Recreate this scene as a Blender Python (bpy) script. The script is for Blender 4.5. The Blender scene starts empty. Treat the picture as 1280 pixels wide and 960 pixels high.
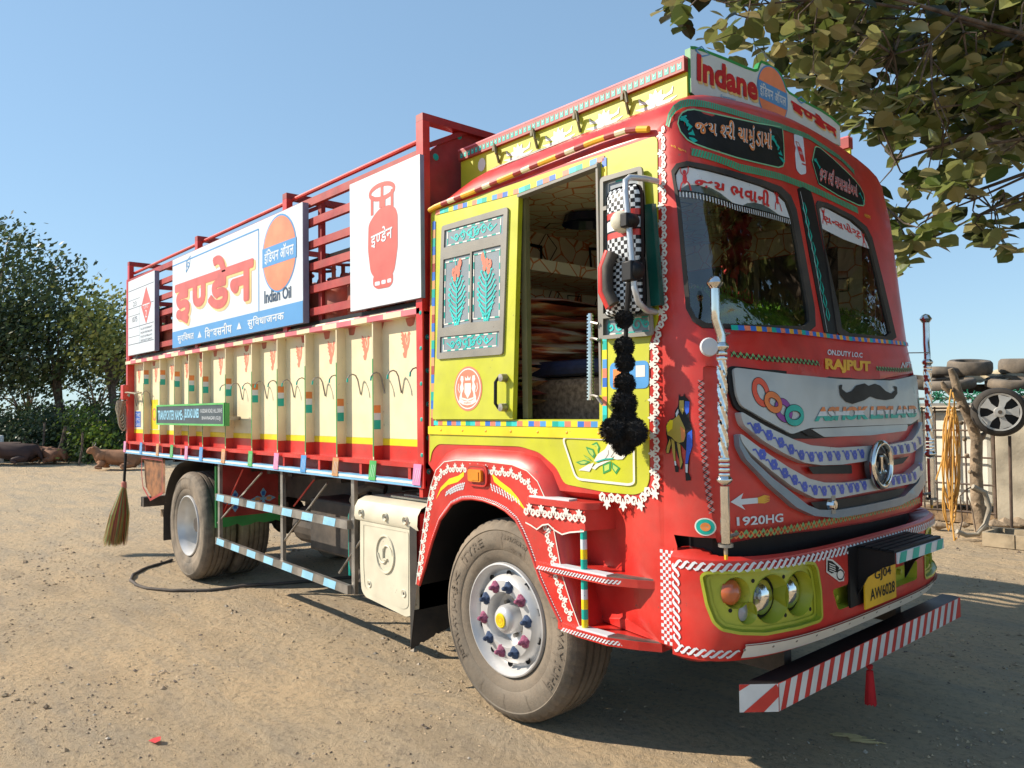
import bpy, bmesh, math, random
from math import sin, cos, pi, radians, sqrt, atan2
from mathutils import Vector, Matrix
from mathutils.geometry import delaunay_2d_cdt
random.seed(7)
SC = bpy.context.scene
COL = SC.collection

# ------------------------------------------------------------------ camera
FPX, YAW, PITCH, ROLL = 968.05, 2.41407, 0.031403, -0.013472
CAM = Vector((3.07332, -2.64586, 1.61831))
CF = Vector((cos(PITCH)*cos(YAW), cos(PITCH)*sin(YAW), sin(PITCH)))
_r = CF.cross(Vector((0, 0, 1))).normalized(); _u = _r.cross(CF)
CR = _r*cos(ROLL) + _u*sin(ROLL); CU = -_r*sin(ROLL) + _u*cos(ROLL)
cd = bpy.data.cameras.new('camera'); cam = bpy.data.objects.new('camera', cd); COL.objects.link(cam)
cd.sensor_width = 36; cd.lens = 36*FPX/1280; cd.clip_start = 0.05; cd.clip_end = 3000
cam.matrix_world = Matrix(((CR.x, CU.x, -CF.x, CAM.x), (CR.y, CU.y, -CF.y, CAM.y), (CR.z, CU.z, -CF.z, CAM.z), (0, 0, 0, 1)))
SC.camera = cam
# ------------------------------------------------------------------ light
SUN_EL = radians(34.0); SH = Vector((0.755, 0.656, 0)).normalized()
SUNDIR = Vector((SH.x*cos(SUN_EL), SH.y*cos(SUN_EL), -sin(SUN_EL)))
w = bpy.data.worlds.new('World'); SC.world = w; w.use_nodes = True
nt = w.node_tree; sky = nt.nodes.new('ShaderNodeTexSky'); sky.sky_type = 'NISHITA'; sky.sun_disc = False
sky.sun_elevation = SUN_EL; sky.sun_rotation = atan2(-SH.x, -SH.y); sky.air_density = 1.0; sky.dust_density = 0.15; sky.ozone_density = 2.5
gmn = nt.nodes.new('ShaderNodeGamma'); gmn.inputs[1].default_value = 0.45; tn = nt.nodes.new('ShaderNodeMix'); tn.data_type = 'RGBA'; tn.blend_type = 'MULTIPLY'; tn.inputs[0].default_value = 1; tn.inputs[7].default_value = (1.13, 1.48, 1.76, 1)
nt.links.new(sky.outputs[0], gmn.inputs[0]); nt.links.new(gmn.outputs[0], tn.inputs[6]); nt.links.new(tn.outputs[2], nt.nodes['Background'].inputs[0]); nt.nodes['Background'].inputs[1].default_value = 0.15
sl = bpy.data.lights.new('sun', 'SUN'); sl.energy = 4.6; sl.angle = radians(0.5); sl.color = (1, 0.89, 0.74)
so = bpy.data.objects.new('sun', sl); COL.objects.link(so); so.rotation_euler = SUNDIR.to_track_quat('-Z', 'Y').to_euler(); so.location = (-6, -5, 8)
SC.view_settings.view_transform = 'Standard'; SC.view_settings.look = 'None'; SC.view_settings.exposure = 0.65; SC.view_settings.gamma = 1
SC.cycles.max_bounces = 8; SC.cycles.transparent_max_bounces = 16; SC.cycles.sample_clamp_indirect = 6

# ------------------------------------------------------------------ measuring helpers (photo pixel -> point on a real plane / surface)
def ray(px, py): return CF + CR*((px-640)/FPX) - CU*((py-480)/FPX)
def at(px, py, d): return CAM + ray(px, py)*d
def plane(px, py, ax, v):
    d = ray(px, py); return CAM + d*((v-CAM[ax])/d[ax])
def S(px, py, y=0.0):
    p = plane(px, py, 1, y); return (p.x, p.z)
def F(px, py, x):
    p = plane(px, py, 0, x); return (p.y, p.z)
def G(px, py, z=0.0):
    p = plane(px, py, 2, z); return (p.x, p.y)

# ------------------------------------------------------------------ materials
MATS = {}
def lin(c): return tuple((x/12.92 if x <= .04045 else ((x+.055)/1.055)**2.4) for x in c)
def mat(name, col, rough=0.5, metal=0.0, var=0.12, vscale=6.0, bump=0.0, bscale=60.0, col2=None, coat=0.0, spec=0.5, dust=0.0, trans=0.0):
    if name in MATS: return MATS[name]
    m = bpy.data.materials.new(name); m.use_nodes = True; n = m.node_tree.nodes; l = m.node_tree.links
    b = n['Principled BSDF']; b.inputs['Roughness'].default_value = rough; b.inputs['Metallic'].default_value = metal
    b.inputs['Coat Weight'].default_value = coat; b.inputs['Coat Roughness'].default_value = 0.12; b.inputs['Specular IOR Level'].default_value = spec
    tc = n.new('ShaderNodeTexCoord'); no = n.new('ShaderNodeTexNoise'); no.inputs['Scale'].default_value = vscale; no.inputs['Detail'].default_value = 6
    l.new(tc.outputs['Object'], no.inputs['Vector'])
    mx = n.new('ShaderNodeMix'); mx.data_type = 'RGBA'
    c2 = col2 if col2 else tuple(max(0, x*(1-var*2)) for x in col)
    mx.inputs[6].default_value = (*col, 1); mx.inputs[7].default_value = (*c2, 1)
    rp = n.new('ShaderNodeMapRange'); rp.inputs[1].default_value = .38; rp.inputs[2].default_value = .68
    l.new(no.outputs[0], rp.inputs[0]); l.new(rp.outputs[0], mx.inputs[0])
    out = mx.outputs[2]
    if dust > 0:
        n2 = n.new('ShaderNodeTexNoise'); n2.inputs['Scale'].default_value = 2.3; n2.inputs['Detail'].default_value = 9; n2.inputs['Roughness'].default_value = .7
        l.new(tc.outputs['Object'], n2.inputs['Vector'])
        r2 = n.new('ShaderNodeMapRange'); r2.inputs[1].default_value = .4; r2.inputs[2].default_value = .75; r2.inputs[4].default_value = dust
        l.new(n2.outputs[0], r2.inputs[0]); m2 = n.new('ShaderNodeMix'); m2.data_type = 'RGBA'; m2.inputs[7].default_value = (.42, .33, .24, 1)
        l.new(r2.outputs[0], m2.inputs[0]); l.new(out, m2.inputs[6]); out = m2.outputs[2]
        r3 = n.new('ShaderNodeMapRange'); r3.inputs[1].default_value = .3; r3.inputs[2].default_value = .7; r3.inputs[3].default_value = rough*.85; r3.inputs[4].default_value = min(1, rough*1.35+.05)
        l.new(n2.outputs[0], r3.inputs[0]); l.new(r3.outputs[0], b.inputs['Roughness'])
    if dust > .05 and metal < .3:
        n5 = n.new('ShaderNodeTexNoise'); n5.inputs['Scale'].default_value = 38; n5.inputs['Detail'].default_value = 3; l.new(tc.outputs['Object'], n5.inputs['Vector'])
        r5 = n.new('ShaderNodeMapRange'); r5.inputs[1].default_value = .715; r5.inputs[2].default_value = .745; r5.inputs[4].default_value = .55; l.new(n5.outputs[0], r5.inputs[0])
        m5 = n.new('ShaderNodeMix'); m5.data_type = 'RGBA'; m5.inputs[7].default_value = (.13, .08, .06, 1); l.new(r5.outputs[0], m5.inputs[0]); l.new(out, m5.inputs[6]); out = m5.outputs[2]
    l.new(out, b.inputs['Base Color'])
    if bump > 0:
        n3 = n.new('ShaderNodeTexNoise'); n3.inputs['Scale'].default_value = bscale; n3.inputs['Detail'].default_value = 5; l.new(tc.outputs['Object'], n3.inputs['Vector'])
        bp = n.new('ShaderNodeBump'); bp.inputs['Strength'].default_value = bump; bp.inputs['Distance'].default_value = .02
        l.new(n3.outputs[0], bp.inputs['Height']); l.new(bp.outputs[0], b.inputs['Normal'])
    MATS[name] = m; return m
RED = mat('red_paint', (.60, .024, .017), .33, var=.12, coat=.12, dust=.13, bump=.09, bscale=3.5)
DRED = mat('dark_red_paint_and_shade', (.36, .022, .022), .42, var=.2, dust=.14)
YEL = mat('lime_yellow_paint', (.53, .545, .018), .36, var=.08, coat=.1, dust=.12, bump=.07, bscale=4)
BYEL = mat('bright_yellow_paint', (.9, .68, .01), .35, dust=.06)
CREAM = mat('cream_paint', (.78, .69, .45), .45, var=.07, dust=.16, bump=.1, bscale=5)
PINK = mat('pink_trim_paint', (.72, .16, .2), .45, dust=.1)
WHITE = mat('white_paint', (.74, .72, .66), .4, var=.04, dust=.06)
PWHITE = mat('sign_white_vinyl', (.64, .69, .73), .35, var=.03, dust=.08, bump=.06, bscale=3)
BLACK = mat('black_paint', (.008, .008, .01), .4, dust=.02, spec=.3)
RUB = mat('black_rubber', (.025, .024, .023), .65, var=.2, dust=.15)
TYRE = mat('dusty_tyre_rubber', (.15, .125, .095), .85, var=.3, vscale=9, dust=.75, bump=.12, bscale=120)
TREAD = mat('worn_tread_rubber', (.11, .09, .07), .85, var=.3, vscale=9, dust=.6, bump=.2, bscale=90)
SIL = mat('silver_wheel_paint', (.62, .62, .62), .35, metal=.35, var=.1, dust=.15)
CHR = mat('chrome', (.8, .78, .75), .08, metal=1, var=.1, vscale=20)
STEEL = mat('dull_steel', (.4, .38, .35), .4, metal=.8, var=.3, dust=.25)
DGREY = mat('dark_chassis', (.035, .03, .028), .6, var=.3, dust=.3)
GREYF = mat('grey_window_frame', (.25, .24, .21), .45, dust=.15)
GPANE = mat('grey_painted_pane', (.24, .28, .31), .3, var=.08, dust=.06)
TEAL = mat('teal_paint', (.0, .42, .34), .4)
TURQ = mat('turquoise_paint', (.03, .62, .58), .4)
GREEN = mat('green_paint', (.03, .3, .07), .4, dust=.1)
LGREEN = mat('light_green_paint', (.12, .5, .12), .4)
BLUE = mat('blue_paint', (.03, .16, .6), .4)
LBLUE = mat('light_blue_paint', (.2, .5, .78), .4, dust=.08)
SKYB = mat('sky_blue_reflector', (.3, .62, .82), .35)
ORG = mat('orange_paint', (.78, .25, .06), .4)
SALM = mat('salmon_paint', (.8, .22, .13), .42)
PBLUE = mat('sign_blue_vinyl', (.1, .3, .6), .35, var=.03)
GOLD = mat('golden_yellow_paint', (.85, .45, .03), .4)
LGREY = mat('pale_grey_fascia_paint', (.46, .50, .51), .28, var=.06, coat=.2, dust=.08)
CRP = mat('cream_plastic_cover', (.66, .62, .48), .5, var=.08, dust=.25)
PURP = mat('purple_paint', (.25, .03, .32), .4)
OLIVE = mat('olive_lime_housing', (.42, .45, .03), .32, var=.08, coat=.3, dust=.08)
FLPINK = mat('fuzzy_pink_cover', (.42, .12, .22), .9, var=.3, vscale=80, bump=.6, bscale=300)
FLBLUE = mat('fuzzy_blue_cover', (.06, .1, .2), .9, var=.3, vscale=80, bump=.6, bscale=300)
KHAKI = CREAM
WOOD = mat('old_wood', (.3, .2, .11), .8, var=.3, vscale=14, bump=.3, bscale=40)

def glass_mat(name, tint, ior=1.7, rough=0.0):
    m = bpy.data.materials.new(name); m.use_nodes = True; n = m.node_tree.nodes; l = m.node_tree.links
    n.remove(n['Principled BSDF']); t = n.new('ShaderNodeBsdfTransparent'); t.inputs[0].default_value = (*tint, 1)
    g = n.new('ShaderNodeBsdfGlossy'); g.inputs['Roughness'].default_value = rough; fr = n.new('ShaderNodeFresnel'); fr.inputs[0].default_value = ior
    mx = n.new('ShaderNodeMixShader'); l.new(fr.outputs[0], mx.inputs[0]); l.new(t.outputs[0], mx.inputs[1]); l.new(g.outputs[0], mx.inputs[2])
    l.new(mx.outputs[0], n['Material Output'].inputs[0]); MATS[name] = m; return m
GLASS = glass_mat('windscreen_glass', (.74, .78, .74), 2.15)
LENS = glass_mat('lamp_lens_glass', (.9, .92, .92), 1.7)

# ------------------------------------------------------------------ mesh builder
def inpoly(x, y, poly):
    c = False; n = len(poly); j = n-1
    for i in range(n):
        xi, yi = poly[i]; xj, yj = poly[j]
        if (yi > y) != (yj > y) and x < (xj-xi)*(y-yi)/(yj-yi)+xi: c = not c
        j = i
    return c
def rnd_poly(poly, r, n=4):
    out = []; N = len(poly)
    for i in range(N):
        p = Vector(poly[i]); a = Vector(poly[i-1]); b = Vector(poly[(i+1) % N])
        la = (a-p).length; lb = (b-p).length; k = min(r, la*.45, lb*.45)
        pa = p+(a-p).normalized()*k; pb = p+(b-p).normalized()*k
        for j in range(n+1):
            t = j/n; q = pa*(1-t)**2+p*2*t*(1-t)+pb*t*t; out.append((q.x, q.y))
    return out
def circ(cx, cy, rx, ry=None, n=24, a0=0, a1=2*pi):
    ry = rx if ry is None else ry
    return [(cx+rx*cos(a0+(a1-a0)*i/n), cy+ry*sin(a0+(a1-a0)*i/n)) for i in range(n)]
def cdt_region(outer, holes=(), step=None):
    pts = [Vector(p) for p in outer]; edges = [(i, (i+1) % len(outer)) for i in range(len(outer))]
    for h in holes:
        b = len(pts); pts += [Vector(p) for p in h]; edges += [(b+i, b+(i+1) % len(h)) for i in range(len(h))]
    if step:
        xs = [p[0] for p in outer]; ys = [p[1] for p in outer]
        nx = int((max(xs)-min(xs))/step); ny = int((max(ys)-min(ys))/step)
        for i in range(1, nx+1):
            for j in range(1, ny+1):
                x = min(xs)+(i+.013)*step; y = min(ys)+(j+.017)*step
                if inpoly(x, y, outer) and not any(inpoly(x, y, h) for h in holes): pts.append(Vector((x, y)))
    v, e, f, _, _, _ = delaunay_2d_cdt(pts, edges, [], 0, 1e-6)
    v = [(p.x, p.y) for p in v]; out = []
    for t in f:
        cx = sum(v[i][0] for i in t)/len(t); cy = sum(v[i][1] for i in t)/len(t)
        if inpoly(cx, cy, outer) and not any(inpoly(cx, cy, h) for h in holes): out.append(tuple(t))
    return v, out
class MB:
    def __init__(s): s.v = []; s.f = []; s.m = []; s.mats = []
    def mi(s, m):
        if m not in s.mats: s.mats.append(m)
        return s.mats.index(m)
    def add(s, vs, fs, m):
        b = len(s.v); k = s.mi(m); s.v += [tuple(p) for p in vs]; s.f += [tuple(b+i for i in f) for f in fs]; s.m += [k]*len(fs); return s
    def box(s, a, b, m, M=None):
        x0, y0, z0 = a; x1, y1, z1 = b
        vs = [Vector(p) for p in ((x0, y0, z0), (x1, y0, z0), (x1, y1, z0), (x0, y1, z0), (x0, y0, z1), (x1, y0, z1), (x1, y1, z1), (x0, y1, z1))]
        if M is not None: vs = [M @ p for p in vs]
        return s.add(vs, [(0, 3, 2, 1), (4, 5, 6, 7), (0, 1, 5, 4), (1, 2, 6, 5), (2, 3, 7, 6), (3, 0, 4, 7)], m)
    def beam(s, p, q, wd, ht, m, up=Vector((0, 0, 1))):
        p = Vector(p); q = Vector(q); d = (q-p).normalized(); sx = d.cross(up)
        if sx.length < 1e-4: sx = Vector((1, 0, 0))
        sx.normalize(); sz = sx.cross(d); a = sx*wd/2; c = sz*ht/2
        vs = [p-a-c, p+a-c, p+a+c, p-a+c, q-a-c, q+a-c, q+a+c, q-a+c]
        return s.add(vs, [(0, 3, 2, 1), (4, 5, 6, 7), (0, 1, 5, 4), (1, 2, 6, 5), (2, 3, 7, 6), (3, 0, 4, 7)], m)
    def tube(s, pts, r, m, n=8, closed=False, caps=True):
        pts = [Vector(p) for p in pts]; N = len(pts); vs = []; prev = None
        for i, p in enumerate(pts):
            if closed: d = pts[(i+1) % N]-pts[i-1]
            else: d = pts[min(i+1, N-1)]-pts[max(i-1, 0)]
            d.normalize()
            if prev is None:
                a = d.cross(Vector((0, 0, 1)));
                if a.length < .1: a = d.cross(Vector((0, 1, 0)))
            else: a = prev-d*prev.dot(d)
            a.normalize(); prev = a; b = d.cross(a); rr = r[i] if isinstance(r, (list, tuple)) else r
            vs += [p+(a*cos(2*pi*k/n)+b*sin(2*pi*k/n))*rr for k in range(n)]
        fs = []
        for i in range(N if closed else N-1):
            j = (i+1) % N
            for k in range(n): fs.append((i*n+k, i*n+(k+1) % n, j*n+(k+1) % n, j*n+k))
        if caps and not closed: fs += [tuple(range(n))[::-1], tuple((N-1)*n+k for k in range(n))]
        return s.add(vs, fs, m)
    def lathe(s, prof, c, ax, m, n=48, mod=None, mats=None):
        """prof: (r, h) along axis vector ax from centre c"""
        c = Vector(c); ax = Vector(ax).normalized(); a = ax.orthogonal().normalized()
        if abs(ax.z) < .5: a = Vector((0, 0, 1))-ax*ax.z; a.normalize()
        b = ax.cross(a); vs = []; N = len(prof)
        for k in range(n):
            t = 2*pi*k/n
            for i, (r, h) in enumerate(prof):
                if mod: r, h = mod(i, k, r, h)
                vs.append(c+ax*h+(a*cos(t)+b*sin(t))*r)
        if mats is None: mats = [m]*(N-1)
        for i in range(N-1):
            s0 = []
            for k in range(n): s0.append((k*N+i, k*N+i+1, ((k+1) % n)*N+i+1, ((k+1) % n)*N+i))
            if i == 0: base = len(s.v); s.v += [tuple(p) for p in vs]
            k_ = s.mi(mats[i]); s.f += [tuple(base+q for q in f) for f in s0]; s.m += [k_]*len(s0)
        return s
    def region(s, outer, fn, m, holes=(), step=None, off=0.0, wall=0.0, wm=None):
        """flat or wrapped sheet: 2-D outline (with holes) mapped by fn(u, v, off); wall = depth of an edge skirt"""
        v, f = cdt_region(outer, holes, step)
        s.add([fn(x, y, off) for x, y in v], f, m)
        if wall:
            for lp in [outer]+list(holes):
                n = len(lp); vs = [fn(x, y, off) for x, y in lp]+[fn(x, y, off-wall) for x, y in lp]
                s.add(vs, [(i, (i+1) % n, n+(i+1) % n, n+i) for i in range(n)], wm or m)
        return s
    def ribbon(s, pts, wd, fn, m, off=0.0, closed=False):
        """painted line of width wd along 2-D points"""
        n = len(pts); vs = []
        for i in range(n):
            if closed: a = pts[i-1]; b = pts[(i+1) % n]
            else: a = pts[max(i-1, 0)]; b = pts[min(i+1, n-1)]
            dx = b[0]-a[0]; dy = b[1]-a[1]; L = sqrt(dx*dx+dy*dy) or 1; ww = wd[i] if isinstance(wd, (list, tuple)) else wd
            nx = -dy/L*ww/2; ny = dx/L*ww/2
            vs += [fn(pts[i][0]+nx, pts[i][1]+ny, off), fn(pts[i][0]-nx, pts[i][1]-ny, off)]
        fs = [(2*i, 2*i+1, (2*i+3) % (2*n), (2*i+2) % (2*n)) for i in range(n if closed else n-1)]
        return s.add(vs, fs, m)
    def text(s, runs, quad, fn, m, off=0.0, bold=0.0, shear=0.0):
        """lettering filling the quad bl, br, tr, tl in surface coordinates"""
        v, f = glyphs(runs, bold); x0 = min(p[0] for p in v); x1 = max(p[0] for p in v); y0 = min(p[1] for p in v); y1 = max(p[1] for p in v)
        bl, br, tr, tl = quad; out = []
        for x, y in v:
            a = (x-x0)/(x1-x0); b = (y-y0)/(y1-y0); a += shear*(b-.5)
            out.append(fn(bl[0]*(1-a)*(1-b)+br[0]*a*(1-b)+tr[0]*a*b+tl[0]*(1-a)*b, bl[1]*(1-a)*(1-b)+br[1]*a*(1-b)+tr[1]*a*b+tl[1]*(1-a)*b, off))
        return s.add(out, f, m)
    def fat(s, runs, quad, fn, m, off=0.0, r=.012, bold=.015, n=8):
        for k in range(n): dx, dz = r*cos(2*pi*k/n), r*sin(2*pi*k/n); s.text(runs, [(p[0]+dx, p[1]+dz) for p in quad], fn, m, off+.00006*k, bold)
        return s.text(runs, quad, fn, m, off+.0006, bold)
    def build(s, name, parent=None, bevel=0, smooth=None, loc=None):
        me = bpy.data.meshes.new(name); me.from_pydata(s.v, [], s.f)
        for m in s.mats: me.materials.append(m)
        me.polygons.foreach_set('material_index', s.m); me.update()
        if smooth:
            me.shade_smooth(); me.set_sharp_from_angle(angle=radians(smooth))
        o = bpy.data.objects.new(name, me); COL.objects.link(o)
        if parent: o.parent = parent; o.matrix_parent_inverse = Matrix.Translation(-WPOS(parent))
        if bevel:
            b = o.modifiers.new('bevel', 'BEVEL'); b.width = bevel; b.segments = 2; b.limit_method = 'ANGLE'; b.angle_limit = radians(50)
        return o
def WPOS(o):
    return Vector(o.location) if o.type == 'EMPTY' else Vector((0, 0, 0))
def thing(name, label, cat, loc=(0, 0, 0), group=None):
    o = bpy.data.objects.new(name, None); COL.objects.link(o); o.location = loc; o['label'] = label; o['category'] = cat
    if group: o['group'] = group
    return o
def tag(o, label, cat, group=None, kind=None):
    if kind: o['kind'] = kind
    if label: o['label'] = label
    if cat: o['category'] = cat
    if group: o['group'] = group
    return o
_gc = {}
def raw_text(t, bold):
    c = bpy.data.curves.new('lettering', 'FONT'); c.body = t; c.resolution_u = 3; c.offset = bold
    o = bpy.data.objects.new('lettering', c); COL.objects.link(o); bpy.context.view_layer.update()
    me = bpy.data.meshes.new_from_object(o.evaluated_get(bpy.context.evaluated_depsgraph_get()))
    bpy.data.objects.remove(o); bm = bmesh.new(); bm.from_mesh(me); bpy.data.meshes.remove(me); return bm
def glyphs(runs, bold=0.0):
    key = (str(runs), bold)
    if key in _gc: return _gc[key]
    if isinstance(runs, str): runs = [runs]
    V = []; Fs = []; x = 0
    for r in runs:
        if r == ' ': x += .28; continue
        half = r.startswith('~') or r.startswith('_~'); gap = 0; lead = r.startswith('^'); r = r.lstrip('^')
        if r.startswith('_'): gap = .05; r = r[1:]
        bm = raw_text(r.lstrip('~'), bold)
        mn = min(v.co.x for v in bm.verts); mxx = max(v.co.x for v in bm.verts)
        if half:
            cut = mxx-(mxx-mn)*.30
            bmesh.ops.bisect_plane(bm, geom=bm.verts[:]+bm.edges[:]+bm.faces[:], plane_co=(cut, 0, 0), plane_no=(1, 0, 0), clear_outer=True); mxx = cut
        bmesh.ops.triangulate(bm, faces=bm.faces[:]); bm.verts.index_update(); b = len(V)
        V += [(v.co.x-mn+x+gap, v.co.y) for v in bm.verts]; Fs += [tuple(b+v.index for v in f.verts) for f in bm.faces]; bm.free(); x += (mxx-mn)*(.42 if lead else 1)+gap
    _gc[key] = (V, Fs); return _gc[key]
# ------------------------------------------------------------------ cab skin: left side wall continuing round the corner into the front
def lerp_tab(t, z):
    if z <= t[0][0]: return t[0][1]
    for (a, b), (c, d) in zip(t, t[1:]):
        if z <= c: return b+(d-b)*(z-a)/(c-a)
    return t[-1][1]
def smooth(t): t = max(0, min(1, t)); return t*t*(3-2*t)
YC = 1.065
class Skin:
    def __init__(s, xs, p, xf, hw, well=False):
        s.xs = xs; s.p = p; s.xf = xf; s.hw = hw; s.well = well; s.uv = []; s.L = 0
        D0 = xf[len(xf)//2][1]-xs; h0 = hw[0][1]; N = 1200; last = None; s.tab = []
        for i in range(N+1):
            a = -pi/2+pi*i/N; u = math.copysign(abs(sin(a))**(2/p), sin(a)); v = abs(cos(a))**(2/p)
            if last: s.L += sqrt(((u-last[0])*h0)**2+((v-last[1])*D0)**2)
            last = (u, v); s.tab.append((s.L, u, v))
    def y0(s, x, z):
        y = YC-lerp_tab(s.hw, z)
        if s.well and z < 1.215: y += .10*(1-smooth((x-.62)/.36))*smooth((1.215-z)/.06)
        return y
    def raw(s, w, z):
        if w <= s.xs: return Vector((w, s.y0(w, z), z))
        t = min(max(w-s.xs, 0), s.L-1e-6); lo = 0; hi = len(s.tab)-1
        while hi-lo > 1:
            mid = (lo+hi)//2
            if s.tab[mid][0] <= t: lo = mid
            else: hi = mid
        a, b = s.tab[lo], s.tab[hi]; k = (t-a[0])/max(1e-9, b[0]-a[0]); u = a[1]+(b[1]-a[1])*k; v = a[2]+(b[2]-a[2])*k
        return Vector((s.xs+(lerp_tab(s.xf, z)-s.xs)*v, YC+lerp_tab(s.hw, z)*u, z))
    def __call__(s, w, z, off=0.0):
        p = s.raw(w, z)
        if off:
            e = .012; n = (s.raw(w+e, z)-s.raw(w-e, z)).cross(s.raw(w, z+e)-s.raw(w, z-e))
            p = p+n.normalized()*off
        return p
    def w_of_y(s, y, z):
        u = max(-1, min(1, (y-YC)/lerp_tab(s.hw, z))); lo = 0; hi = len(s.tab)-1
        while hi-lo > 1:
            mid = (lo+hi)//2
            if s.tab[mid][1] <= u: lo = mid
            else: hi = mid
        return s.xs+s.tab[lo][0]
    def xfront(s, y, z):
        u = min(.9999, abs((y-YC)/lerp_tab(s.hw, z))); return s.xs+(lerp_tab(s.xf, z)-s.xs)*(1-u**s.p)**(1/s.p)
    def inside(s, P):
        h = lerp_tab(s.hw, P.z)
        if abs(P.y-YC) >= h: return False
        if P.y < YC and P.x < s.xs: return P.y > s.y0(P.x, P.z)
        return P.x < s.xfront(P.y, P.z)
    def px(s, px, py):
        """surface coordinates (w, z) of what the photograph shows at a pixel"""
        for _k in range(60):
            d = ray(px-_k*.7, py); t = 1.0
            while t < 7.5 and not s.inside(CAM+d*t): t += .02
            if t < 7.5: break
        lo, hi = t-.02, t
        for _ in range(24):
            m = (lo+hi)/2
            if s.inside(CAM+d*m): hi = m
            else: lo = m
        P = CAM+d*hi
        if P.x <= s.xs+.002 and P.y < YC: return (P.x, P.z)
        v = (P.x-s.xs)/(lerp_tab(s.xf, P.z)-s.xs)
        if v < .8:
            half_ = s.tab[:len(s.tab)//2] if P.y < YC else s.tab[len(s.tab)//2:][::-1]
            for a, b in zip(half_, half_[1:]):
                if b[2] >= v: k = (v-a[2])/max(1e-9, b[2]-a[2]); return (s.xs+a[0]+(b[0]-a[0])*k, P.z)
        return (s.w_of_y(P.y, P.z), P.z)
    def P(s, pts, sc=1, ox=0, oy=0): return [s.px(ox+a/sc, oy+b/sc) for a, b in pts]
CAB = Skin(1.05, 4.0, [(1.05, 1.40), (1.12, 1.405), (1.75, 1.375), (1.94, 1.33), (2.68, 1.24), (2.90, 1.185), (3.12, 1.10)], [(1.5, 1.065), (2.8, 1.035), (3.2, .99)], well=True)
BMP = Skin(1.10, 3.2, [(.56, 1.39), (.60, 1.43), (.68, 1.485), (.99, 1.485), (1.03, 1.45)], [(.5, 1.09), (1.1, 1.09)])
def sideq(px0, py0, px1, py1, y=0): return (*S(px0, py0, y), *S(px1, py1, y))
def flat(y): return lambda u, v, o=0: Vector((u, y-o, v))
def rectp(x0, z0, x1, z1): return [(x0, z0), (x1, z0), (x1, z1), (x0, z1)]
def seg_strip(mb, pts, wd, fn, cols, seg, off):
    """painted border of coloured dashes along a polyline"""
    k = 0
    for (a, b) in zip(pts, pts[1:]):
        L = sqrt((b[0]-a[0])**2+(b[1]-a[1])**2); n = max(1, int(L/seg))
        for i in range(n):
            p = [(a[0]+(b[0]-a[0])*t, a[1]+(b[1]-a[1])*t) for t in (i/n, (i+1)/n)]
            mb.ribbon(p, wd, fn, cols[k % len(cols)], off); k += 1
def resample(pts, step, closed=False):
    if closed: pts = list(pts)+[pts[0]]
    out = [pts[0]]; acc = 0
    for a, b in zip(pts, pts[1:]):
        L = sqrt((b[0]-a[0])**2+(b[1]-a[1])**2); d = step-acc
        while d <= L and L > 0:
            out.append((a[0]+(b[0]-a[0])*d/L, a[1]+(b[1]-a[1])*d/L)); d += step
        acc = L-(d-step)
    return out
def spiral(cx, cy, r, a0, turns, n=12):
    return [(cx+r*(1-.75*i/n)*cos(a0+turns*2*pi*i/n), cy+r*(1-.75*i/n)*sin(a0+turns*2*pi*i/n)) for i in range(n+1)]
def scroll_motif(mb, x, z, ang, sz, fn, m, off):
    """painted lace motif: two curls, a fan of loops and a drop"""
    def T(pts):
        c, s_ = cos(ang), sin(ang); return [(x+(px*c-py*s_)*sz, z+(px*s_+py*c)*sz) for px, py in pts]
    sp = [(-.06, -.16), (-.2, .02), (-.16, .24), (-.32, .32), (-.46, .2), (-.44, .02), (-.33, -.04), (-.27, .06), (-.32, .13)]
    mb.ribbon(T(sp), [sz*w_ for w_ in (.14, .15, .15, .16, .16, .15, .13, .11, .08)], fn, m, off)
    mb.ribbon(T([(-a, b) for a, b in sp]), [sz*w_ for w_ in (.14, .15, .15, .16, .16, .15, .13, .11, .08)], fn, m, off+.0001)
    mb.ribbon(T([(0, .16), (0, -.05), (0, -.3), (0, -.48)]), [sz*.05, sz*.16, sz*.2, sz*.05], fn, m, off+.0002)
    mb.ribbon(T([(-.24, -.3), (-.12, -.22), (0, -.12), (.12, -.22), (.24, -.3)]), [sz*.05, sz*.12, sz*.1, sz*.12, sz*.05], fn, m, off+.0003)
def lace(mb, path, sz, fn, m, off, flip=1, closed=False):
    pts = resample(path, sz*1.06)
    for i, p in enumerate(pts):
        a = pts[max(i-1, 0)]; b = pts[min(i+1, len(pts)-1)]; ang = atan2(b[1]-a[1], b[0]-a[0])
        if flip < 0: ang += pi
        scroll_motif(mb, p[0], p[1], ang, sz, fn, m, off)
def wave(mb, path, sz, fn, m, off, m2=None):
    """running-wave border"""
    pts = resample(path, sz)
    for i in range(len(pts)-1):
        a, b = pts[i], pts[i+1]; dx, dy = b[0]-a[0], b[1]-a[1]; L = sqrt(dx*dx+dy*dy) or 1; dx /= L; dy /= L; nx, ny = -dy, dx
        q = [(a[0]+dx*sz*t-nx*sz*.42*cos(pi*t*1.0)*1, a[1]+dy*sz*t-ny*sz*.42*cos(pi*t)) for t in (-.25, 0, .25, .5, .75, 1, 1.25)]
        mb.ribbon(q, [sz*.12, sz*.3, sz*.38, sz*.38, sz*.36, sz*.26, sz*.1], fn, m2 if (m2 and i % 2) else m, off+(.0004 if i % 2 else 0))
# ================================================================== THE TRUCK
T = thing('goods_truck', 'red, yellow and cream painted gas cylinder truck with decorated cab, side door slid open', 'truck', (-2.3, 1.06, 0))
def part(mb, name, parent=T, **k): return mb.build(name, parent, **k)
YF = 2.16   # far side of the load body
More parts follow.
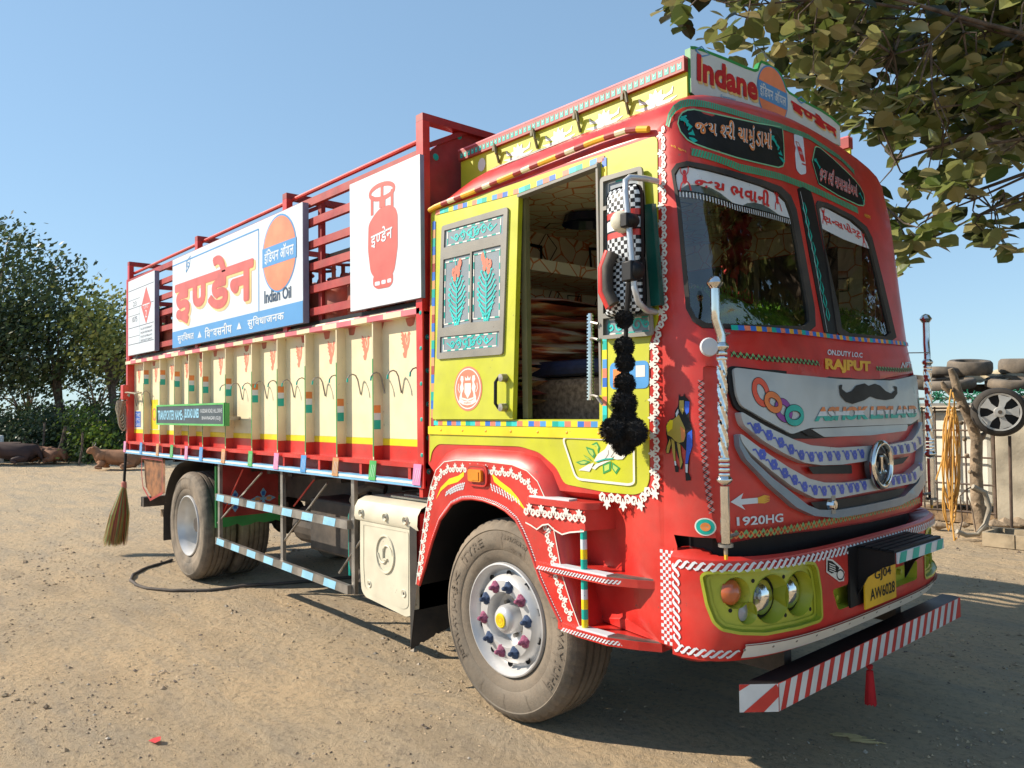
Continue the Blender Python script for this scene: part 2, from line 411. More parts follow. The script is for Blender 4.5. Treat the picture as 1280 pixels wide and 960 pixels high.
# ---- wheels
def map_wheel(cx, cy, cz, sgn):
    return lambda a, r, o=0: Vector((cx+r*sin(a), cy-o*sgn, cz+r*cos(a)))
def tyre_mesh(c, out, width=.285, lettering=False):
    """out: unit y direction to the outside"""
    R = .52; w_ = width; prof = []; mats = []
    g = lambda r, h: prof.append((r, h))
    g(.287, .03); g(.30, .008); g(.335, -.006); g(.36, -.008); g(.365, -.013); g(.42, -.018); g(.46, -.012); g(.465, -.016); g(.485, -.006); g(.505, .012)
    n0 = len(prof)
    g(.516, .03); g(R, .045)
    for k in range(4):
        h = .07+k*(w_-.14)/3-.0
        g(R, h-.009); g(R-.014, h-.006); g(R-.014, h+.006); g(R, h+.009)
    g(R, w_-.045); g(.505, w_-.012); g(.42, w_+.018); g(.30, w_-.01); g(.287, w_-.03)
    def mod(i, k, r, h):
        if i in (n0-1, n0, len(prof)-5, len(prof)-4) and (k % 4) == 0: return (r-(.009 if lettering else .003), h+.002)
        return (r, h)
    mb = MB(); mts = [TYRE if i < n0-1 else TREAD for i in range(len(prof)-1)]
    mb.lathe(prof, c, (0, out, 0), TYRE, 192, mod, mts)
    if lettering:
        fn = map_wheel(c[0], c[1], c[2], 1)
        def arc(txt, a0, a1, r, h, bold=.01): mb.text(txt, [(a0, r), (a1, r), (a1, r+h), (a0, r+h)], fn, TREAD, off=.0205, bold=bold)
        arc("TYRE", radians(-52), radians(-22), .395, .042, .02); arc("JK", radians(-80), radians(-60), .395, .042, .02)
        arc("JETWAY JUH5", radians(68), radians(128), .395, .042, .02); arc("295/90R20", radians(2), radians(26), .42, .026, .02); arc("152/148", radians(8), radians(22), .375, .018)
        arc("JETWAY JUH5", radians(230), radians(285), .395, .042, .02)
        for q in range(14):
            a = radians(q*25.7); mb.ribbon([(a, .375), (a, .455)], .006, fn, TREAD, .0195)
    return mb
def front_wheel(c, out, lettering=False):
    t = part(tyre_mesh(c, out, lettering=lettering), 'front_wheel', smooth=40); ax = (0, out, 0); rim = MB()
    prof = [(.294, .012), (.29, -.006), (.283, -.008), (.279, .0), (.262, .03), (.25, .055), (.236, .05), (.222, .02), (.20, .002), (.142, -.002), (.138, .004), (.134, .075), (.08, .09), (.0, .09)]
    rim.lathe(prof, c, ax, SIL, 72); C = Vector(c); r = part(rim, 'rim', t, smooth=35)
    h = MB()
    for k in range(10):
        a = 2*pi*(k+.5)/10; p = C+Vector((cos(a)*.233, 0, sin(a)*.233)); h.lathe([(.0, .036), (.0165, .036), (.0175, .03)], p, ax, BLACK, 12)
    part(h, 'hand_holes', t)
    h = MB(); h.lathe([(.078, .088), (.074, .0), (.06, -.02), (.045, -.028), (.0, -.03)], c, ax, SIL, 32)
    for k in range(8):
        a = 2*pi*k/8; p = C+Vector((cos(a)*.095, 0, sin(a)*.095)); h.lathe([(.012, .088), (.012, .062), (0, .062)], p, ax, STEEL, 6)
    part(h, 'hub', t, smooth=35)
    y = MB(); y.lathe([(.0, -.036), (.034, -.036), (.038, -.03)], c, ax, BYEL, 32); y.lathe([(.026, -.0375), (.023, -.0375)], c, ax, GOLD, 28)
    y.ribbon([(C.x+q[0], C.z+q[1]) for q in spiral(0, 0, .02, 0, 1.1)], .004, flat(C.y-.0385), GOLD); part(y, 'hub_cap', t)
    for k in range(10):
        a = 2*pi*(k+.2)/10; p = C+Vector((cos(a)*.172, 0, sin(a)*.172)); m = FLPINK if k % 2 else FLBLUE; n = MB()
        n.lathe([(.0, .0), (.032, .002), (.030, -.006), (.018, -.014), (.013, -.018), (.011, -.026), (.013, -.032), (.009, -.042), (.0, -.044)], p, ax, m, 14, lambda i, q, r_, h_: (r_*(1+.12*sin(q*2.4+i)), h_))
        part(n, 'wheel_nut_cover', t, smooth=60)
    return t
fw = front_wheel((0, .02, .52), 1, True)

def plain_wheel(cx, cy, out, name='rear_wheel', dish=.20, cap=BYEL):
    t = part(tyre_mesh((cx, cy, .52), out), name, smooth=40); ax = (0, out, 0); r = MB(); c = (cx, cy, .52)
    r.lathe([(.294, .012), (.29, -.004), (.283, -.006), (.276, .01), (.262, .04), (.25, .07), (.235, dish-.02), (.215, dish), (.12, dish), (.0, dish)], c, ax, SIL, 64); rm = part(r, 'rim', t, smooth=40)
    h = MB(); h.lathe([(.13, dish-.002), (.125, dish-.03), (.075, dish-.035), (.07, dish-.085), (.06, dish-.095), (.0, dish-.097)], c, ax, cap, 32, None, [STEEL, STEEL, cap, cap, cap]); part(h, 'hub', t, smooth=40)
    n = MB()
    for k in range(10):
        a = 2*pi*k/10; p = Vector(c)+Vector((cos(a)*.105, 0, sin(a)*.105)); n.lathe([(.013, dish-.03), (.013, dish-.06), (0, dish-.063)], p, ax, BYEL, 6)
    part(n, 'wheel_nuts', t)
    return t
RX = -4.69
plain_wheel(0, 2.11, -1, 'front_wheel', .03)
plain_wheel(RX, .02, 1); plain_wheel(RX, .35, 1, dish=.1); plain_wheel(RX, 2.11, -1); plain_wheel(RX, 1.78, -1, dish=.1)
# ---- chassis
m = MB()
for y in (.62, 1.45): m.box((-6.5, y, .82), (.9, y+.08, 1.08), DGREY)
for x in (-6.4, -5.6, -3.9, -3.0, -2.0, -1.1, .2): m.box((x, .70, .86), (x+.08, 1.45, 1.02), DGREY)
part(m, 'chassis_frame')
m = MB(); m.tube([(RX, .1, .52), (RX, 2.0, .52)], .07, DGREY, 12); m.lathe([(0, -.18), (.12, -.14), (.2, 0), (.12, .14), (0, .18)], (RX, 1.06, .52), (1, 0, 0), DGREY, 20)
m.tube([(0, .3, .5), (0, 1.85, .5)], .06, DGREY, 10); m.tube([(RX, 1.06, .55), (-.2, 1.06, .8)], .05, DGREY, 10)
for x in (RX,):
    for y in (.66, 1.42): m.box((x-.7, y, .66), (x+.7, y+.07, .74), DGREY); m.box((x-.5, y+.002, .60), (x+.5, y+.068, .66), DGREY)
part(m, 'axles_and_springs')
m = MB(); m.box((-2.75, .32, .50), (-1.75, .98, .92), DGREY); m.tube([(-3.35, .62, .62), (-2.8, .62, .62)], .17, DGREY, 18); m.tube([(-1.7, .5, .70), (-.9, .5, .70)], .09, DGREY, 12); m.box((-3.9, .9, .62), (-1.9, 1.5, 1.0), DGREY); m.box((-1.2, .75, .4), (.7, 1.4, 1.1), DGREY)
part(m, 'underbody_tanks', bevel=.02)
# ---- load body
def sx(px, py, y=0): return S(px, py, y)[0]
X0, X1 = -6.66, -.70
m = MB(); m.box((X0+.02, .08, 1.14), (X1, YF-.08, 1.21), DRED)
for x in [X0+.1+i*.42 for i in range(15)]: m.box((x, .35, 1.06), (x+.07, YF-.35, 1.139), DGREY)
part(m, 'load_floor')
m = MB()
for yy, s_ in ((.07, 1), (YF-.07, -1)):
    a, b = sorted((yy, yy+.02*s_)); m.box((X0+.05, a, 1.436), (X1, b, 2.19), CREAM)
    a, b = sorted((yy-.001*s_, yy+.02*s_)); m.box((X0+.05, a, 1.392), (X1, b, 1.435), BYEL); m.box((X0+.05, a, 1.29), (X1, b, 1.391), RED)
part(m, 'side_panel')
m = MB()
for yy, s_ in ((-.0, 1), (YF, -1)):
    a, b = sorted((yy, yy+.07*s_)); m.box((X0, a, 1.27), (X1, b, 1.30), RED)
    a, b = sorted((yy-.015*s_, yy+.03*s_)); m.box((X0, a, 1.160), (X1, b, 1.198), LBLUE)
    a, b = sorted((yy-.017*s_, yy-.0151*s_)); m.box((X0, a, 1.176), (X1, b, 1.190), WHITE)
    a, b = sorted((yy+.075*s_, yy+.10*s_)); m.box((X0+.03, a, 1.19), (X1, b, 1.275), DRED)
    for i in range(11): x = X0+.1+i*.57; a, b = sorted((yy+.005*s_, yy+.075*s_)); m.box((x, a, 1.199), (x+.03, b, 1.27), RED)
part(m, 'bottom_rail')
# stakes (each rib one part)
ribpx = [179.5, 200, 218, 236, 253.5, 282, 315, 347, 382, 421.3, 467]
ribx = [S(p, 520, 0)[0] for p in ribpx]
for i, x in enumerate(ribx):
    m = MB(); m.box((x-.012, .0, 1.30), (x, .07, 2.188), CREAM); m.box((x-.013, -.001, 1.30), (x-.0118, .069, 2.1), CREAM); m.box((x-.0125, -.0015, 1.32), (x-.0005, -.0002, 1.95), GREEN)
    zc = 1.60+i*0 if i > 9 else lerp_tab([(0, 2.07), (4, 1.93), (10, 1.56)], i)
    z = {0: 2.045, 1: 2.02, 2: 1.985, 3: 1.93, 4: 1.905, 5: 1.865, 6: 1.80, 7: 1.765, 8: 1.71, 9: 1.65, 10: 1.60}[i]
    m.box((x, .002, z), (x+.0012, .052, z+.05), ORG); m.box((x, .002, z-.045), (x+.0012, .052, z), PWHITE); m.box((x, .002, z-.105), (x+.0012, .052, z-.045), TEAL)
    m.box((x, .0015, 1.30), (x+.0011, .07, 1.39), RED)
    part(m, 'side_rib')
m = MB(); m.box((X0, -.004, 1.16), (X0+.055, .09, 3.18), RED); m.box((X0, YF-.09, 1.16), (X0+.055, YF, 3.18), RED); part(m, 'rear_corner_post')
m = MB(); m.box((X0+.03, .09, 1.2), (X0+.05, YF-.09, 2.2), CREAM); part(m, 'tail_board')
# top trim of the side boards, pink and cream blocks
n = 30; L = (X1-X0)/n
for yy, s_ in ((-.012, 1), (YF+.012, -1)):
    m = MB()
    for i in range(n):
        x = X0+i*L; a, b = sorted((yy, yy+.1*s_)); m.box((x, a, 2.188), (x+L, b, 2.222), PINK if i % 2 else CREAM)
        m.tube([(x, yy+.035*s_, 2.228), (x+L, yy+.035*s_, 2.228)], .016, CREAM if i % 2 else PINK, 8)
    part(m, 'side_board_trim')
m = MB(); m.box((X0+.05, .03, 2.246), (X1, .06, 2.272), BLACK); m.box((X0+.05, YF-.06, 2.246), (X1, YF-.03, 2.272), BLACK); part(m, 'dark_sill')
# coloured flaps over the bottom rail
flaps = [155.8, 176, 196.6, 214.3, 232.7, 251, 278.8, 312.6, 345, 379, 419, 465.5, 521]
fc = [PINK, BLUE, ORG, LGREEN]
FPK = mat('pink_reflector', (.75, .28, .5), .4); FBL = mat('blue_reflector', (.08, .32, .68), .4); FOR = mat('tan_reflector', (.62, .32, .14), .4); FGR = mat('green_reflector', (.08, .45, .12), .4)
for i, p in enumerate(flaps):
    y = lerp_tab([(155, 575), (278, 575), (521, 590)], p); x, z = S(p, y, -.02); hw = .04; z0 = 1.172; mm = [FPK, FBL, FOR, FGR][i % 4]
    m = MB(); m.add([(x-hw-.008, -.022, z0), (x+hw-.008, -.022, z0), (x+hw+.008, -.02, z0+.125), (x-hw+.008, -.02, z0+.125), (x-hw-.008, -.019, z0), (x+hw-.008, -.019, z0), (x+hw+.008, -.017, z0+.125), (x-hw+.008, -.017, z0+.125)], [(0, 1, 2, 3), (4, 7, 6, 5), (0, 4, 5, 1), (1, 5, 6, 2), (2, 6, 7, 3), (3, 7, 4, 0)], mm)
    for k in range(3): m.ribbon([(x-hw+.012+k*.02, z0+.02), (x-hw+.04+k*.02, z0+.10)], .003, flat(-.023), PWHITE)
    part(m, 'reflector_flap')
# birds painted at the head of every bay, yellow and blue stickers
def bird(mb, x, z, s, fn, m, off):
    B = [(602, 168), (618, 172), (634, 188), (637, 172), (648, 186), (651, 205), (657, 186), (666, 172), (676, 176), (683, 186), (674, 190), (676, 214), (667, 243), (655, 258), (652, 272), (645, 292), (626, 290), (617, 270), (629, 262), (626, 247), (614, 240), (622, 234), (606, 222), (616, 216), (601, 200), (613, 196), (600, 182), (611, 182)]
    P = lambda pts: [(x+(a-642)/127*s, z-(b-228)/127*s) for a, b in pts]
    mb.region(P(B), fn, m, off=off); mb.ribbon(P([(640, 200), (646, 222), (655, 232)]), s*.03, fn, CREAM, off+.0006); mb.ribbon(P([(662, 192), (662, 215), (654, 226)]), s*.03, fn, CREAM, off+.0007)
for i, (px, py) in enumerate([(174, 470), (195, 468), (215, 465), (233.7, 462), (251.5, 460), (276, 457), (308, 452.5), (341, 449.5), (374, 445), (414, 440), (457, 434), (507, 430)]):
    x, z = S(px, py, .069); m = MB(); bird(m, x, z, .175, flat(.0695), SALM, .0); part(m, 'painted_bird')
for i in range(24):
    x = X0+.22+i*.2465
    if -6.2 < x < -3.95 : continue
    if min(abs(x-r) for r in ribx) < .03: x += .05
    h_ = random.uniform(-.006, .006); m = MB(); m.tube([(x, .066, 1.725), (x, .055, 1.78), (x, .045, 1.83+h_), (x-.002, .03, 1.858+h_), (x-.004, .01, 1.866+h_), (x-.006, -.012, 1.858+h_), (x-.006, -.028, 1.838+h_)], .005, STEEL, 6); m.tube([(x-.006, -.028, 1.838+h_), (x-.006, -.032, 1.812+h_)], .0056, TEAL, 6); part(m, 'rope_hook')
for x in (X0+.15, X0+.42, X0+.7): m = MB(); m.tube([(x, .066, 1.70), (x, .045, 1.835), (x, .01, 1.865), (x, -.02, 1.85), (x, -.03, 1.82)], .005, STEEL, 6); part(m, 'rope_hook')
m = MB(); x, z = S(172.5, 524, .069); m.region(rectp(x-.12, z-.09, x+.1, z+.09), flat(.0685), BLUE); x2 = x
for k in range(3): m.text(["THE", "LPG", "GAS"][k], [(x2-.1, z+.03-k*.055), (x2+.08, z+.03-k*.055), (x2+.08, z+.07-k*.055), (x2-.1, z+.07-k*.055)], flat(.0685), PWHITE, .001)
part(m, 'side_sticker'); m = MB(); x, z = S(193, 518, .069); m.region(rectp(x-.12, z-.16, x+.12, z+.16), flat(.0685), BYEL); m.ribbon(circ(x, z, .06, n=16), .02, flat(.0685), SALM, .001, closed=True); part(m, 'side_sticker')
# name board
(xa, za), (xb, zb) = S(196, 534, -.09), S(280.5, 504, -.09); zb = 1.70; za = 1.50
(xa, _), (xb, _) = S(196, 520, -.09), S(280.5, 520, -.09)
m = MB(); m.box((xa, -.09, za), (xb, -.066, zb), mat('slate_board', (.05, .07, .085), .4)); 
for a, b in (((xa, za), (xb, za+.016)), ((xa, zb-.016), (xb, zb)), ((xa, za+.016), (xa+.016, zb-.016)), ((xb-.016, za+.016), (xb, zb-.016))): m.box((a[0], -.096, a[1]), (b[0], -.0901, b[1]), LGREEN)
m.box((xb+.001, -.088, za), (xb+.012, -.05, zb-.004), GREEN); m.box((xb-.1, -.065, za+.05), (xb-.05, .068, za+.08), STEEL); m.box((xa+.1, -.065, za+.05), (xa+.15, .068, za+.08), STEEL)
m.text("TRANSPORTER NAME:- ", [(xa+.04, za+.05), (xa+.78, za+.05), (xa+.78, zb-.055), (xa+.04, zb-.055)], flat(-.0905), SKYB, .001, bold=.03); m.text("J.B.ROAD LINES", [(xa+.80, za+.045), (xb-.60, za+.045), (xb-.60, zb-.045), (xa+.80, zb-.045)], flat(-.0905), SKYB, .001, bold=.035)
m.text("10-SIDSAR ROAD, HILL DRIVE", [(xb-.56, za+.11), (xb-.05, za+.11), (xb-.05, za+.15), (xb-.56, za+.15)], flat(-.0905), PWHITE, .001); m.text("BHAVNAGAR (GUJ)", [(xb-.52, za+.045), (xb-.08, za+.045), (xb-.08, za+.085), (xb-.52, za+.085)], flat(-.0905), PWHITE, .001)
part(m, 'name_board')
# ---- headboard
hb = MB(); HX = flat
fnx = lambda x: (lambda u, v, o=0: Vector((x+o, u, v)))
hb.region([(0, 1.10), (0, 3.10), (.04, 3.14), (.09, 3.19), (.33, 3.385), (YF-.33, 3.385), (YF-.09, 3.19), (YF, 3.10), (YF, 1.10)], fnx(-.70), DRED, off=.0, wall=.035, wm=RED); hb.region([(0, 1.10), (0, 3.10), (.09, 3.19), (.33, 3.385), (YF-.33, 3.385), (YF-.09, 3.19), (YF, 3.10), (YF, 1.10)], fnx(-.735), DRED)  # front in darker red than its edge: shade put into the colour
for zz in [1.25+.2*i for i in range(10)]: hb.lathe([(0, .004), (.012, .003), (.016, 0)], (-.70, .045, zz), (1, 0, 0), TEAL, 10); hb.lathe([(0, .006), (.006, .005)], (-.70, .045, zz), (1, 0, 0), PWHITE, 8)
for y, z in ((.12, 3.15), (.3, 3.32)): hb.lathe([(0, .004), (.018, .003), (.022, 0)], (-.70, y, z), (1, 0, 0), TEAL, 10)
part(hb, 'headboard')
m = MB(); m.box((-.735, -.012, 1.155), (-.672, .0, 3.12), RED)
for zz in [1.35+.21*i for i in range(9)]: m.lathe([(0, .004), (.01, .003), (.014, 0)], (-.69, -.012, zz), (0, -1, 0), TEAL, 8)
part(m, 'headboard_edge')
# ---- cage
posts = [X0+.03, S(243.6, 420, 0)[0], S(353.7, 400, 0)[0], -.735]
for i, x in enumerate(posts):
    zt = 3.30 if 0 < i < 3 else 3.385
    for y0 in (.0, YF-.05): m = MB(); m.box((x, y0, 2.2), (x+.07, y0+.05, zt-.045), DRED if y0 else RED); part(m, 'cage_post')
    m = MB(); m.box((x, 0, zt-.044), (x+.07, YF, zt), DRED); m.beam((x+.035, .02, zt-.2), (x+.035, .35, zt-.03), .03, .03, DRED); part(m, 'cage_crossbeam')
for y0 in (.0, YF-.035):
    for k, z in enumerate([2.31, 2.475, 2.64, 2.805, 2.97, 3.12]):
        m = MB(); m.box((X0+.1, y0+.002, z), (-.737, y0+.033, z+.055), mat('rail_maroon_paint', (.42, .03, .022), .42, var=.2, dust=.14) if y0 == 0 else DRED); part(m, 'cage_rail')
for y in (.06, YF-.06): m = MB(); m.tube([(X0+.08, y, 3.255), (-.74, y, 3.255)], .016, RED, 8); part(m, 'top_rail')
for x in [X0+.9+i*.62 for i in range(9)]:
    if min(abs(x-p) for p in posts) > .15: m = MB(); m.box((x, .036, 2.2), (x+.05, .07, 3.15), DRED); part(m, 'cage_upright')
m = MB()
for z in (2.3, 2.5, 2.7, 2.9, 3.1): m.box((X0+.02, .1, z), (X0+.05, YF-.1, z+.05), DRED)
part(m, 'rear_cage_rails')
m = MB(); m.box((X0+.2, .11, 2.70), (-.8, .13, 2.765), mat('grey_cross_board', (.16, .15, .13), .7, dust=.3)); m.box((X0+.2, .9, 3.02), (-.8, .93, 3.08), DRED); part(m, 'inner_board')
# ---- signs on the cage
SGE = mat('sign_side_grey_blue', (.22, .25, .36), .5)
def sign(x0, x1, z0, z1, name, y=-.05):
    m = MB(); m.box((x0, y, z0), (x1, y+.045, z1), SGE); m.box((x0, y-.002, z0), (x1-.004, y-.0002, z1), PWHITE); return m, part
xa, xb = -6.63, -5.70
(xa, _), (xb, _) = S(160.5, 400, -.05), S(193.5, 400, -.05); z0, z1 = 2.275, 3.12
m, _ = sign(xa, xb, z0, z1, 'a'); fn = flat(-.0525); W = xb-xa; H = z1-z0
LN = mat('faded_line_ink', (.12, .13, .18), .5); RINK = mat('faded_red_vinyl', (.66, .13, .10), .4)
for zz in (.86, .62, .36): m.ribbon([(xa+.02, z0+H*zz), (xb-.03, z0+H*zz)], .008, fn, LN)
for zz in (.73, .52, .24): m.ribbon([(xa+.02, z0+H*zz), (xa+W*.46, z0+H*zz)], .006, fn, LN)
m.ribbon([(xa+W*.46, z0+H*.12), (xa+W*.46, z0+H*.62)], .006, fn, LN); m.ribbon([(xa+.02, z0+H*.14), (xb-.03, z0+H*.14)], .008, fn, LN)
cx, cz = xa+W*.7, z0+H*.60; m.region([(cx-.17, cz), (cx, cz-.20), (cx+.17, cz), (cx, cz+.20)], fn, RINK, off=.001); m.ribbon([(cx-.12, cz+.01), (cx+.12, cz+.01)], .012, fn, PWHITE, .002)
m.text("LPG", [(cx-.07, cz-.03), (cx+.07, cz-.03), (cx+.07, cz-.0), (cx-.07, cz-.0)], fn, PWHITE, .002); m.text("2", [(cx-.03, cz-.13), (cx+.03, cz-.13), (cx+.03, cz-.05), (cx-.03, cz-.05)], fn, PWHITE, .002)
m.text("1075", [(xa+W*.16, z0+H*.43), (xa+W*.36, z0+H*.43), (xa+W*.36, z0+H*.5), (xa+W*.16, z0+H*.5)], fn, LN, .001); m.text("23", [(xa+W*.2, z0+H*.64), (xa+W*.33, z0+H*.64), (xa+W*.33, z0+H*.70), (xa+W*.2, z0+H*.70)], fn, LN, .001)
for k in range(4): m.text(["IN CASE OF EMERGENCY", "PHONE FIRE BRIGADE", "POLICE OR AMBULANCE", "SPECIALIST ADVICE"][k], [(xa+W*.5, z0+H*(.3-.05*k)), (xa+W*.92, z0+H*(.3-.05*k)), (xa+W*.92, z0+H*(.325-.05*k)), (xa+W*.5, z0+H*(.325-.05*k))], fn, LN, .001)
part(m, 'hazard_notice_panel')
(xa, _), (xb, _) = S(216, 380, -.05), S(379, 330, -.05); z0, z1 = 2.26, 3.14
m, _ = sign(xa, xb, z0, z1, 'b'); W = xb-xa
m.region(rectp(xa, z0, xb-.004, z0+.16), fn, PBLUE, off=.0005)
q = lambda pts: [S(a, b, -.0525) for a, b in pts]
Z = lambda pts, sc, ox, oy, y=-.0525: [S(ox+a/sc, oy+b/sc, y) for a, b in pts]
ind = ["इ", "~ण", "डे", "न"]; quad = Z([(392, 722), (868, 590), (868, 222), (392, 400)], 4.923, 140, 260)
SHY = mat('pale_yellow_vinyl', (.85, .6, .25), .4)
bl, br, tr, tl = quad
m.fat(ind, [(p[0]+.035, p[1]-.022) for p in quad], fn, SHY, .001, r=.020, bold=.012); m.fat(ind, quad, fn, RINK, .0035, r=.016, bold=.012)
xd = Z([(903, 400)], 4.923, 140, 260)[0][0]; m.ribbon([(xd, z0+.16), (xd, z1-.06)], .014, fn, PBLUE, .001); m.ribbon([(xa, z1-.06), (xd, z1-.06)], .012, fn, PBLUE, .001)
cx, cz = Z([(1028, 278)], 4.923, 140, 260)[0]; R_ = .285
ORV = mat('orange_vinyl', (.86, .27, .13), .4)
m.region(circ(cx, cz, R_+.014, n=48), fn, PBLUE, off=.001); m.region(circ(cx, cz, R_, n=48), fn, ORV, off=.002); m.region(rectp(cx-R_-.01, cz-.075, cx+R_+.01, cz+.075), fn, PBLUE, off=.003)
m.text(["इं", "^ि", "ड", "य", "न", " ", "ऑ", "य", "ल"], [(cx-R_+.03, cz-.06), (cx+R_-.03, cz-.06), (cx+R_-.03, cz+.06), (cx-R_+.03, cz+.06)], fn, PWHITE, .004, bold=.02)
m.text("Indian Oil", Z([(938, 590), (1103, 552), (1103, 478), (938, 510)], 4.923, 140, 260), fn, mat('sign_dark_ink', (.03, .06, .12), .4), .002, bold=.02)
y0 = z0+.03; y1 = z0+.13
def xat(p): return S(140+p/4.923, 400, -.0525)[0]
m.text(["सु", "र", "^ि", "~क", "षत"], [(xat(405), y0), (xat(505), y0), (xat(505), y1), (xat(405), y1)], fn, PWHITE, .002, bold=.02)
m.text(["^ि", "व", "~श", "व", "स", "नी", "य"], [(xat(572), y0), (xat(738), y0), (xat(738), y1), (xat(572), y1)], fn, PWHITE, .002, bold=.02)
m.text(["सु", "^ि", "व", "धा", "ज", "न", "क"], [(xat(835), y0), (xat(1060), y0), (xat(1060), y1), (xat(835), y1)], fn, PWHITE, .002, bold=.02)
for p in (540, 783): x = xat(p); m.add([fn(x-.05, y0+.02, .002), fn(x+.05, y0+.02, .002), fn(x, y1-.02, .002)], [(0, 1, 2)], PWHITE)
fx, fz = Z([(470, 345)], 4.923, 140, 260)[0]; m.ribbon([(fx-.06, fz-.07), (fx-.05, fz+.03), (fx+.06, fz+.07), (fx+.03, fz-.02), (fx-.06, fz-.07)], .01, fn, PBLUE, .002); m.ribbon(spiral(fx-.01, fz-.01, .035, 0, 1), .009, fn, PBLUE, .003)
part(m, 'slogan_sign')
(xa, _), (xb, _) = S(438, 320, -.03), S(526, 300, -.03); z0, z1 = 2.275, 3.125
m = MB(); m.box((xa, -.03, z0), (xb+.0, -.002, z1), SGE); m.box((xa, -.032, z0), (xb, -.0301, z1), PWHITE); fn = flat(-.0325)
Zc = lambda pts: Z(pts, 4.364, 340, 180, -.0325)
m.region(rnd_poly(Zc([(560, 385), (590, 350), (640, 330), (672, 345), (685, 380), (686, 560), (668, 690), (640, 735), (570, 745), (538, 700), (524, 580), (527, 440)]), .03), fn, RINK, off=.001)
m.ribbon(Zc([(600+70*cos(t)*cos(-.42)-36*sin(t)*sin(-.42), 258+70*cos(t)*sin(-.42)+36*sin(t)*cos(-.42)) for t in [k*pi/16 for k in range(32)]]), .028, fn, RINK, .001, closed=True)
m.ribbon(Zc([(546, 285), (546, 390)]), .03, fn, RINK, .0012); m.ribbon(Zc([(655, 245), (655, 350)]), .03, fn, RINK, .0012); m.ribbon(Zc([(600, 225), (600, 345)]), .03, fn, RINK, .0014); m.ribbon(Zc([(586, 328), (618, 318)]), .05, fn, RINK, .0016)
m.region(rnd_poly(Zc([(552, 725), (660, 700), (660, 755), (640, 780), (575, 792), (552, 775)]), .02), fn, RINK, off=.0012)
for a, b in ((562, 590), (598, 622), (630, 652)): m.region(rnd_poly(Zc([(a, 775-(a-562)*.25), (b, 770-(a-562)*.25), (b, 748-(a-562)*.25), (a, 753-(a-562)*.25)]), .01), fn, PWHITE, off=.002)
m.text(ind, Zc([(542, 578), (658, 520), (658, 425), (542, 480)]), fn, PWHITE, .003, bold=.02)
part(m, 'cylinder_picture_sign')
for a, b in ((-6.63, -5.66), (-5.08, -2.15), (-1.53, -.72)): m = MB(); m.box((a, YF+.004, 2.27), (b, YF+.045, 3.13), SGE); m.box((a+.002, YF+.0455, 2.272), (b-.002, YF+.047, 3.128), PWHITE); part(m, 'far_side_sign')
# ================================================================== CAB
SF = lambda x, z, o=0: CAB(x, z, o)
ZC = lambda pts, sc=1, ox=0, oy=0: CAB.P(pts, sc, ox, oy)
# roof arch (y, z) from the left gutter over to the right gutter
half = [(.03, 2.80), (.045, 2.865), (.085, 2.925), (.16, 2.975), (.26, 3.005), (.38, 3.03), (.55, 3.055), (.72, 3.075), (.9, 3.09), (1.065, 3.095)]
ARCH = half+[(2*YC-y, z) for y, z in half[-2::-1]]
def arch_front(k):
    y, z = ARCH[k]; t = min(1, (z-2.80)/.14)
    return (y+(.05*t if y < YC else -.05*t)*(abs(y-YC)/1.03), z-.055*t)
AF = [arch_front(k) for k in range(len(ARCH))]
AFW = [(CAB.w_of_y(y, z), z) for y, z in AF]
arch_w = [(CAB.xs, 2.80)]+[p for p in AFW[1:-1]]+[(CAB.xs+CAB.L, 2.80)]
# windscreen outlines traced round the rubber
WLo = ZC([(840, 214), (846, 205), (858, 202), (880, 206), (910, 213), (950, 225), (975, 234), (987, 245), (994, 262), (1004, 315), (1017, 385), (1018, 408), (1010, 415), (960, 413), (878, 410), (866, 402), (858, 386), (852, 320), (847, 260)])
WLi = ZC([(844, 218), (849, 210), (862, 208), (885, 213), (915, 221), (950, 232), (971, 241), (982, 252), (988, 267), (997, 315), (1009, 385), (1010, 402), (1004, 408), (960, 407), (882, 404), (870, 397), (863, 383), (857, 320), (851, 260)])
WRo = ZC([(1021, 257), (1025, 253), (1035, 255), (1065, 270), (1082, 284), (1089, 298), (1104, 358), (1119, 422), (1112, 427), (1058, 423), (1051, 416), (1045, 390), (1030, 310)])
WRi = ZC([(1025, 262), (1030, 259), (1037, 261), (1063, 275), (1078, 288), (1085, 302), (1099, 360), (1112, 416), (1106, 421), (1062, 417), (1056, 411), (1050, 388), (1035, 310)])
# recessed grille panel opening
GRo = ZC([(879, 459), (884, 457), (910, 460), (960, 466), (1040, 474), (1100, 474), (1152, 466), (1157, 480), (1161, 540), (1160, 600), (1156, 632), (1140, 640), (1090, 652), (1030, 662), (960, 670), (905, 680), (897, 678), (893, 665), (883, 600), (877, 520)])
fr = MB()
bot = [(CAB.xs+CAB.L*i/40, 1.085) for i in range(41)]
fr.region(bot+arch_w[::-1], CAB, RED, holes=[WLo, WRo, GRo], step=.06)
fr.region(GRo, CAB, RED, step=.08, off=-.018)
n = len(GRo); vs = [CAB(x, z, 0) for x, z in GRo]+[CAB(x, z, -.018) for x, z in GRo]; fr.add(vs, [(i, (i+1) % n, n+(i+1) % n, n+i) for i in range(n)], RED)
front = part(fr, 'front_shell', smooth=50)
cb = MB(); cb.region([(CAB.xs-.02, .9)]+[(CAB.xs+CAB.L*i/30, .9) for i in range(1, 31)]+[(CAB.xs+CAB.L*i/30, 1.2) for i in range(30, 0, -1)]+[(CAB.xs-.02, 1.2)], lambda w, z, o=0: CAB(w, max(z, 1.06), -.07)+Vector((0, 0, min(0, z-1.06))), BLACK, step=.1); part(cb, 'dark_recess')
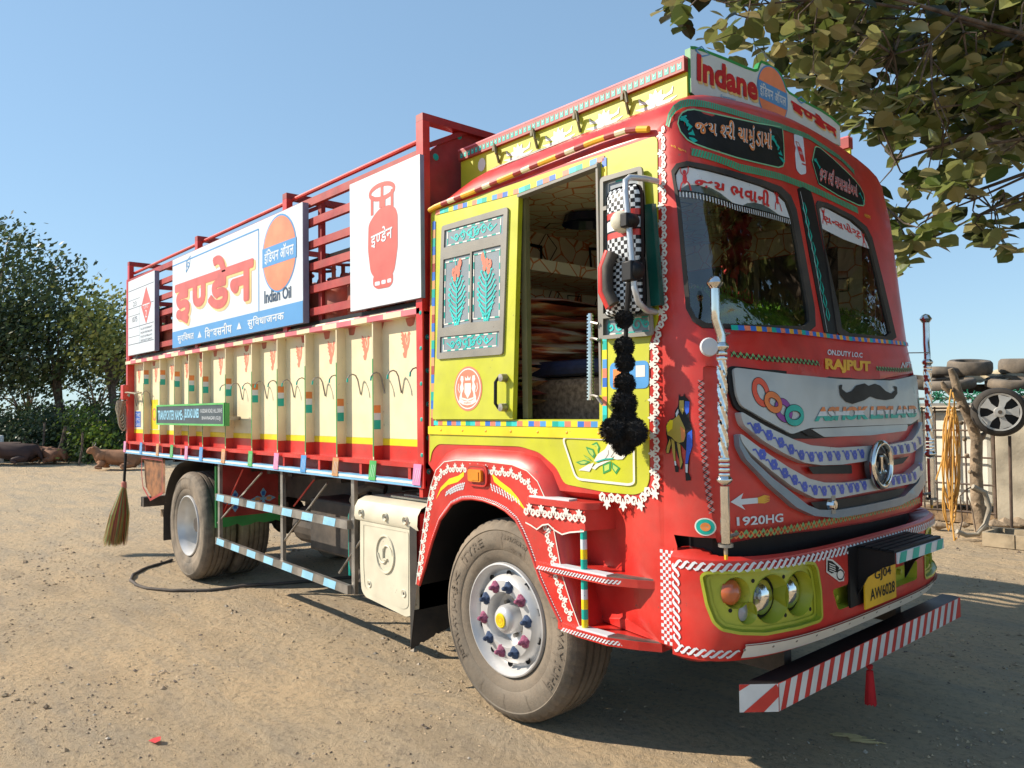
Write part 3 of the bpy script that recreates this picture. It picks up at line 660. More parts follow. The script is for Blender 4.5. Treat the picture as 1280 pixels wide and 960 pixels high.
# roof
rf = MB(); rows = []
def roofrow(k):
    y, z = ARCH[k]; fy, fz = AF[k]; xe = CAB.xfront(fy, fz) if 0 < k < len(ARCH)-1 else CAB.xs; out = []
    for x in (-.64, -.60, -.52, -.42, -.30, -.18, .1, .5, .8, .95, 1.0):
        t = smooth((x+.64)/.46)**.5; zz = 2.80+(z-2.80)*(.0+1.0*t); out.append(Vector((min(x, xe-.09) if x > .9 else x, y, zz)))
    for a in (.25, .5, .75, 1.0):
        c_, s_ = cos(a*pi/2), sin(a*pi/2); out.append(Vector((xe-.08+.08*s_, y+(fy-y)*(1-c_), z+(fz-z)*(1-c_))))
    return out
rows = [roofrow(k) for k in range(len(ARCH))]; nr = len(rows[0])
rf.add([p for r in rows for p in r], [(k*nr+i, k*nr+i+1, (k+1)*nr+i+1, (k+1)*nr+i) for k in range(len(ARCH)-1) for i in range(nr-1)], RED)
rf.add([r[0] for r in rows], [tuple(range(len(rows)))], RED)
part(rf, 'roof', smooth=60)
# left wall: red lower body and corner (behind the yellow panel), with the door opening cut out
open_ = ZC([(649, 243), (746, 207), (744, 526), (643, 524)]); xo0 = .165; 
OPN = [(-.50, 1.56), (.70, 1.56), (.70, 2.728), (.16, 2.705), (-.50, 2.705)]
wall = [(-.64, 1.30), (-.42, 1.12), (.40, 1.12), (.47, .90), (.55, .62), (CAB.xs, .62), (CAB.xs, 2.80), (-.64, 2.80)]
lw = MB(); lw.region(wall, CAB, RED, holes=[OPN], step=.05); part(lw, 'left_side_wall', smooth=40)
cs = MB(); cs.region([(CAB.xs, .62), (1.115, .62), (1.115, 1.03), (CAB.xs, 1.03)], lambda w, z, o=0: Vector((w, CAB.y0(1.05, z)-o, z)), RED); cs.box((1.02, .03, .60), (1.113, .2, .63), RED); cs.add([(1.115, 0, .62), (1.115, .3, .62), (1.115, .3, 1.03), (1.115, 0, 1.03)], [(0, 1, 2, 3)], DRED)
cs.region([(CAB.xs, 1.03), (1.115, 1.03), (1.115, 1.04), (1.10, 1.086), (CAB.xs, 1.086)], lambda w, z, o=0: Vector((w, 0-o, z)), RED)
part(cs, 'corner_post')
rw = MB(); rw.region([(-.64, 1.0), (CAB.xs, 1.0), (CAB.xs, 2.80), (-.64, 2.80)], lambda x, z, o=0: Vector((x, 2*YC-CAB.y0(x, max(z, 1.3)), z)), RED, holes=[[(-.3, 1.75), (.85, 1.75), (.85, 2.6), (-.3, 2.6)]], step=.2)
rw.region([(-.64, 1.2), (.35, 1.2), (.35, .62), (1.1, .62), (1.1, 1.02), (-.64, 1.2)][::-1], lambda x, z, o=0: Vector((x, 2*YC+.0, z)), RED); part(rw, 'right_side_wall')
bk = MB(); bk.region([(0.03, 1.15), (2.1, 1.15), (2.1, 2.80), (.03, 2.80)], fnx(-.64), RED); bk.region([(0.04, 2.80)]+[(y, z) for y, z in ARCH][1:-1]+[(2.1, 2.80)], fnx(-.63), RED) if False else None; part(bk, 'rear_wall')
# yellow panel
yo = ZC([(812, 604), (816, 590), (815, 440), (819, 428), (826, 418), (828, 405), (818, 260), (808, 175)])
YB = [(-.625, 1.30), (-.60, 1.38), (-.54, 1.42), (.16, 1.425), (.30, 1.40), (.42, 1.33), (.47, 1.255), (.72, 1.235), (.90, 1.235), (.955, 1.255), (.98, 1.30), (.985, 1.85), (.99, 1.91), (1.02, 1.955), (1.035, 1.99), (1.035, 2.785), (-.625, 2.785)]
yp = MB(); yp.region(rnd_poly(YB, .03, 3), CAB, YEL, holes=[OPN], step=.07, off=.004, wall=.004); part(yp, 'yellow_side_panel', smooth=40)
bs = MB(); bs.region([(-.625, 1.475), (.985, 1.475), (.985, 1.52), (-.625, 1.52)], CAB, BYEL, step=.1, off=.012, wall=.01)
for x in [(-.5+.2*i) for i in range(7)]: bs.lathe([(0, .004), (.006, .002), (.008, 0)], CAB(x, 1.50, .012), (0, -1, 0), GOLD, 8)
part(bs, 'yellow_belt_rail')
# painted borders round door aperture
DB = [TURQ, SALM, BYEL, BLUE, SALM, FBL, BYEL, TEAL]
m = MB(); seg_strip(m, [(-.575, 1.54), (.735, 1.54), (.735, 2.762), (.15, 2.738), (-.575, 2.768)], .026, CAB, DB, .042, .0075); part(m, 'door_border', smooth=None)
m = MB(); seg_strip(m, [(-.59, 1.52), (-.59, 2.72)], .03, CAB, [DRED, FOR, BLUE, TEAL, FOR, BLUE], .05, .0075); part(m, 'rear_edge_border')
# gutter moulding
m = MB(); pts = [(-.62, 2.79), (-.55, 2.80), (-.2, 2.812), (.3, 2.835), (.7, 2.85), (.9, 2.845), (1.03, 2.81)]
k = 0
rs = resample(pts, .0625)
for a, b in zip(rs, rs[1:]):
    pa = CAB(a[0], 2.79, .018); pb = CAB(b[0], 2.79, .018); pa.z = a[1]; pb.z = b[1]; m.tube([pa, pb], .015, [GOLD, GOLD, DRED, CREAM, DRED][k % 5], 8); k += 1
part(m, 'roof_gutter')
# flame painting on the roof side
def roofpt(u, v, o=0):   # u = x, v = arc position 0..1 across the first arch bands
    t = v*5; k = min(int(t), 4); f = t-k; a = rows[k]; b = rows[k+1]
    xs = [p.x for p in a]; i = 0
    while i < nr-2 and xs[i+1] < u: i += 1
    g = (u-xs[i])/max(1e-6, xs[i+1]-xs[i]); p = a[i].lerp(a[i+1], g).lerp(b[i].lerp(b[i+1], g), f)
    return p+Vector((0, -.7, .7))*(o+.004)
m = MB()
for k, (x0, v0, L, dv) in enumerate([(-.1, .55, .62, .3), (-.12, .62, .5, .3), (-.05, .75, .5, .25), (.05, .82, .55, .2), (.15, .7, .5, .3), (-.15, .5, .35, .3), (.25, .92, .45, .1), (0, .95, .35, .1)]):
    m.ribbon([(x0, v0*.8), (x0+L*.3, v0*.8+dv*.15), (x0+L*.6, v0*.8+dv*.5*(1 if k % 2 else .6)), (x0+L, v0*.8+dv*.6)], [.012, .05, .06, .004], roofpt, WHITE, .001*(k % 3))
part(m, 'white_flame_painting')
# ---- sliding door
dq = [(-.565, 1.562), (.125, 1.562), (.165, 2.715), (-.505, 2.742)]
d = MB(); d.region(dq, CAB, YEL, off=.022, wall=.03, step=.1); d.box((.128, .0, 1.565), (.16, .035, 2.73), mat('door_seal_grey', (.3, .28, .2), .5)) if False else None; door = part(d, 'sliding_door')
def quadp(px): return ZC(px)
def window(parent, outer, mull_h, panes):
    m = MB(); m.region(rnd_poly(outer, .02, 3), CAB, GREYF, off=.034, wall=.012, holes=panes)
    for p in panes:
        n = len(p); vs = [CAB(x, z, .034) for x, z in p]+[CAB(x, z, .016 if parent is not T else .008) for x, z in p]; m.add(vs, [(i, (i+1) % n, n+(i+1) % n, n+i) for i in range(n)], GREYF)
    return m.build('window_frame', parent)
c1 = lambda pts: ZC(pts, 2.614, 540, 250)*1
ZD = lambda pts: [ (a, b) for a, b in CAB.P(pts, 4.571, 540, 250)]
wo = ZD([(52, 912), (430, 884), (460, 45), (82, 155)])
pn = [ZD([(95, 278), (432, 200), (436, 88), (98, 180)]), ZD([(85, 735), (240, 705), (245, 310), (92, 345)]), ZD([(250, 703), (415, 690), (420, 262), (255, 300)]), ZD([(72, 875), (410, 842), (412, 752), (74, 785)])]
win = window(door, wo, 0, pn)
for i, p in enumerate(pn):
    m = MB(); m.region(p, CAB, GPANE, off=.026 if i in (1, 2) else .027); o_ = part(m, 'painted_pane', win)
    cx = sum(q[0] for q in p)/4; cz = sum(q[1] for q in p)/4; ins = [(cx+(q[0]-cx)*.90, cz+(q[1]-cz)*(.90 if i in (1, 2) else .8)) for q in p]
    m = MB(); seg_strip(m, ins+[ins[0]], .007, CAB, [WHITE, TEAL], .035, .0285)
    if i in (0, 3):
        for s_ in (-1, 1):
            for k in range(3): m.ribbon([(cx+s_*(.035+.058*k)+q[0], cz+q[1]) for q in spiral(0, 0, .028-.003*k, pi*.5*s_, 1.2)], .008, CAB, TURQ, .029)
            m.ribbon([(cx+s_*.02, cz-.02), (cx+s_*.09, cz+.03), (cx+s_*.15, cz-.02), (cx+s_*.2, cz+.01)], .007, CAB, TURQ, .0292)
        m.ribbon(circ(cx, cz, .022, .03, 10), .008, CAB, TURQ, .029, closed=True)
    else:
        for k in range(10):
            zz = cz-.21+.030*k; hw = .075*sin(pi*(k+1.2)/11.5)
            for s_ in (-1, 1):
                m.ribbon([(cx, zz-.012), (cx+s_*hw*.55, zz+.012), (cx+s_*hw, zz+.05)], [.007, .010, .004], CAB, TURQ, .029+.0002*(k % 3))
                m.ribbon([(cx+s_*hw*.95+q[0], zz+.045+q[1]) for q in spiral(0, 0, .010, 0, .8, 6)], .006, CAB, TURQ, .0295)
        m.ribbon([(cx, cz-.24), (cx, cz+.04)], .008, CAB, TURQ, .0294)
        m.ribbon([(cx-.005, cz), (cx+.005, cz+.08), (cx-.002, cz+.13), (cx-.02, cz+.19), (cx-.005, cz+.21)], .006, CAB, TURQ, .029)
        for dx, dz in ((-.03, .09), (-.005, .10), (.02, .11), (.015, .08), (-.018, .06), (.03, .135)): m.region(circ(cx+dx*(1 if i == 1 else -1), cz+dz+.02, .015, .026, 8), CAB, SALM, off=.0298+dx*.01)
    part(m, 'painted_flowers', o_)
# crest
cx, cz = ZC([(589, 486)])[0]; m = MB(); m.region(circ(cx, cz, .122, .122, 36), CAB, SALM, off=.0235); m.ribbon(circ(cx, cz, .108, n=36), .007, CAB, WHITE, .0242, closed=True)
W_ = lambda pts: [(cx+a, cz+b) for a, b in pts]
m.region(W_([(-.028, .03), (.028, .03), (.028, -.02), (0, -.055), (-.028, -.02)]), CAB, WHITE, off=.0245)
for s_ in (-1, 1):
    m.region(W_([(s_*a, b) for a, b in [(.04, .07), (.06, .072), (.066, .05), (.055, .035), (.07, .01), (.062, -.02), (.075, -.05), (.05, -.055), (.05, -.025), (.034, .0), (.042, .03), (.036, .05)]]), CAB, WHITE, off=.0245)
    m.ribbon(W_([(s_*.07, -.02), (s_*.085, .0), (s_*.08, .03)]), .006, CAB, WHITE, .0245)
m.region(W_([(-.022, .045), (.022, .045), (.026, .068), (.01, .055), (0, .072), (-.01, .055), (-.026, .068)]), CAB, WHITE, off=.0245)
m.ribbon(W_([(-.075, -.06), (-.04, -.075), (0, -.08), (.04, -.075), (.075, -.06)]), .022, CAB, WHITE, .0246); m.ribbon(W_([(-.05, -.052), (0, -.062), (.05, -.052)]), .01, CAB, WHITE, .0245)
m.text("RAJPUT", W_([(-.03, -.085), (.03, -.085), (.03, -.073), (-.03, -.073)]), CAB, SALM, .0255)
part(m, 'crest_emblem', door)
hx, hz = ZC([(636, 490)])[0]; m = MB(); m.tube([CAB(hx-.0, hz+.07, .022), CAB(hx-.02, hz+.072, .055), CAB(hx-.03, hz+.05, .065), CAB(hx-.03, hz-.06, .065), CAB(hx-.02, hz-.082, .055), CAB(hx, hz-.08, .022)], .009, BLACK, 8)
for s_ in (.072, -.08): m.lathe([(.0, .04), (.02, .038), (.022, 0)], CAB(hx, hz+s_, .022), (0, -1, 0), STEEL, 12)
part(m, 'door_handle', door, smooth=40)
m = MB(); m.box((.132, .045, 1.565), (.172, .075, 2.70), mat('door_edge_channel', (.2, .18, .08), .5)); part(m, 'door_channel')
m = MB(); m.beam((.165, .02, 2.704), (.712, .02, 2.728), .05, .014, GREYF); m.box((.70, .0, 1.562), (.712, .06, 2.744), GREYF); m.box((-.5, -.0, 1.545), (.71, .12, 1.561), YEL); part(m, 'door_aperture_frame')
# quarter window
ZQ = lambda pts: CAB.P(pts, 4.8, 740, 200)
wq = ZQ([(75, 115), (320, 40), (335, 250), (350, 400), (350, 1070), (75, 1062)])
wq = ZC([(756, 224), (808, 209), (822, 420), (756, 425)])
pq = [ZC([(760, 229), (803, 216), (805, 248), (760, 260)]), ZC([(760, 265), (806, 253), (816, 388), (760, 393)]), ZC([(760, 399), (817, 394), (818, 415), (760, 420)])]
wf = window(T, wq, 0, pq)
for i, p in enumerate(pq):
    m = MB(); m.region(p, CAB, GPANE, off=.012); o_ = part(m, 'painted_pane', wf); cx = sum(q[0] for q in p)/4; cz = sum(q[1] for q in p)/4
    m = MB(); ins = [(cx+(q[0]-cx)*.86, cz+(q[1]-cz)*.84) for q in p]; seg_strip(m, ins+[ins[0]], .006, CAB, [WHITE, TEAL], .035, .014)
    if i == 2:
        for s_ in (-1, 1): m.ribbon([(cx+s_*.05+q[0], cz+q[1]) for q in spiral(0, 0, .03, 0, 1.2)], .009, CAB, TURQ, .0145); m.ribbon([(cx+s_*.1+q[0], cz+q[1]) for q in spiral(0, 0, .02, 2, 1.2)], .009, CAB, TURQ, .0145)
    part(m, 'painted_border', o_)
# painted bus sticker behind the pompoms
x, z = ZC([(785, 472)])[0]; m = MB(); m.region(rnd_poly(rectp(x-.1, z-.05, x+.12, z+.07), .03), CAB, FBL, off=.0065); m.region(rectp(x-.08, z-.04, x-.01, z+.04), CAB, ORG, off=.0075); m.region(rectp(x+.05, z+.0, x+.1, z+.05), CAB, WHITE, off=.0075); part(m, 'small_painted_truck')
# embossed panel with two birds
ZE = lambda pts: CAB.P(pts, 8, 690, 530)
bp_ = rnd_poly(ZE([(115, 130), (830, 160), (835, 590), (780, 605), (255, 548)]), .035, 5)
m = MB(); m.ribbon(bp_, .011, CAB, WHITE, .010, closed=True); part(m, 'panel_outline')
m = MB()
def wp(pts, mm, off): m.region(ZE(pts), CAB, mm, off=off)
for pts in ([(245, 380), (330, 358), (395, 375), (345, 405), (290, 405)], [(320, 305), (375, 335), (415, 375), (360, 350)], [(345, 225), (420, 250), (445, 310), (425, 345), (375, 290)], [(400, 205), (455, 178), (488, 235), (470, 300), (455, 215)], [(515, 405), (600, 370), (595, 465), (520, 500)], [(610, 380), (690, 440), (650, 503), (605, 440)]): wp(pts, GREEN, .006); c_ = (sum(p[0] for p in pts)/len(pts), sum(p[1] for p in pts)/len(pts)); wp([(c_[0]+(p[0]-c_[0])*.6, c_[1]+(p[1]-c_[1])*.6) for p in pts], mat('leaf_yellow_green', (.45, .6, .12), .4), .0068)
wp([(430, 368), (470, 300), (540, 252), (575, 190), (600, 172), (630, 178), (650, 215), (640, 240), (655, 270), (645, 310), (600, 345), (540, 360), (460, 380)], WHITE, .0075); wp([(625, 345), (650, 290), (665, 235), (700, 215), (735, 225), (748, 265), (745, 320), (715, 352), (660, 355)], WHITE, .0076)
wp([(430, 385), (370, 405), (275, 462), (325, 465), (385, 475), (410, 430)], WHITE, .0075); wp([(520, 375), (450, 400), (408, 440), (440, 455), (480, 420), (600, 362)], WHITE, .0076)
m.ribbon(ZE([(455, 378), (540, 350), (625, 345)]), .006, CAB, TEAL, .0085); m.ribbon(ZE([(600, 330), (620, 300), (645, 270)]), .003, CAB, GREYF, .0085); m.ribbon(ZE([(545, 345), (575, 300), (575, 260)]), .003, CAB, GREYF, .0085)
part(m, 'painted_dove_pair')
# ---- lace borders
m = MB()
lp = [(1.065, 2.78), (1.062, 2.3), (1.06, 2.0), (1.035, 1.955), (1.012, 1.90), (1.01, 1.30)]
lace(m, lp, .072, CAB, WHITE, .0035, flip=1); lace(m, [(1.0, 1.26), (.95, 1.215), (.90, 1.20), (.70, 1.20)], .088, lambda x, z, o=0: Vector((x, CAB.y0(x, 1.3)-o, z)), WHITE, .006, flip=-1)
part(m, 'white_lace_border')
# ---- horse painting on the corner
HZ = lambda pts: CAB.P(pts, 6.4, 810, 470); m = MB(); HG = mat('horse_ochre', (.45, .33, .05), .4); HB = mat('horse_blue', (.02, .1, .6), .4)
def hp(pts, mm, off): m.region(HZ(pts), CAB, mm, off=off, step=.03)
hp([(250, 140), (262, 165), (285, 160), (292, 138), (302, 165), (335, 200), (330, 280), (335, 350), (358, 430), (360, 560), (335, 640), (325, 770), (345, 810), (345, 835), (305, 838), (300, 760), (305, 600), (262, 545), (270, 640), (285, 690), (278, 745), (262, 748), (258, 690), (240, 640), (225, 580), (225, 690), (250, 735), (248, 770), (222, 768), (205, 640), (190, 560), (175, 620), (150, 620), (142, 590), (160, 520), (148, 460), (148, 390), (175, 348), (215, 335), (220, 280), (245, 235)], BLACK, .003)
hp([(160, 370), (210, 345), (250, 310), (300, 420), (305, 480), (290, 525), (250, 535), (215, 515), (195, 490), (160, 470), (150, 420)], HG, .004); hp([(152, 400), (180, 352), (205, 352), (200, 420), (165, 450)], BYEL, .0048); hp([(262, 400), (300, 430), (300, 500), (275, 525)], ORG, .0048)
hp([(300, 200), (335, 205), (330, 290), (310, 310), (295, 260)], HB, .004); hp([(315, 460), (355, 430), (358, 560), (332, 640), (322, 700), (302, 700), (310, 600)], HB, .004)
hp([(255, 195), (290, 195), (292, 260), (280, 310), (255, 260)], HG, .0042); hp([(225, 300), (245, 262), (250, 290), (232, 330)], PWHITE, .0042); hp([(190, 500), (215, 520), (222, 590), (225, 680), (213, 680), (200, 600)], HG, .0042); hp([(235, 530), (262, 545), (270, 640), (282, 690), (262, 740), (255, 650)], HG, .0042); hp([(155, 570), (180, 500), (188, 540), (170, 615), (152, 615)], HG, .0042)
hp([(302, 705), (322, 705), (320, 775), (306, 770)], PWHITE, .0045); hp([(214, 680), (228, 680), (232, 715), (220, 715)], PWHITE, .0045)
part(m, 'painted_horse')
# ---- dot emblem, vertical twist line
cx, cz = ZC([(882, 658.5)])[0]; m = MB(); m.region(circ(cx, cz, .036, n=28), CAB, WHITE, off=.003, step=.02); m.region(circ(cx, cz, .031, n=28), CAB, TEAL, off=.0038, step=.02); m.region(circ(cx, cz, .017, n=20), CAB, ORG, off=.0046); part(m, 'target_roundel')
def chain(mb, path, sz, fn, off, ca, cb_):
    pts = resample(path, sz)
    for i, (a, b) in enumerate(zip(pts, pts[1:])):
        dx, dy = b[0]-a[0], b[1]-a[1]; nx, ny = -dy, dx
        mb.ribbon([(a[0]+dx*t+nx*.32*sin(pi*(t*2-.5)), a[1]+dy*t+ny*.32*sin(pi*(t*2-.5))) for t in (0, .25, .5, .75, 1)], [sz*.1, sz*.28, sz*.3, sz*.28, sz*.1], fn, ca, off)
        mb.ribbon([(a[0]+dx*t-nx*.32*sin(pi*(t*2-.5)), a[1]+dy*t-ny*.32*sin(pi*(t*2-.5))) for t in (0, .25, .5, .75, 1)], [sz*.08, sz*.12, sz*.12, sz*.12, sz*.08], fn, cb_, off+.0006)
CG = mat('chain_green', (.18, .42, .16), .4)
m = MB(); chain(m, ZC([(913, 443), (930, 445), (960, 449), (1000, 452), (1026, 455)]), .035, CAB, .003, CG, BLACK); part(m, 'chain_border')
m = MB(); chain(m, ZC([(1095, 461), (1125, 463), (1140, 462)]), .035, CAB, .003, CG, BLACK); part(m, 'chain_border')
m = MB(); chain(m, ZC([(913, 669), (955, 666), (1010, 657), (1065, 646), (1110, 636), (1150, 625)]), .045, CAB, .003, CG, ORG); part(m, 'chain_border')
m = MB(); chain(m, ZC([(876, 475), (877, 520), (880, 570), (886, 620), (891, 650)]), .03, CAB, .003, mat('line_grey_pink', (.45, .25, .25), .4), BLACK); part(m, 'vertical_chain_line')
# ---- windscreens
for i, (o_, i_) in enumerate(((WLo, WLi), (WRo, WRi))):
    m = MB(); m.region(i_, CAB, GLASS, off=-.004, step=.06); gl = part(m, 'windscreen_pane', smooth=60)
    m = MB(); m.region(o_, CAB, RUB, off=.008, wall=.02, holes=[i_], step=.1); part(m, 'rubber_seal', gl, smooth=40)
    if i == 0:
        b = ZC([(845, 219), (849, 211), (862, 209), (885, 214), (915, 222), (950, 233), (970, 242), (981, 253), (988, 273), (920, 255), (846, 238)])
    else: b = ZC([(1026, 263), (1031, 260), (1037, 262), (1062, 276), (1077, 289), (1084, 303), (1087, 311), (1055, 299), (1028, 285)])
    m = MB(); m.region(b, CAB, PWHITE, off=-.0015, step=.06)
    if i == 0:
        edge = resample(ZC([(846, 238), (920, 255), (988, 273)]), .017)
        for p in edge: m.ribbon([(p[0], p[1]-.001), (p[0], p[1]-.028)], .006, CAB, PWHITE, -.001)
        m.ribbon([(p[0], p[1]-.002) for p in edge], .006, CAB, BLACK, -.0005)
    if i == 0: m.text(["જ", "_ય", " ", "ભ", "_વા", "_ની"], ZC([(868, 236), (962, 259), (963, 239), (869, 219)]), CAB, mat('banner_red_ink', (.65, .03, .03), .4), .0005, bold=.035)
    else: m.text(["ટ્રા".replace("ટ્રા", "ટ"), "ા", "_~ન", "સ", "_પો", "_ર્ટ"], ZC([(1036, 281), (1078, 301), (1074, 286), (1035, 268)]), CAB, MATS['banner_red_ink'], .0005, bold=.03)
    sp = [((856, 224), 1), ((972, 250), 1)] if i == 0 else [((1031, 271), .8), ((1080, 300), .8)]
    for (a, b_), s_ in sp:
        x, z = ZC([(a, b_)])[0]; R3 = MATS['banner_red_ink']; m.region(circ(x, z, .012*s_, .022*s_, 8), CAB, R3, off=.0005)
        for k in (-1, 1):
            m.ribbon([(x, z), (x+k*.02*s_, z-.02), (x+k*.028*s_, z-.05*s_)], .006, CAB, R3, .0006); m.ribbon([(x, z+.01), (x+k*.018*s_, z+.03), (x+k*.022*s_, z+.055*s_)], .005, CAB, R3, .0006)
        m.region(circ(x, z+.03*s_, .009, .011, 8), CAB, R3, off=.0008)
    part(m, 'banner_decal', gl)
m = MB(); m.region(rnd_poly(ZC([(997, 236), (1003, 234), (1014, 240), (1018, 250), (1034, 335), (1050, 421), (1030, 416), (1012, 320)]), .01), CAB, BLACK, off=.004, wall=.004, step=.08); cst = part(m, 'centre_post_panel')
m = MB(); 
for k in range(9):
    x, z = ZC([(1005+3.6*k, 262+16.5*k)])[0]
    for s_ in (-1, 1): m.ribbon([(x, z-.03), (x+s_*.016, z), (x+s_*.004, z+.035)], [.004, .013, .003], CAB, TEAL, .005)
part(m, 'painted_leaf_scroll', cst)
m = MB(); m.ribbon(ZC([(1000, 240), (1016, 320), (1033, 415)]), .003, CAB, PWHITE, .0052); part(m, 'painted_line', cst)
m = MB(); seg_strip(m, ZC([(912, 410), (950, 412), (1000, 416), (1060, 424), (1133, 431)]), .022, CAB, [TEAL, BLUE, SALM, BLUE, GOLD, BLUE, ORG], .033, .0095); part(m, 'dashed_windscreen_border')
# ---- header boards
ZH = lambda pts: CAB.P(pts, 8, 820, 110)
nb1 = ZH([(218, 360), (228, 300), (260, 250), (310, 225), (375, 218), (700, 290), (1000, 355), (1180, 385), (1240, 395), (1262, 420), (1275, 560), (1278, 740), (1265, 785), (1220, 800), (1000, 750), (800, 700), (500, 605), (380, 560), (310, 520), (245, 440)])
nb2 = CAB.P([(465, 200), (480, 190), (520, 205), (640, 310), (760, 420), (860, 520), (920, 600), (950, 660), (960, 720), (948, 780), (900, 775), (700, 680), (530, 570), (490, 500), (475, 350)], 8, 960, 160)
def bord(nb, name='header_name_board'):
    m = MB(); m.region(nb, CAB, BLACK, off=.003, wall=.003, step=.07); b = part(m, name); m = MB(); m.ribbon(nb, .007, CAB, mat('pale_green_line', (.25, .55, .3), .4), .0042, closed=True); part(m, 'painted_outline', b); return b
b1 = bord(nb1); b2 = bord(nb2)
def sprig(mb, x, z, s):
    for k in range(7):
        a = radians(-30+40*k); mb.ribbon([(x, z+.015*(k-3)*s), (x+.025*s*cos(a), z+.015*(k-3)*s+.02*s*sin(a)), (x+.04*s*cos(a+.8), z+.018*(k-3)*s+.04*s*sin(a+.5))], [.006, .02*s, .003], CAB, TEAL, .0045+.0002*k)
m = MB(); x, z = ZH([(310, 390)])[0]; sprig(m, x, z, 1.1); x, z = ZH([(1200, 590)])[0]; sprig(m, x, z, 1.2); part(m, 'painted_leaves', b1)
m = MB(); x, z = CAB.P([(500, 390)], 8, 960, 160)[0]; sprig(m, x, z, .9); x, z = CAB.P([(930, 700)], 8, 960, 160)[0]; sprig(m, x, z, .6); part(m, 'painted_leaves', b2)
GJ = ["જ", "_ય", " ", "~શ", "રી", " ", "ચા", "_મું", "_ડા", "_માં"]
m = MB(); q1 = ZH([(388, 505), (1150, 690), (1150, 400), (388, 300)]); m.text(GJ, q1, CAB, PWHITE, .0052, bold=.045)
def stripe(q, a, b): bl, br, tr, tl = q; L = lambda p, r, t: (p[0]+(r[0]-p[0])*t, p[1]+(r[1]-p[1])*t); return [L(bl, tl, a), L(br, tr, a), L(br, tr, b), L(bl, tl, b)]
part(m, 'header_lettering', b1)
m = MB(); m.text(GJ, [(p[0]-.003, p[1]) for p in q1], CAB, ORG, .0058, bold=.012); part(m, 'header_lettering_fill', b1)
m = MB(); q2 = CAB.P([(535, 545), (890, 700), (880, 560), (530, 350)], 8, 960, 160); G2 = ["જ", "_ય", " ", "~શ", "રી", " ", "મા", "_મા", "_સા", "_હે", "બ", "_માં"]; m.text(G2, q2, CAB, PWHITE, .0052, bold=.04); m.text(G2, q2, CAB, RINK, .0058, bold=.01); part(m, 'header_lettering', b2)
m = MB(); ic = rnd_poly(ZC([(992, 168), (1005, 172), (1008, 188), (1008.5, 218), (1000, 219), (995, 212)]), .02); m.region(ic, CAB, PWHITE, off=.003, step=.05); x, z = ZC([(1000.5, 192)])[0]
m.region(rnd_poly(rectp(x-.022, z-.045, x+.022, z+.035), .015), CAB, MATS['banner_red_ink'], off=.004); m.ribbon([(x-.014, z+.03), (x-.014, z+.06), (x+.014, z+.06), (x+.014, z+.03)], .006, CAB, MATS['banner_red_ink'], .004); m.ribbon([(x-.018, z-.06), (x+.018, z-.06)], .008, CAB, MATS['banner_red_ink'], .004); m.text(ind, [(x-.018, z-.01), (x+.018, z-.01), (x+.018, z+.012), (x-.018, z+.012)], CAB, PWHITE, .005); part(m, 'cylinder_badge')
def hatched(path, name='green_header_band'):
    m = MB(); m.ribbon(path, .034, CAB, mat('band_green', (.04, .38, .2), .4), .003)
    for p in resample(path, .016): m.ribbon([(p[0]-.008, p[1]-.015), (p[0]+.008, p[1]+.015)], .003, CAB, DRED, .0038)
    part(m, name)
hatched(resample(ZC([(834.5, 158), (836, 148), (841, 138), (850, 131), (862, 128.5), (885, 131.5), (925, 143), (975, 158), (1012, 172), (1050, 198), (1073, 222)]), .05))
hatched(resample(ZC([(864, 190), (925, 210), (975, 221), (1017, 237), (1050, 253), (1077, 266)]), .05))
m = MB(); m.text(["શ્રી".replace("શ્રી", "~શ"), "રી", " ", "શુ", "ભ"], ZH([(150, 590), (305, 655), (300, 625), (150, 560)]), CAB, GOLD, .003, bold=.02); part(m, 'small_yellow_lettering')
m = MB(); m.text(["લા", "ભ"], CAB.P([(960, 890), (1020, 915), (1020, 880), (960, 855)], 8, 960, 160), CAB, GOLD, .003, bold=.02); part(m, 'small_yellow_lettering')
# ---- belt lettering
ZB = lambda pts: CAB.P(pts, 3.2, 800, 260)
m = MB(); m.text("ON.DUTY I.O.C", ZB([(748, 588), (888, 600), (888, 580), (748, 566)]), CAB, PWHITE, .003, bold=.03); part(m, 'duty_lettering')
m = MB(); m.text("RAJPUT", ZB([(740, 658), (922, 666), (922, 614), (740, 602)]), CAB, GOLD, .003, bold=.055); part(m, 'owner_lettering')
m = MB(); m.text("NPTE", ZB([(1045, 642), (1095, 640), (1095, 615), (1045, 618)]), CAB, PWHITE, .003, bold=.02, shear=.1); part(m, 'side_lettering')
# ---- grille
ZG = lambda pts: CAB.P(pts, 3.5556, 840, 440)
def slab(pts, name, m_=LGREY, off=.006, th=.03, r=.02, parent=T, holes=()):
    m = MB(); m.region(rnd_poly(ZG(pts), r, 3) if r else ZG(pts), CAB, m_, off=off, wall=th, step=.06, holes=holes); return part(m, name, parent, smooth=45)
slab([(240, 75), (262, 62), (720, 112), (1000, 122), (1112, 100), (1124, 180), (1120, 310), (1040, 335), (1030, 350), (640, 385), (500, 385), (280, 250), (255, 180)], 'fascia_shadow_gap', BLACK, .001, .015)
gp = slab([(262, 72), (480, 98), (740, 122), (960, 128), (1106, 106), (1117, 200), (1114, 292), (1050, 320), (600, 338), (520, 366), (400, 300), (298, 240), (278, 190)], 'upper_grey_fascia', off=.014, th=.03)
m = MB(); m.region(ZG([(560, 345), (600, 338), (690, 380), (650, 382), (600, 372)]), CAB, BLACK, off=.006, step=.05); part(m, 'fascia_notch')
slab([(612, 342), (1042, 322), (1036, 350), (880, 370), (668, 378)], 'fascia_lower_lip', off=.009, th=.02)
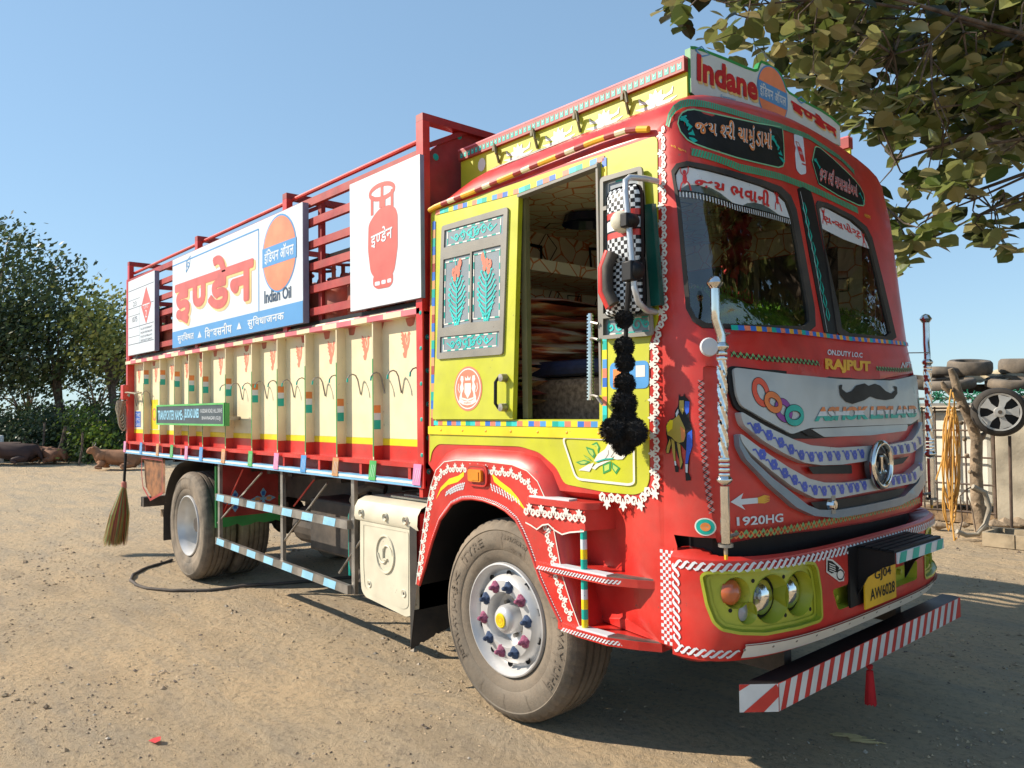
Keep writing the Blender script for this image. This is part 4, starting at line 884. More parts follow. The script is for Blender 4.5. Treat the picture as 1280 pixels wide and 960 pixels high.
A_ = [(288, 262), (400, 330), (520, 388), (600, 415), (720, 426), (850, 418), (950, 412), (1050, 392), (1112, 308), (1122, 345), (1100, 410), (1050, 448), (940, 462), (840, 486), (740, 500), (650, 503), (570, 492), (480, 450), (390, 395), (305, 325)]
slab(A_, 'grille_slat', off=.02, th=.04)
B_ = [(286, 358), (400, 445), (500, 512), (590, 562), (660, 580), (760, 580), (850, 568), (940, 548), (1040, 540), (1095, 490), (1128, 395), (1130, 440), (1112, 520), (1062, 582), (960, 602), (850, 622), (720, 648), (620, 650), (520, 600), (430, 530), (340, 455), (300, 405)]
slab(B_, 'grille_slat', off=.02, th=.04)
C_ = [(286, 362), (300, 405), (340, 470), (430, 556), (520, 625), (590, 680), (640, 700), (720, 702), (850, 680), (960, 656), (1020, 640), (1080, 580), (1118, 505), (1132, 420), (1134, 500), (1120, 580), (1080, 640), (1000, 680), (860, 712), (720, 735), (620, 728), (540, 690), (430, 595), (320, 480), (290, 420)]
slab(C_, 'grille_outer_frame', mat('blue_grey_trim', (.2, .27, .33), .3, coat=.2), off=.016, th=.035, r=.01)
for q in ([(603, 510), (805, 500), (805, 540), (625, 542)], [(940, 490), (1052, 462), (1025, 495), (940, 514)], [(615, 668), (680, 662), (840, 640), (1038, 602), (1012, 640), (960, 655), (850, 680), (720, 702), (640, 700)]): m = MB(); m.region(rnd_poly(ZG(q), .01), CAB, BLACK, off=.002, step=.06); part(m, 'grille_opening')
m = MB(); x, z = ZG([(700, 678)])[0]; m.lathe([(0, .03), (.02, .028), (.03, 0)], CAB(x, z, .0), (1, 0, 0), CHR, 12); m.box(tuple(CAB(x, z, .01)-Vector((.005, .018, .04))), tuple(CAB(x, z, .01)+Vector((.01, .018, .04))), STEEL); part(m, 'radiator_fitting')
FB = mat('blue_flower_paint', (.06, .1, .5), .4)
def flowers(cent, name):
    for i, (x, z) in enumerate(ZG(cent)):
        m = MB(); r = .023
        for k in range(6): a = 2*pi*k/6; m.region(circ(x+r*.6*cos(a), z+r*.6*sin(a), r*.46, n=8), CAB, FB, off=.0212+.0002*k)
        m.ribbon([(x-.05, z+.02), (x-.035, z+.022), (x-.026, z+.01), (x-.018, z-.004)], .008, CAB, FB, .0212); part(m, name)
flowers([(362, 340), (415, 370), (466, 403), (512, 433), (558, 458), (602, 466), (642, 466), (684, 463), (722, 461), (760, 459), (797, 457), (832, 452), (945, 442), (975, 438), (1004, 432), (1033, 427), (1062, 420), (1085, 395)], 'painted_blue_flower')
flowers([(385, 455), (436, 500), (484, 538), (528, 568), (572, 598), (618, 613), (658, 617), (698, 614), (738, 609), (775, 604), (810, 600), (842, 592), (940, 578), (965, 573), (990, 568), (1015, 563), (1040, 557), (1062, 550), (1090, 510)], 'painted_blue_flower')
# rings, moustache, lettering on the fascia
ZR = lambda pts: CAB.P(pts, 8, 880, 440)
def ringp(px, rx, ry, tilt, mm, name):
    c_ = [(px[0]+rx*cos(t)*cos(tilt)-ry*sin(t)*sin(tilt), px[1]+rx*cos(t)*sin(tilt)+ry*sin(t)*cos(tilt)) for t in [2*pi*k/28 for k in range(28)]]
    m = MB(); m.ribbon(ZR(c_), .030, CAB, BLACK, .0145+ringp.k, closed=True); m.ribbon(ZR(c_), .025, CAB, mm, .0150+ringp.k, closed=True); part(m, name, gp); ringp.k += .0012
ringp.k = .0006
ringp((545, 405), 60, 120, radians(-18), ORG if False else mat('ring_red_orange', (.75, .08, .03), .4), 'painted_ring'); ringp((765, 585), 62, 95, radians(-25), PURP, 'painted_ring'); ringp((660, 505), 58, 85, radians(-35), mat('ring_orange', (.8, .2, .03), .4), 'painted_ring'); ringp((868, 635), 78, 75, radians(20), TEAL, 'painted_ring')
m = MB(); mo = [(728, 150), (745, 145), (740, 165), (760, 182), (790, 175), (820, 150), (845, 140), (862, 152), (885, 142), (910, 150), (935, 175), (960, 185), (978, 170), (968, 152), (985, 155), (988, 185), (970, 208), (935, 215), (900, 210), (868, 198), (840, 215), (800, 232), (760, 222), (735, 195)]
m.region(rnd_poly(ZG(mo), .008), CAB, BLACK, off=.0175, step=.04); part(m, 'painted_moustache', gp)
qa = ZG([(618, 310), (1075, 290), (1072, 238), (628, 245)]); TR = [(TEAL, 0, .36), (PWHITE, .36, .68), (mat('tricolour_orange', (.75, .22, .05), .4), .68, 1.0)]
def banded(txt, q, bands, off, bold):
    mb = MB(); v, f = glyphs(txt, bold); x0 = min(p[0] for p in v); x1 = max(p[0] for p in v); y0 = min(p[1] for p in v); y1 = max(p[1] for p in v)
    for mm, a, b in bands:
        bm = bmesh.new(); vs = [bm.verts.new((x, y, 0)) for x, y in v]
        for t in f:
            try: bm.faces.new([vs[i] for i in t])
            except ValueError: pass
        for co, no in (((0, y0+(y1-y0)*a, 0), (0, -1, 0)), ((0, y0+(y1-y0)*b, 0), (0, 1, 0))): bmesh.ops.bisect_plane(bm, geom=bm.verts[:]+bm.edges[:]+bm.faces[:], plane_co=co, plane_no=no, clear_outer=True)
        bm.verts.index_update(); bl, br, tr, tl = q; out = []
        for vt in bm.verts:
            s_ = (vt.co.x-x0)/(x1-x0); t_ = (vt.co.y-y0)/(y1-y0); out.append(CAB(bl[0]*(1-s_)*(1-t_)+br[0]*s_*(1-t_)+tr[0]*s_*t_+tl[0]*(1-s_)*t_, bl[1]*(1-s_)*(1-t_)+br[1]*s_*(1-t_)+tr[1]*s_*t_+tl[1]*(1-s_)*t_, off))
        mb.add(out, [tuple(w_.index for w_ in fc_.verts) for fc_ in bm.faces], mm); bm.free()
    return mb
part(banded("ASHOK LEYLAND", qa, TR, .0175, .06), 'maker_lettering', gp)
cx, cz = ZG([(1098, 245)])[0]; m = MB(); m.ribbon([(cx-.03, cz+.05), (cx-.035, cz), (cx, cz-.04), (cx+.03, cz+.03)], .03, CAB, TEAL, .0175); part(m, 'painted_teal_swirl', gp)
# maker badge
cx, cz = ZG([(891, 500)])[0]; C0 = CAB(cx, cz, .035); m = MB()
m.tube([C0+Vector((.012, .10*cos(t), .105*sin(t))) for t in [2*pi*k/40 for k in range(40)]], .016, CHR, 8, closed=True)
m.lathe([(0, .0), (.09, .0), (.095, -.03)], C0, (1, 0, 0), mat('badge_grey', (.12, .12, .13), .3, metal=.6), 32)
fb = lambda u, v, o=0: C0+Vector((.006+o, u, v))
for k in range(8): pass
for s_ in (0, pi): m.tube([C0+Vector((.01, (.075-.012*k)*cos(s_+k*.38), (.08-.010*k)*sin(s_+k*.38))) for k in range(7)], .010, CHR, 6)
m.tube([C0+Vector((.016, -.02, .04)), C0+Vector((.016, -.02, -.035)), C0+Vector((.016, .025, -.035))], .011, CHR, 6); m.tube([C0+Vector((.016, -.04, .04)), C0+Vector((.016, .0, .04))], .007, CHR, 6)
part(m, 'maker_badge', smooth=50)
# arrow and model number
m = MB(); m.region(ZG([(268, 668), (328, 628), (318, 655), (395, 648), (405, 672), (320, 680), (338, 703)]), CAB, PWHITE, off=-.015, step=.05)
for dy in (-12, -4, 4, 12): m.ribbon(ZG([(395, 660+dy*.4), (425, 655+dy*1.2), (448, 652+dy*.8)]), [.014, .008, .002], CAB, GOLD, -.0145)
part(m, 'painted_arrow'); m = MB(); m.text("1920HG", ZG([(298, 775), (508, 757), (508, 717), (296, 735)]), CAB, PWHITE, -.0145, bold=.025); part(m, 'model_lettering')
# ---- BUMPER
bz = [(BMP.xs, .60), (BMP.xs, 1.0)]; NB = 48; WL = BMP.xs+BMP.L
HLc = rnd_poly(BMP.P([(105, 195), (140, 165), (320, 165), (560, 145), (960, 85), (1010, 90), (1035, 140), (1060, 300), (1072, 520), (1050, 550), (900, 600), (620, 655), (420, 650), (270, 620), (205, 560), (150, 420)], 6.4, 860, 690), .01, 2)
FGL = BMP.P([(1160, 310), (1300, 270), (1300, 460), (1220, 480), (1190, 470)], 6.4, 860, 690)
def mirror(pl): return [(2*BMP.xs+BMP.L-w, z) for w, z in pl][::-1]
bm_ = MB(); bb = [(BMP.xs-.0+BMP.L*i/NB, .60) for i in range(NB+1)]+[(BMP.xs+BMP.L*i/NB, 1.0) for i in range(NB, -1, -1)]
fog = [(FGL[0][0], FGL[0][1]), (FGL[0][0]+.62, FGL[0][1]), (FGL[0][0]+.60, FGL[3][1]+.01), (FGL[0][0]+.02, FGL[3][1]+.01)]
fog = rnd_poly([(1.94, .835), (2.32, .835), (2.30, .70), (1.97, .70)], .02) if False else None
x0f, z0f = BMP.px(1041, 737); x1f, z1f = BMP.px(1048, 762); x2f, z2f = BMP.px(1146, 702); z2b = BMP.px(1146, 732)[1]
fog = rnd_poly([(x0f, z0f), (x1f, z1f-.002), (x2f-.01, z1f), (x2f, z0f)], .02)
bm_.region(bb, BMP, RED, holes=[HLc, mirror(HLc), fog], step=.06)
tops = [BMP(BMP.xs+BMP.L*i/NB, 1.0) for i in range(NB+1)]; t2 = [BMP(BMP.xs+BMP.L*i/NB, 1.0, -.022)+Vector((0, 0, .022)) for i in range(NB+1)]; t3 = [BMP(BMP.xs+BMP.L*i/NB, 1.0, -.15)+Vector((0, 0, .04)) for i in range(NB+1)]
bm_.add(tops+t2+t3, [(r*(NB+1)+i, r*(NB+1)+i+1, (r+1)*(NB+1)+i+1, (r+1)*(NB+1)+i) for r in (0, 1) for i in range(NB)], RED)
b1_ = [BMP(BMP.xs+BMP.L*i/NB, .60) for i in range(NB+1)]; b2_ = [BMP(BMP.xs+BMP.L*i/NB, .60, -.06)+Vector((0, 0, -.03)) for i in range(NB+1)]; bm_.add(b1_+b2_, [(i, i+1, NB+2+i, NB+1+i) for i in range(NB)], RED)
bump = part(bm_, 'bumper', smooth=50)
m = MB(); lipq = [BMP.px(*p) for p in [(932, 801), (932, 816)]]; xl = lipq[0][0]
pth = [(xl+i*(WL-xl-.25)/30, .645) for i in range(31)]; m.ribbon(pth, .052, BMP, WHITE, .012); m.ribbon([(p[0], .672) for p in pth], .004, lambda w, z, o=0: BMP(w, z, .006), WHITE, 0)
for p in pth[::2]: m.lathe([(0, .003), (.005, .002), (.006, 0)], BMP(p[0], .655, .012), (BMP(p[0], .655, .02)-BMP(p[0], .655, .01)), STEEL, 6)
part(m, 'bumper_white_strip', bump)
m = MB(); wave(m, [(1.115+i*(WL-1.13)/60, .975) for i in range(60)], .034, BMP, PWHITE, .003); part(m, 'white_wave_border', bump)
m = MB(); wave(m, [(1.125, .965-.02*i) for i in range(18)], .036, BMP, PWHITE, .003); wave(m, [(1.12+.02*i, .632) for i in range(int((xl-1.12)/.02)+1)], .034, BMP, PWHITE, .003); part(m, 'white_wave_border', bump)
def headlight(mirr):
    f = (lambda w, z, o=0: BMP(2*BMP.xs+BMP.L-w, z, o)) if mirr else BMP
    q = lambda pts: BMP.P(pts, 6.4, 860, 690)
    def pc(px, py, r): x, z = q([(px, py)])[0]; return x, z, r
    L = [pc(700, 385, .098), pc(925, 340, .093), pc(400, 340, .062), pc(500, 500, .045)]
    hol = [circ(x, z, r, n=28) for x, z, r in L]
    m = MB(); m.region(HLc, f, OLIVE, off=-.022, step=.05, holes=hol); n = len(HLc); m.add([f(x, z, .004) for x, z in HLc]+[f(x, z, -.022) for x, z in HLc], [(i, (i+1) % n, n+(i+1) % n, n+i) for i in range(n)], OLIVE)
    cxx = sum(p[0] for p in HLc)/n; czz = sum(p[1] for p in HLc)/n
    inner = [(cxx+(x-cxx)*.93, czz+(z-czz)*.86) for x, z in HLc]; m.ribbon(HLc, .012, f, OLIVE, .004, closed=True); m.ribbon(inner, .012, f, OLIVE, -.016, closed=True)
    h = part(m, 'headlight_housing', bump, smooth=50)
    for i, ((x, z, r), hl) in enumerate(zip(L, hol)):
        d = [.06, .06, .04, .035][i]; nx_ = (f(x, z, .01)-f(x, z, 0)).normalized(); ax_ = Vector((1, -.05 if not mirr else .05, 0)).normalized() if i < 2 else nx_
        c_ = f(x, z, -.022); m = MB(); ring = [f(a, b, -.018) for a, b in hl]; k = len(ring); back = [c_-Vector((d, 0, 0))+(p-c_)*.9 for p in ring]
        m.add(ring+back, [(j, (j+1) % k, k+(j+1) % k, k+j) for j in range(k)], OLIVE); m.add(back, [tuple(range(k))], [BLACK, BLACK, OLIVE, OLIVE][i]); part(m, 'lamp_bowl', h, smooth=60)
        m = MB(); b = c_-Vector((d-.006, 0, 0)); R_ = r*.86
        if i < 2:
            m.lathe([(R_, .0), (R_*.98, .012), (R_*.86, .016)], b, (1, 0, 0), BLACK, 28); m.lathe([(R_*.86, .014), (R_*.6, .03), (R_*.3, .04), (0, .043)], b, (1, 0, 0), LENS, 28); m.lathe([(R_*.86, .012), (R_*.6, .0), (R_*.2, -.004), (0, -.005)], b, (1, 0, 0), CHR, 28); m.lathe([(.012, .0), (.012, .02), (0, .026)], b, (1, 0, 0), PWHITE, 10)
        elif i == 2: m.lathe([(R_, .0), (R_*.9, .025), (R_*.5, .042), (0, .048)], b, (1, 0, 0), mat('amber_lens', (.55, .13, .04), .2, coat=.6), 24)
        else: m.lathe([(R_, .0), (R_*.9, .01), (0, .02)], b, (1, 0, 0), mat('grey_lens', (.35, .35, .4), .25, coat=.6), 24)
        part(m, ['headlight', 'headlight', 'indicator_lamp', 'side_lamp'][i], h, smooth=50)
    m = MB()
    for (a, b) in ((545, 240), (350, 480), (800, 205), (815, 515), (1015, 465)):
        x, z = q([(a, b)])[0]; m.region(circ(x, z, .009, n=8), f, BLACK, off=-.021)
    part(m, 'screw_holes', h)
headlight(False); headlight(True)
m = MB(); m.region(fog, BMP, OLIVE, off=-.05, step=.08); n = len(fog); m.add([BMP(x, z, .002) for x, z in fog]+[BMP(x, z, -.05) for x, z in fog], [(i, (i+1) % n, n+(i+1) % n, n+i) for i in range(n)], OLIVE)
for p in ((x0f+.1, (z0f+z1f)/2-.01), (x2f-.12, (z0f+z1f)/2)): m.lathe([(0, .02), (.012, .018), (.016, 0)], BMP(p[0], p[1], -.05), (1, 0, 0), OLIVE, 10)
part(m, 'centre_recess', bump)
m = MB(); q = lambda pts: BMP.P(pts, 3.2, 820, 640); m.region(q([(680, 185), (705, 190), (735, 215), (752, 240), (750, 275), (730, 278), (700, 255), (680, 240)]), BMP, WHITE, off=.003); m.region(q([(684, 192), (703, 196), (730, 222), (722, 240), (700, 245), (684, 235)]), BMP, BLACK, off=.004); m.ribbon([BMP.px(820+(735+14*cos(t))/3.2, 640+(250+20*sin(t))/3.2) for t in [k*pi/6 for k in range(12)]], .006, BMP, BLACK, .0045, closed=True)
for k in range(4): m.ribbon(q([(690, 205+9*k), (715, 215+9*k)]), .004, BMP, WHITE, .0048)
part(m, 'shutter_sticker', bump)
# chequered corner strip
m = MB(); x0, x1, z0, z1 = 1.028, 1.098, .625, 1.03; cw = (x1-x0)/5; k = 0; fn = flat(-.002)
m.region(rectp(x0, z0, x1, z1), flat(-.0015), RED)
for i in range(5):
    for j in range(int((z1-z0)/cw)):
        if (i+j) % 2: m.region(rectp(x0+i*cw, z0+j*cw, x0+(i+1)*cw, z0+(j+1)*cw), flat(-.0025), PWHITE)
part(m, 'chequered_strip')
# number plate, its hood and green striped visor
m = MB(); yA, yB, zA, zt = .835, 1.165, .70, .875
m.region(rectp(yA, zA, yB, zt), fnx(1.512), mat('yellow_number_plate', (.85, .5, .02), .35), off=0, wall=.006)
pl = part(m, 'number_plate', bump); m = MB(); Wp = yB-yA; H_ = zt-zA
m.text("GJ04", [(yA+Wp*.3, zA+H_*.60), (yA+Wp*.84, zA+H_*.60), (yA+Wp*.84, zA+H_*.9), (yA+Wp*.3, zA+H_*.9)], fnx(1.5135), BLACK, 0, bold=.02); m.text("AW6028", [(yA+Wp*.15, zA+H_*.17), (yA+Wp*.95, zA+H_*.17), (yA+Wp*.95, zA+H_*.47), (yA+Wp*.15, zA+H_*.47)], fnx(1.5135), BLACK, 0, bold=.02); part(m, 'plate_lettering', pl)
m = MB(); m.box((1.478, .74, .72), (1.49, .90, .985), BLACK)
fy = lambda y: (lambda u, v, o=0: Vector((u, y-o, v)))
m.region([(1.487, .98), (1.655, .975), (1.655, .925), (1.60, .90), (1.535, .85), (1.487, .76)], fy(.82), BLACK, off=0, wall=-.012)
m.region([(1.487, .98), (1.655, .975), (1.655, .925), (1.60, .90), (1.535, .85), (1.487, .76)], fy(1.34), BLACK, off=0, wall=-.012)
for k in range(5): m.box((1.487+.034*k, .82, .976-.001*k), (1.487+.034*k+.026, 1.352, .986-.001*k), BLACK)
m.box((1.487, .833, .968), (1.655, 1.339, .973), DGREY); hd = part(m, 'plate_hood', bump)
m = MB(); n = 7
m.box((1.656, .825, .925), (1.662, 1.35, .972), PWHITE)
for k in range(4): y = .835+k*.14; m.region([(y, .926), (y+.07, .926), (y+.09, .971), (y+.02, .971)], fnx(1.6632), TEAL)
part(m, 'striped_visor_strip', hd)
# ================================================================== fender, steps, interior, roof rack, fittings
FO = [(-.707, .60), (-.65, .85), (-.604, 1.029), (-.55, 1.18), (-.498, 1.275), (-.42, 1.325), (-.312, 1.339), (-.08, 1.343), (.15, 1.335), (.26, 1.31), (.335, 1.262), (.39, 1.18), (.431, 1.085), (.463, .96), (.495, .831), (.545, .72), (.61, .60)]
BO = [(-.707, .60), (-.655, .86), (-.615, 1.05), (-.585, 1.22), (-.55, 1.31), (-.47, 1.375), (-.36, 1.41), (-.08, 1.415), (.17, 1.41), (.31, 1.38), (.40, 1.31), (.45, 1.22), (.48, 1.10), (.51, .97), (.54, .83), (.58, .72), (.63, .60)]
FI = [(-.672, .60), (-.61, .72), (-.54, .87), (-.465, .997), (-.352, 1.096), (-.26, 1.13), (-.175, 1.14), (-.08, 1.138), (.022, 1.123), (.10, 1.10), (.175, 1.062), (.22, 1.01), (.26, .951), (.30, .88), (.342, .80), (.42, .69), (.49, .60)]
m = MB(); yf = -.05
face = FO+FI[::-1]; m.region(face, flat(yf), RED, off=0)
def lerpP(a, b, t): return (a[0]+(b[0]-a[0])*t, a[1]+(b[1]-a[1])*t)
rws = []
for t, y in ((0, yf), (.25, yf+.008), (.6, yf+.03), (1, .012)): rws.append([Vector((p[0], y, p[1])) for p in [lerpP(a, b, t) for a, b in zip(FO, BO)]])
rws.append([Vector((p.x, .2, p.z)) for p in rws[-1]])
n = len(FO); m.add([p for r in rws for p in r], [(k*n+i, k*n+i+1, (k+1)*n+i+1, (k+1)*n+i) for k in range(4) for i in range(n-1)], RED)
m.tube([Vector((a, yf, b)) for a, b in FI], .009, RED, 8)
fen = part(m, 'front_fender', smooth=60)
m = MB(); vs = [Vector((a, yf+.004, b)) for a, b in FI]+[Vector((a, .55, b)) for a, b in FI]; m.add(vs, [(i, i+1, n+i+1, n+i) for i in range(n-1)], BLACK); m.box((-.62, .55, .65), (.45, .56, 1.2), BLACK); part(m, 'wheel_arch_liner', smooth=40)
vs = MB(); ff = flat(yf)
lacep = [(-.668, .66), (-.628, .85), (-.578, 1.03), (-.525, 1.17), (-.475, 1.245), (-.40, 1.285), (-.30, 1.297), (-.08, 1.300), (.14, 1.293), (.235, 1.27), (.30, 1.225), (.352, 1.14), (.392, 1.05), (.425, .94), (.457, .82), (.505, .71), (.55, .64)]
m = MB(); lace(m, lacep, .062, ff, WHITE, .0015, flip=-1); part(m, 'white_lace_border', fen)
m = MB(); m.ribbon(FO, .005, ff, WHITE, .001); fi2 = [lerpP(a, b, .045) for a, b in zip(FI, FO)]; wave(m, resample(fi2, .02), .014, ff, PWHITE, .0015); part(m, 'white_arch_beading', fen)
ZF = lambda pts: [S(510+a/6.4, 550+b/6.4, yf) for a, b in pts]
for sgn, P_ in ((1, [(225, 475), (262, 380), (330, 310), (405, 285), (450, 250), (448, 290), (400, 335), (320, 360), (262, 410)]), (-1, [(670, 265), (740, 330), (820, 390), (880, 460), (950, 570), (935, 560), (855, 480), (770, 400), (690, 335)])):
    m = MB(); m.region(ZF(P_), ff, BYEL, off=.001)
    for k in range(11):
        a0 = (455-14*k, 340+k*2+k*k*.5) if sgn > 0 else (662+22*k, 350+k*9+k*k*.4)
        for j in range(3 if k < 8 else 2): o_ = (a0[0]-5*j*sgn, a0[1]+20*j); m.ribbon(ZF([o_, (o_[0]-9*sgn, o_[1]+17)]), .008, ff, PWHITE, .0016)
    part(m, 'painted_wing_motif', fen)

lx, lz = S(598, 594, yf); m = MB(); m.region(rnd_poly(rectp(lx-.085, lz-.058, lx+.085, lz+.058), .04, 5), ff, RED, off=.014, wall=.014); m.ribbon(rnd_poly(rectp(lx-.07, lz-.045, lx+.07, lz+.045), .03, 4), .006, ff, DRED, .0145, closed=True)
lamp = part(m, 'side_indicator', fen, smooth=50); m = MB(); AMB = mat('amber_indicator_lens', (.85, .28, .02), .2, coat=.6)
m.region(rnd_poly(rectp(lx-.055, lz-.032, lx+.055, lz+.032), .015, 3), ff, AMB, off=.03, wall=.018); m.box((lx-.018, yf-.034, lz-.024), (lx+.038, yf-.0301, lz+.02), AMB); part(m, 'amber_lens', lamp)
# steps
def step_mesh(poly, z, th, apron=None):
    mb = MB(); up = lambda u, v, o=0: Vector((u, v, z+o)); mb.region(poly, up, RED, off=0, wall=th); mb.region(poly, up, RED, off=-th); return mb
def pad(poly, z, k): mb = MB(); up = lambda u, v, o=0: Vector((u, v, z+o)); mb.region(poly, up, PWHITE, off=.008, wall=.008); return mb
m = step_mesh(rnd_poly([(.27, -.075), (.66, -.075), (.70, -.03), (.72, .10), (.27, .10)], .03), 1.185, .03)
ap = [(.27, 1.06), (.31, 1.05), (.35, 1.035), (.39, 1.06), (.43, 1.068), (.47, 1.045), (.52, 1.03), (.57, 1.045), (.66, 1.06), (.66, 1.16), (.27, 1.16)]; m.region(ap, flat(-.066), RED, off=0, wall=.008)
m.add([(.66, -.066, 1.06), (.72, .1, 1.06), (.72, .1, 1.16), (.66, -.066, 1.16)], [(0, 1, 2, 3)], RED); s1 = part(m, 'upper_step', smooth=30)
m = pad([(.29, -.066), (.56, -.066), (.56, -.01), (.29, -.01)], 1.185, 0); part(m, 'step_pad', s1); m = MB(); m.ribbon(ap[:9], .007, flat(-.0745), WHITE); lace(m, [(.30, 1.125), (.67, 1.125)], .078, flat(-.0745), WHITE, .0, flip=-1); part(m, 'white_lace_border', s1)
for z, xa_ in ((.862, .36), (.60, .52)):
    poly = [(xa_-.06, -.05), (xa_+.1, -.085), (.80, -.085), (.93, -.035), (1.018, .012), (1.018, .08), (xa_-.06, .12)]
    s_ = part(step_mesh(poly, z+.015, .035), 'cab_step'); m = pad([(xa_+.09, -.08), (.795, -.08), (.795, -.03), (xa_+.09, -.03)], z+.015, 0); part(m, 'step_pad', s_)
    m = MB(); up = lambda u, v, o=0: Vector((u, v, z+.015+o)); m.region([(.80, -.08), (.925, -.032), (1.012, .012), (1.012, .03), (.925, -.0), (.80, -.02)], up, STEEL, off=.007, wall=.007); part(m, 'metal_step_edge', s_)
    m = MB(); vv = lambda u, v, o=0: Vector((u, -.0865 if u < .80 else -.0865+.095*(u-.80)/.22, v)); vv2 = lambda u, v, o=0: vv(u, v)+Vector((0, -o, 0)); wave(m, [(xa_+.0+i*.02, z-.003) for i in range(int((.98-xa_)/.02))], .018, vv2, PWHITE, .001); part(m, 'white_wave_border', s_)
m = MB(); zz = .615; k = 0; px_ = S(730, 700, -.055)[0]
while zz < 1.06:
    m.tube([(px_, -.055, zz), (px_, -.055, min(zz+.045, 1.065))], .0155, [BYEL, TEAL, PWHITE][[0, 1, 0, 2, 1][k % 5]], 12, caps=False); zz += .045; k += 1
part(m, 'striped_step_post')
# cab interior
def lining():
    m_ = bpy.data.materials.new('patterned_cab_lining'); m_.use_nodes = True; n_ = m_.node_tree.nodes; l_ = m_.node_tree.links; b = n_['Principled BSDF']; b.inputs['Roughness'].default_value = .6
    tc = n_.new('ShaderNodeTexCoord'); vo = n_.new('ShaderNodeTexVoronoi'); vo.feature = 'DISTANCE_TO_EDGE'; vo.inputs['Scale'].default_value = 8.5; l_.new(tc.outputs['Object'], vo.inputs[0])
    r = n_.new('ShaderNodeMapRange'); r.inputs[1].default_value = .02; r.inputs[2].default_value = .045; l_.new(vo.outputs[0], r.inputs[0])
    mx = n_.new('ShaderNodeMix'); mx.data_type = 'RGBA'; mx.inputs[6].default_value = (.62, .2, .06, 1); mx.inputs[7].default_value = (.80, .72, .56, 1); l_.new(r.outputs[0], mx.inputs[0]); l_.new(mx.outputs[2], b.inputs[0]); return m_
LIN = lining()
m = MB(); m.region([(.06, 1.2), (2.07, 1.2), (2.07, 2.78), (.06, 2.78)], fnx(-.60), LIN); m.box((-.6, .3, 2.40), (-.12, 2.0, 2.43), LIN); m.box((-.13, .3, 2.40), (-.10, 2.0, 2.47), LIN); part(m, 'patterned_rear_lining')
m = MB(); m.region([(-.6, .06), (1.0, .06), (1.15, .3), (1.15, 1.8), (1.0, 2.07), (-.6, 2.07)], lambda u, v, o=0: Vector((u, v, 2.775)), LIN); part(m, 'ceiling_lining')
m = MB(); m.region([(-.6, 1.2), (1.0, 1.2), (1.0, 2.78), (-.6, 2.78)], lambda x, z, o=0: Vector((x, 2.06, z)), LIN, holes=[[(-.3, 1.75), (.85, 1.75), (.85, 2.6), (-.3, 2.6)]]); part(m, 'side_lining')
m = MB(); m.region([(-.3, 1.75), (.85, 1.75), (.85, 2.6), (-.3, 2.6)], lambda x, z, o=0: Vector((x, 2.085, z)), DGREY); m.box((.26, 2.07, 1.75), (.30, 2.084, 2.6), GREYF); part(m, 'added_window_cover')  # sheet added over the far window to keep the cab dark
m = MB()
random.seed(3)
def diam(fn, cx, cz, s_, ang, w_):
    m.ribbon([(cx+s_*cos(ang+k*pi/2), cz+s_*1.1*sin(ang+k*pi/2)) for k in range(4)], w_, fn, BLACK, .004, closed=True)
for k in range(26): diam(fnx(-.596), .15+random.random()*1.8, 1.7+random.random()*1.05, random.choice([.05, .09, .12]), random.random()*1.2, random.choice([.01, .022, .03]))
tag(part(m, 'black_diamond_pattern'), None, None, None, 'stuff')
m = MB()
for k in range(14): diam(lambda u, v, o=0: Vector((u, v, 2.773-o)), -.4+random.random()*1.3, .2+random.random()*1.7, random.choice([.05, .09]), random.random(), .014)
for k in range(12): diam(lambda u, v, o=0: Vector((u, 2.058-o, v)), -.5+random.random()*1.4, 1.6+random.random()*1.05, random.choice([.05, .09]), random.random(), .014)
tag(part(m, 'black_diamond_pattern'), None, None, None, 'stuff')
m = MB(); m.lathe([(.0, .06), (.13, .05), (.15, .0)], (-.05, .75, 2.71), (0, 0, 1), mat('navy_fan_hood', (.01, .015, .05), .4), 20); part(m, 'ceiling_fan_hood')
SEATM = mat('patterned_seat_cover', (.3, .2, .13), .8, var=.3, vscale=40, col2=(.10, .06, .035))
m = MB(); m.box((-.1, .30, 1.25), (.62, .90, 1.78), SEATM); m.box((-.1, 1.2, 1.25), (.62, 1.8, 1.78), SEATM); m.box((-.6, .1, 1.2), (-.15, 2.0, 1.62), mat('berth_base', (.06, .04, .035), .7)); part(m, 'seat_base', bevel=.04)
NAV = mat('navy_cushion', (.015, .02, .06), .7, var=.2, vscale=20, bump=.3)
m = MB(); m.box((-.12, .27, 1.785), (.64, .93, 1.87), NAV); m.box((-.12, 1.17, 1.785), (.64, 1.83, 1.87), NAV); part(m, 'seat_cushion', bevel=.035)
m = MB(); m.box((-.6, .06, 1.18), (1.2, 2.07, 1.21), DGREY); part(m, 'cab_floor')
GRS = mat('green_plush', (.22, .55, .03), .9, var=.35, vscale=60, bump=1.0, bscale=160)
m = MB(); nn = 22; vs = []
for i in range(nn+1):
    y = .16+1.82*i/nn; xf = CAB.xfront(y, 1.95)-.04
    for x, z in ((.72, 1.5), (.76, 2.03), (xf-.25, 2.07), (xf-.08, 2.04), (xf, 1.95), (xf, 1.5)): vs.append((x, y, z+.03*sin(y*5+1)+.045*(1-(y-.16)/1.8)))
m.add(vs, [(i*6+k, i*6+k+1, (i+1)*6+k+1, (i+1)*6+k) for i in range(nn) for k in range(5)], GRS)
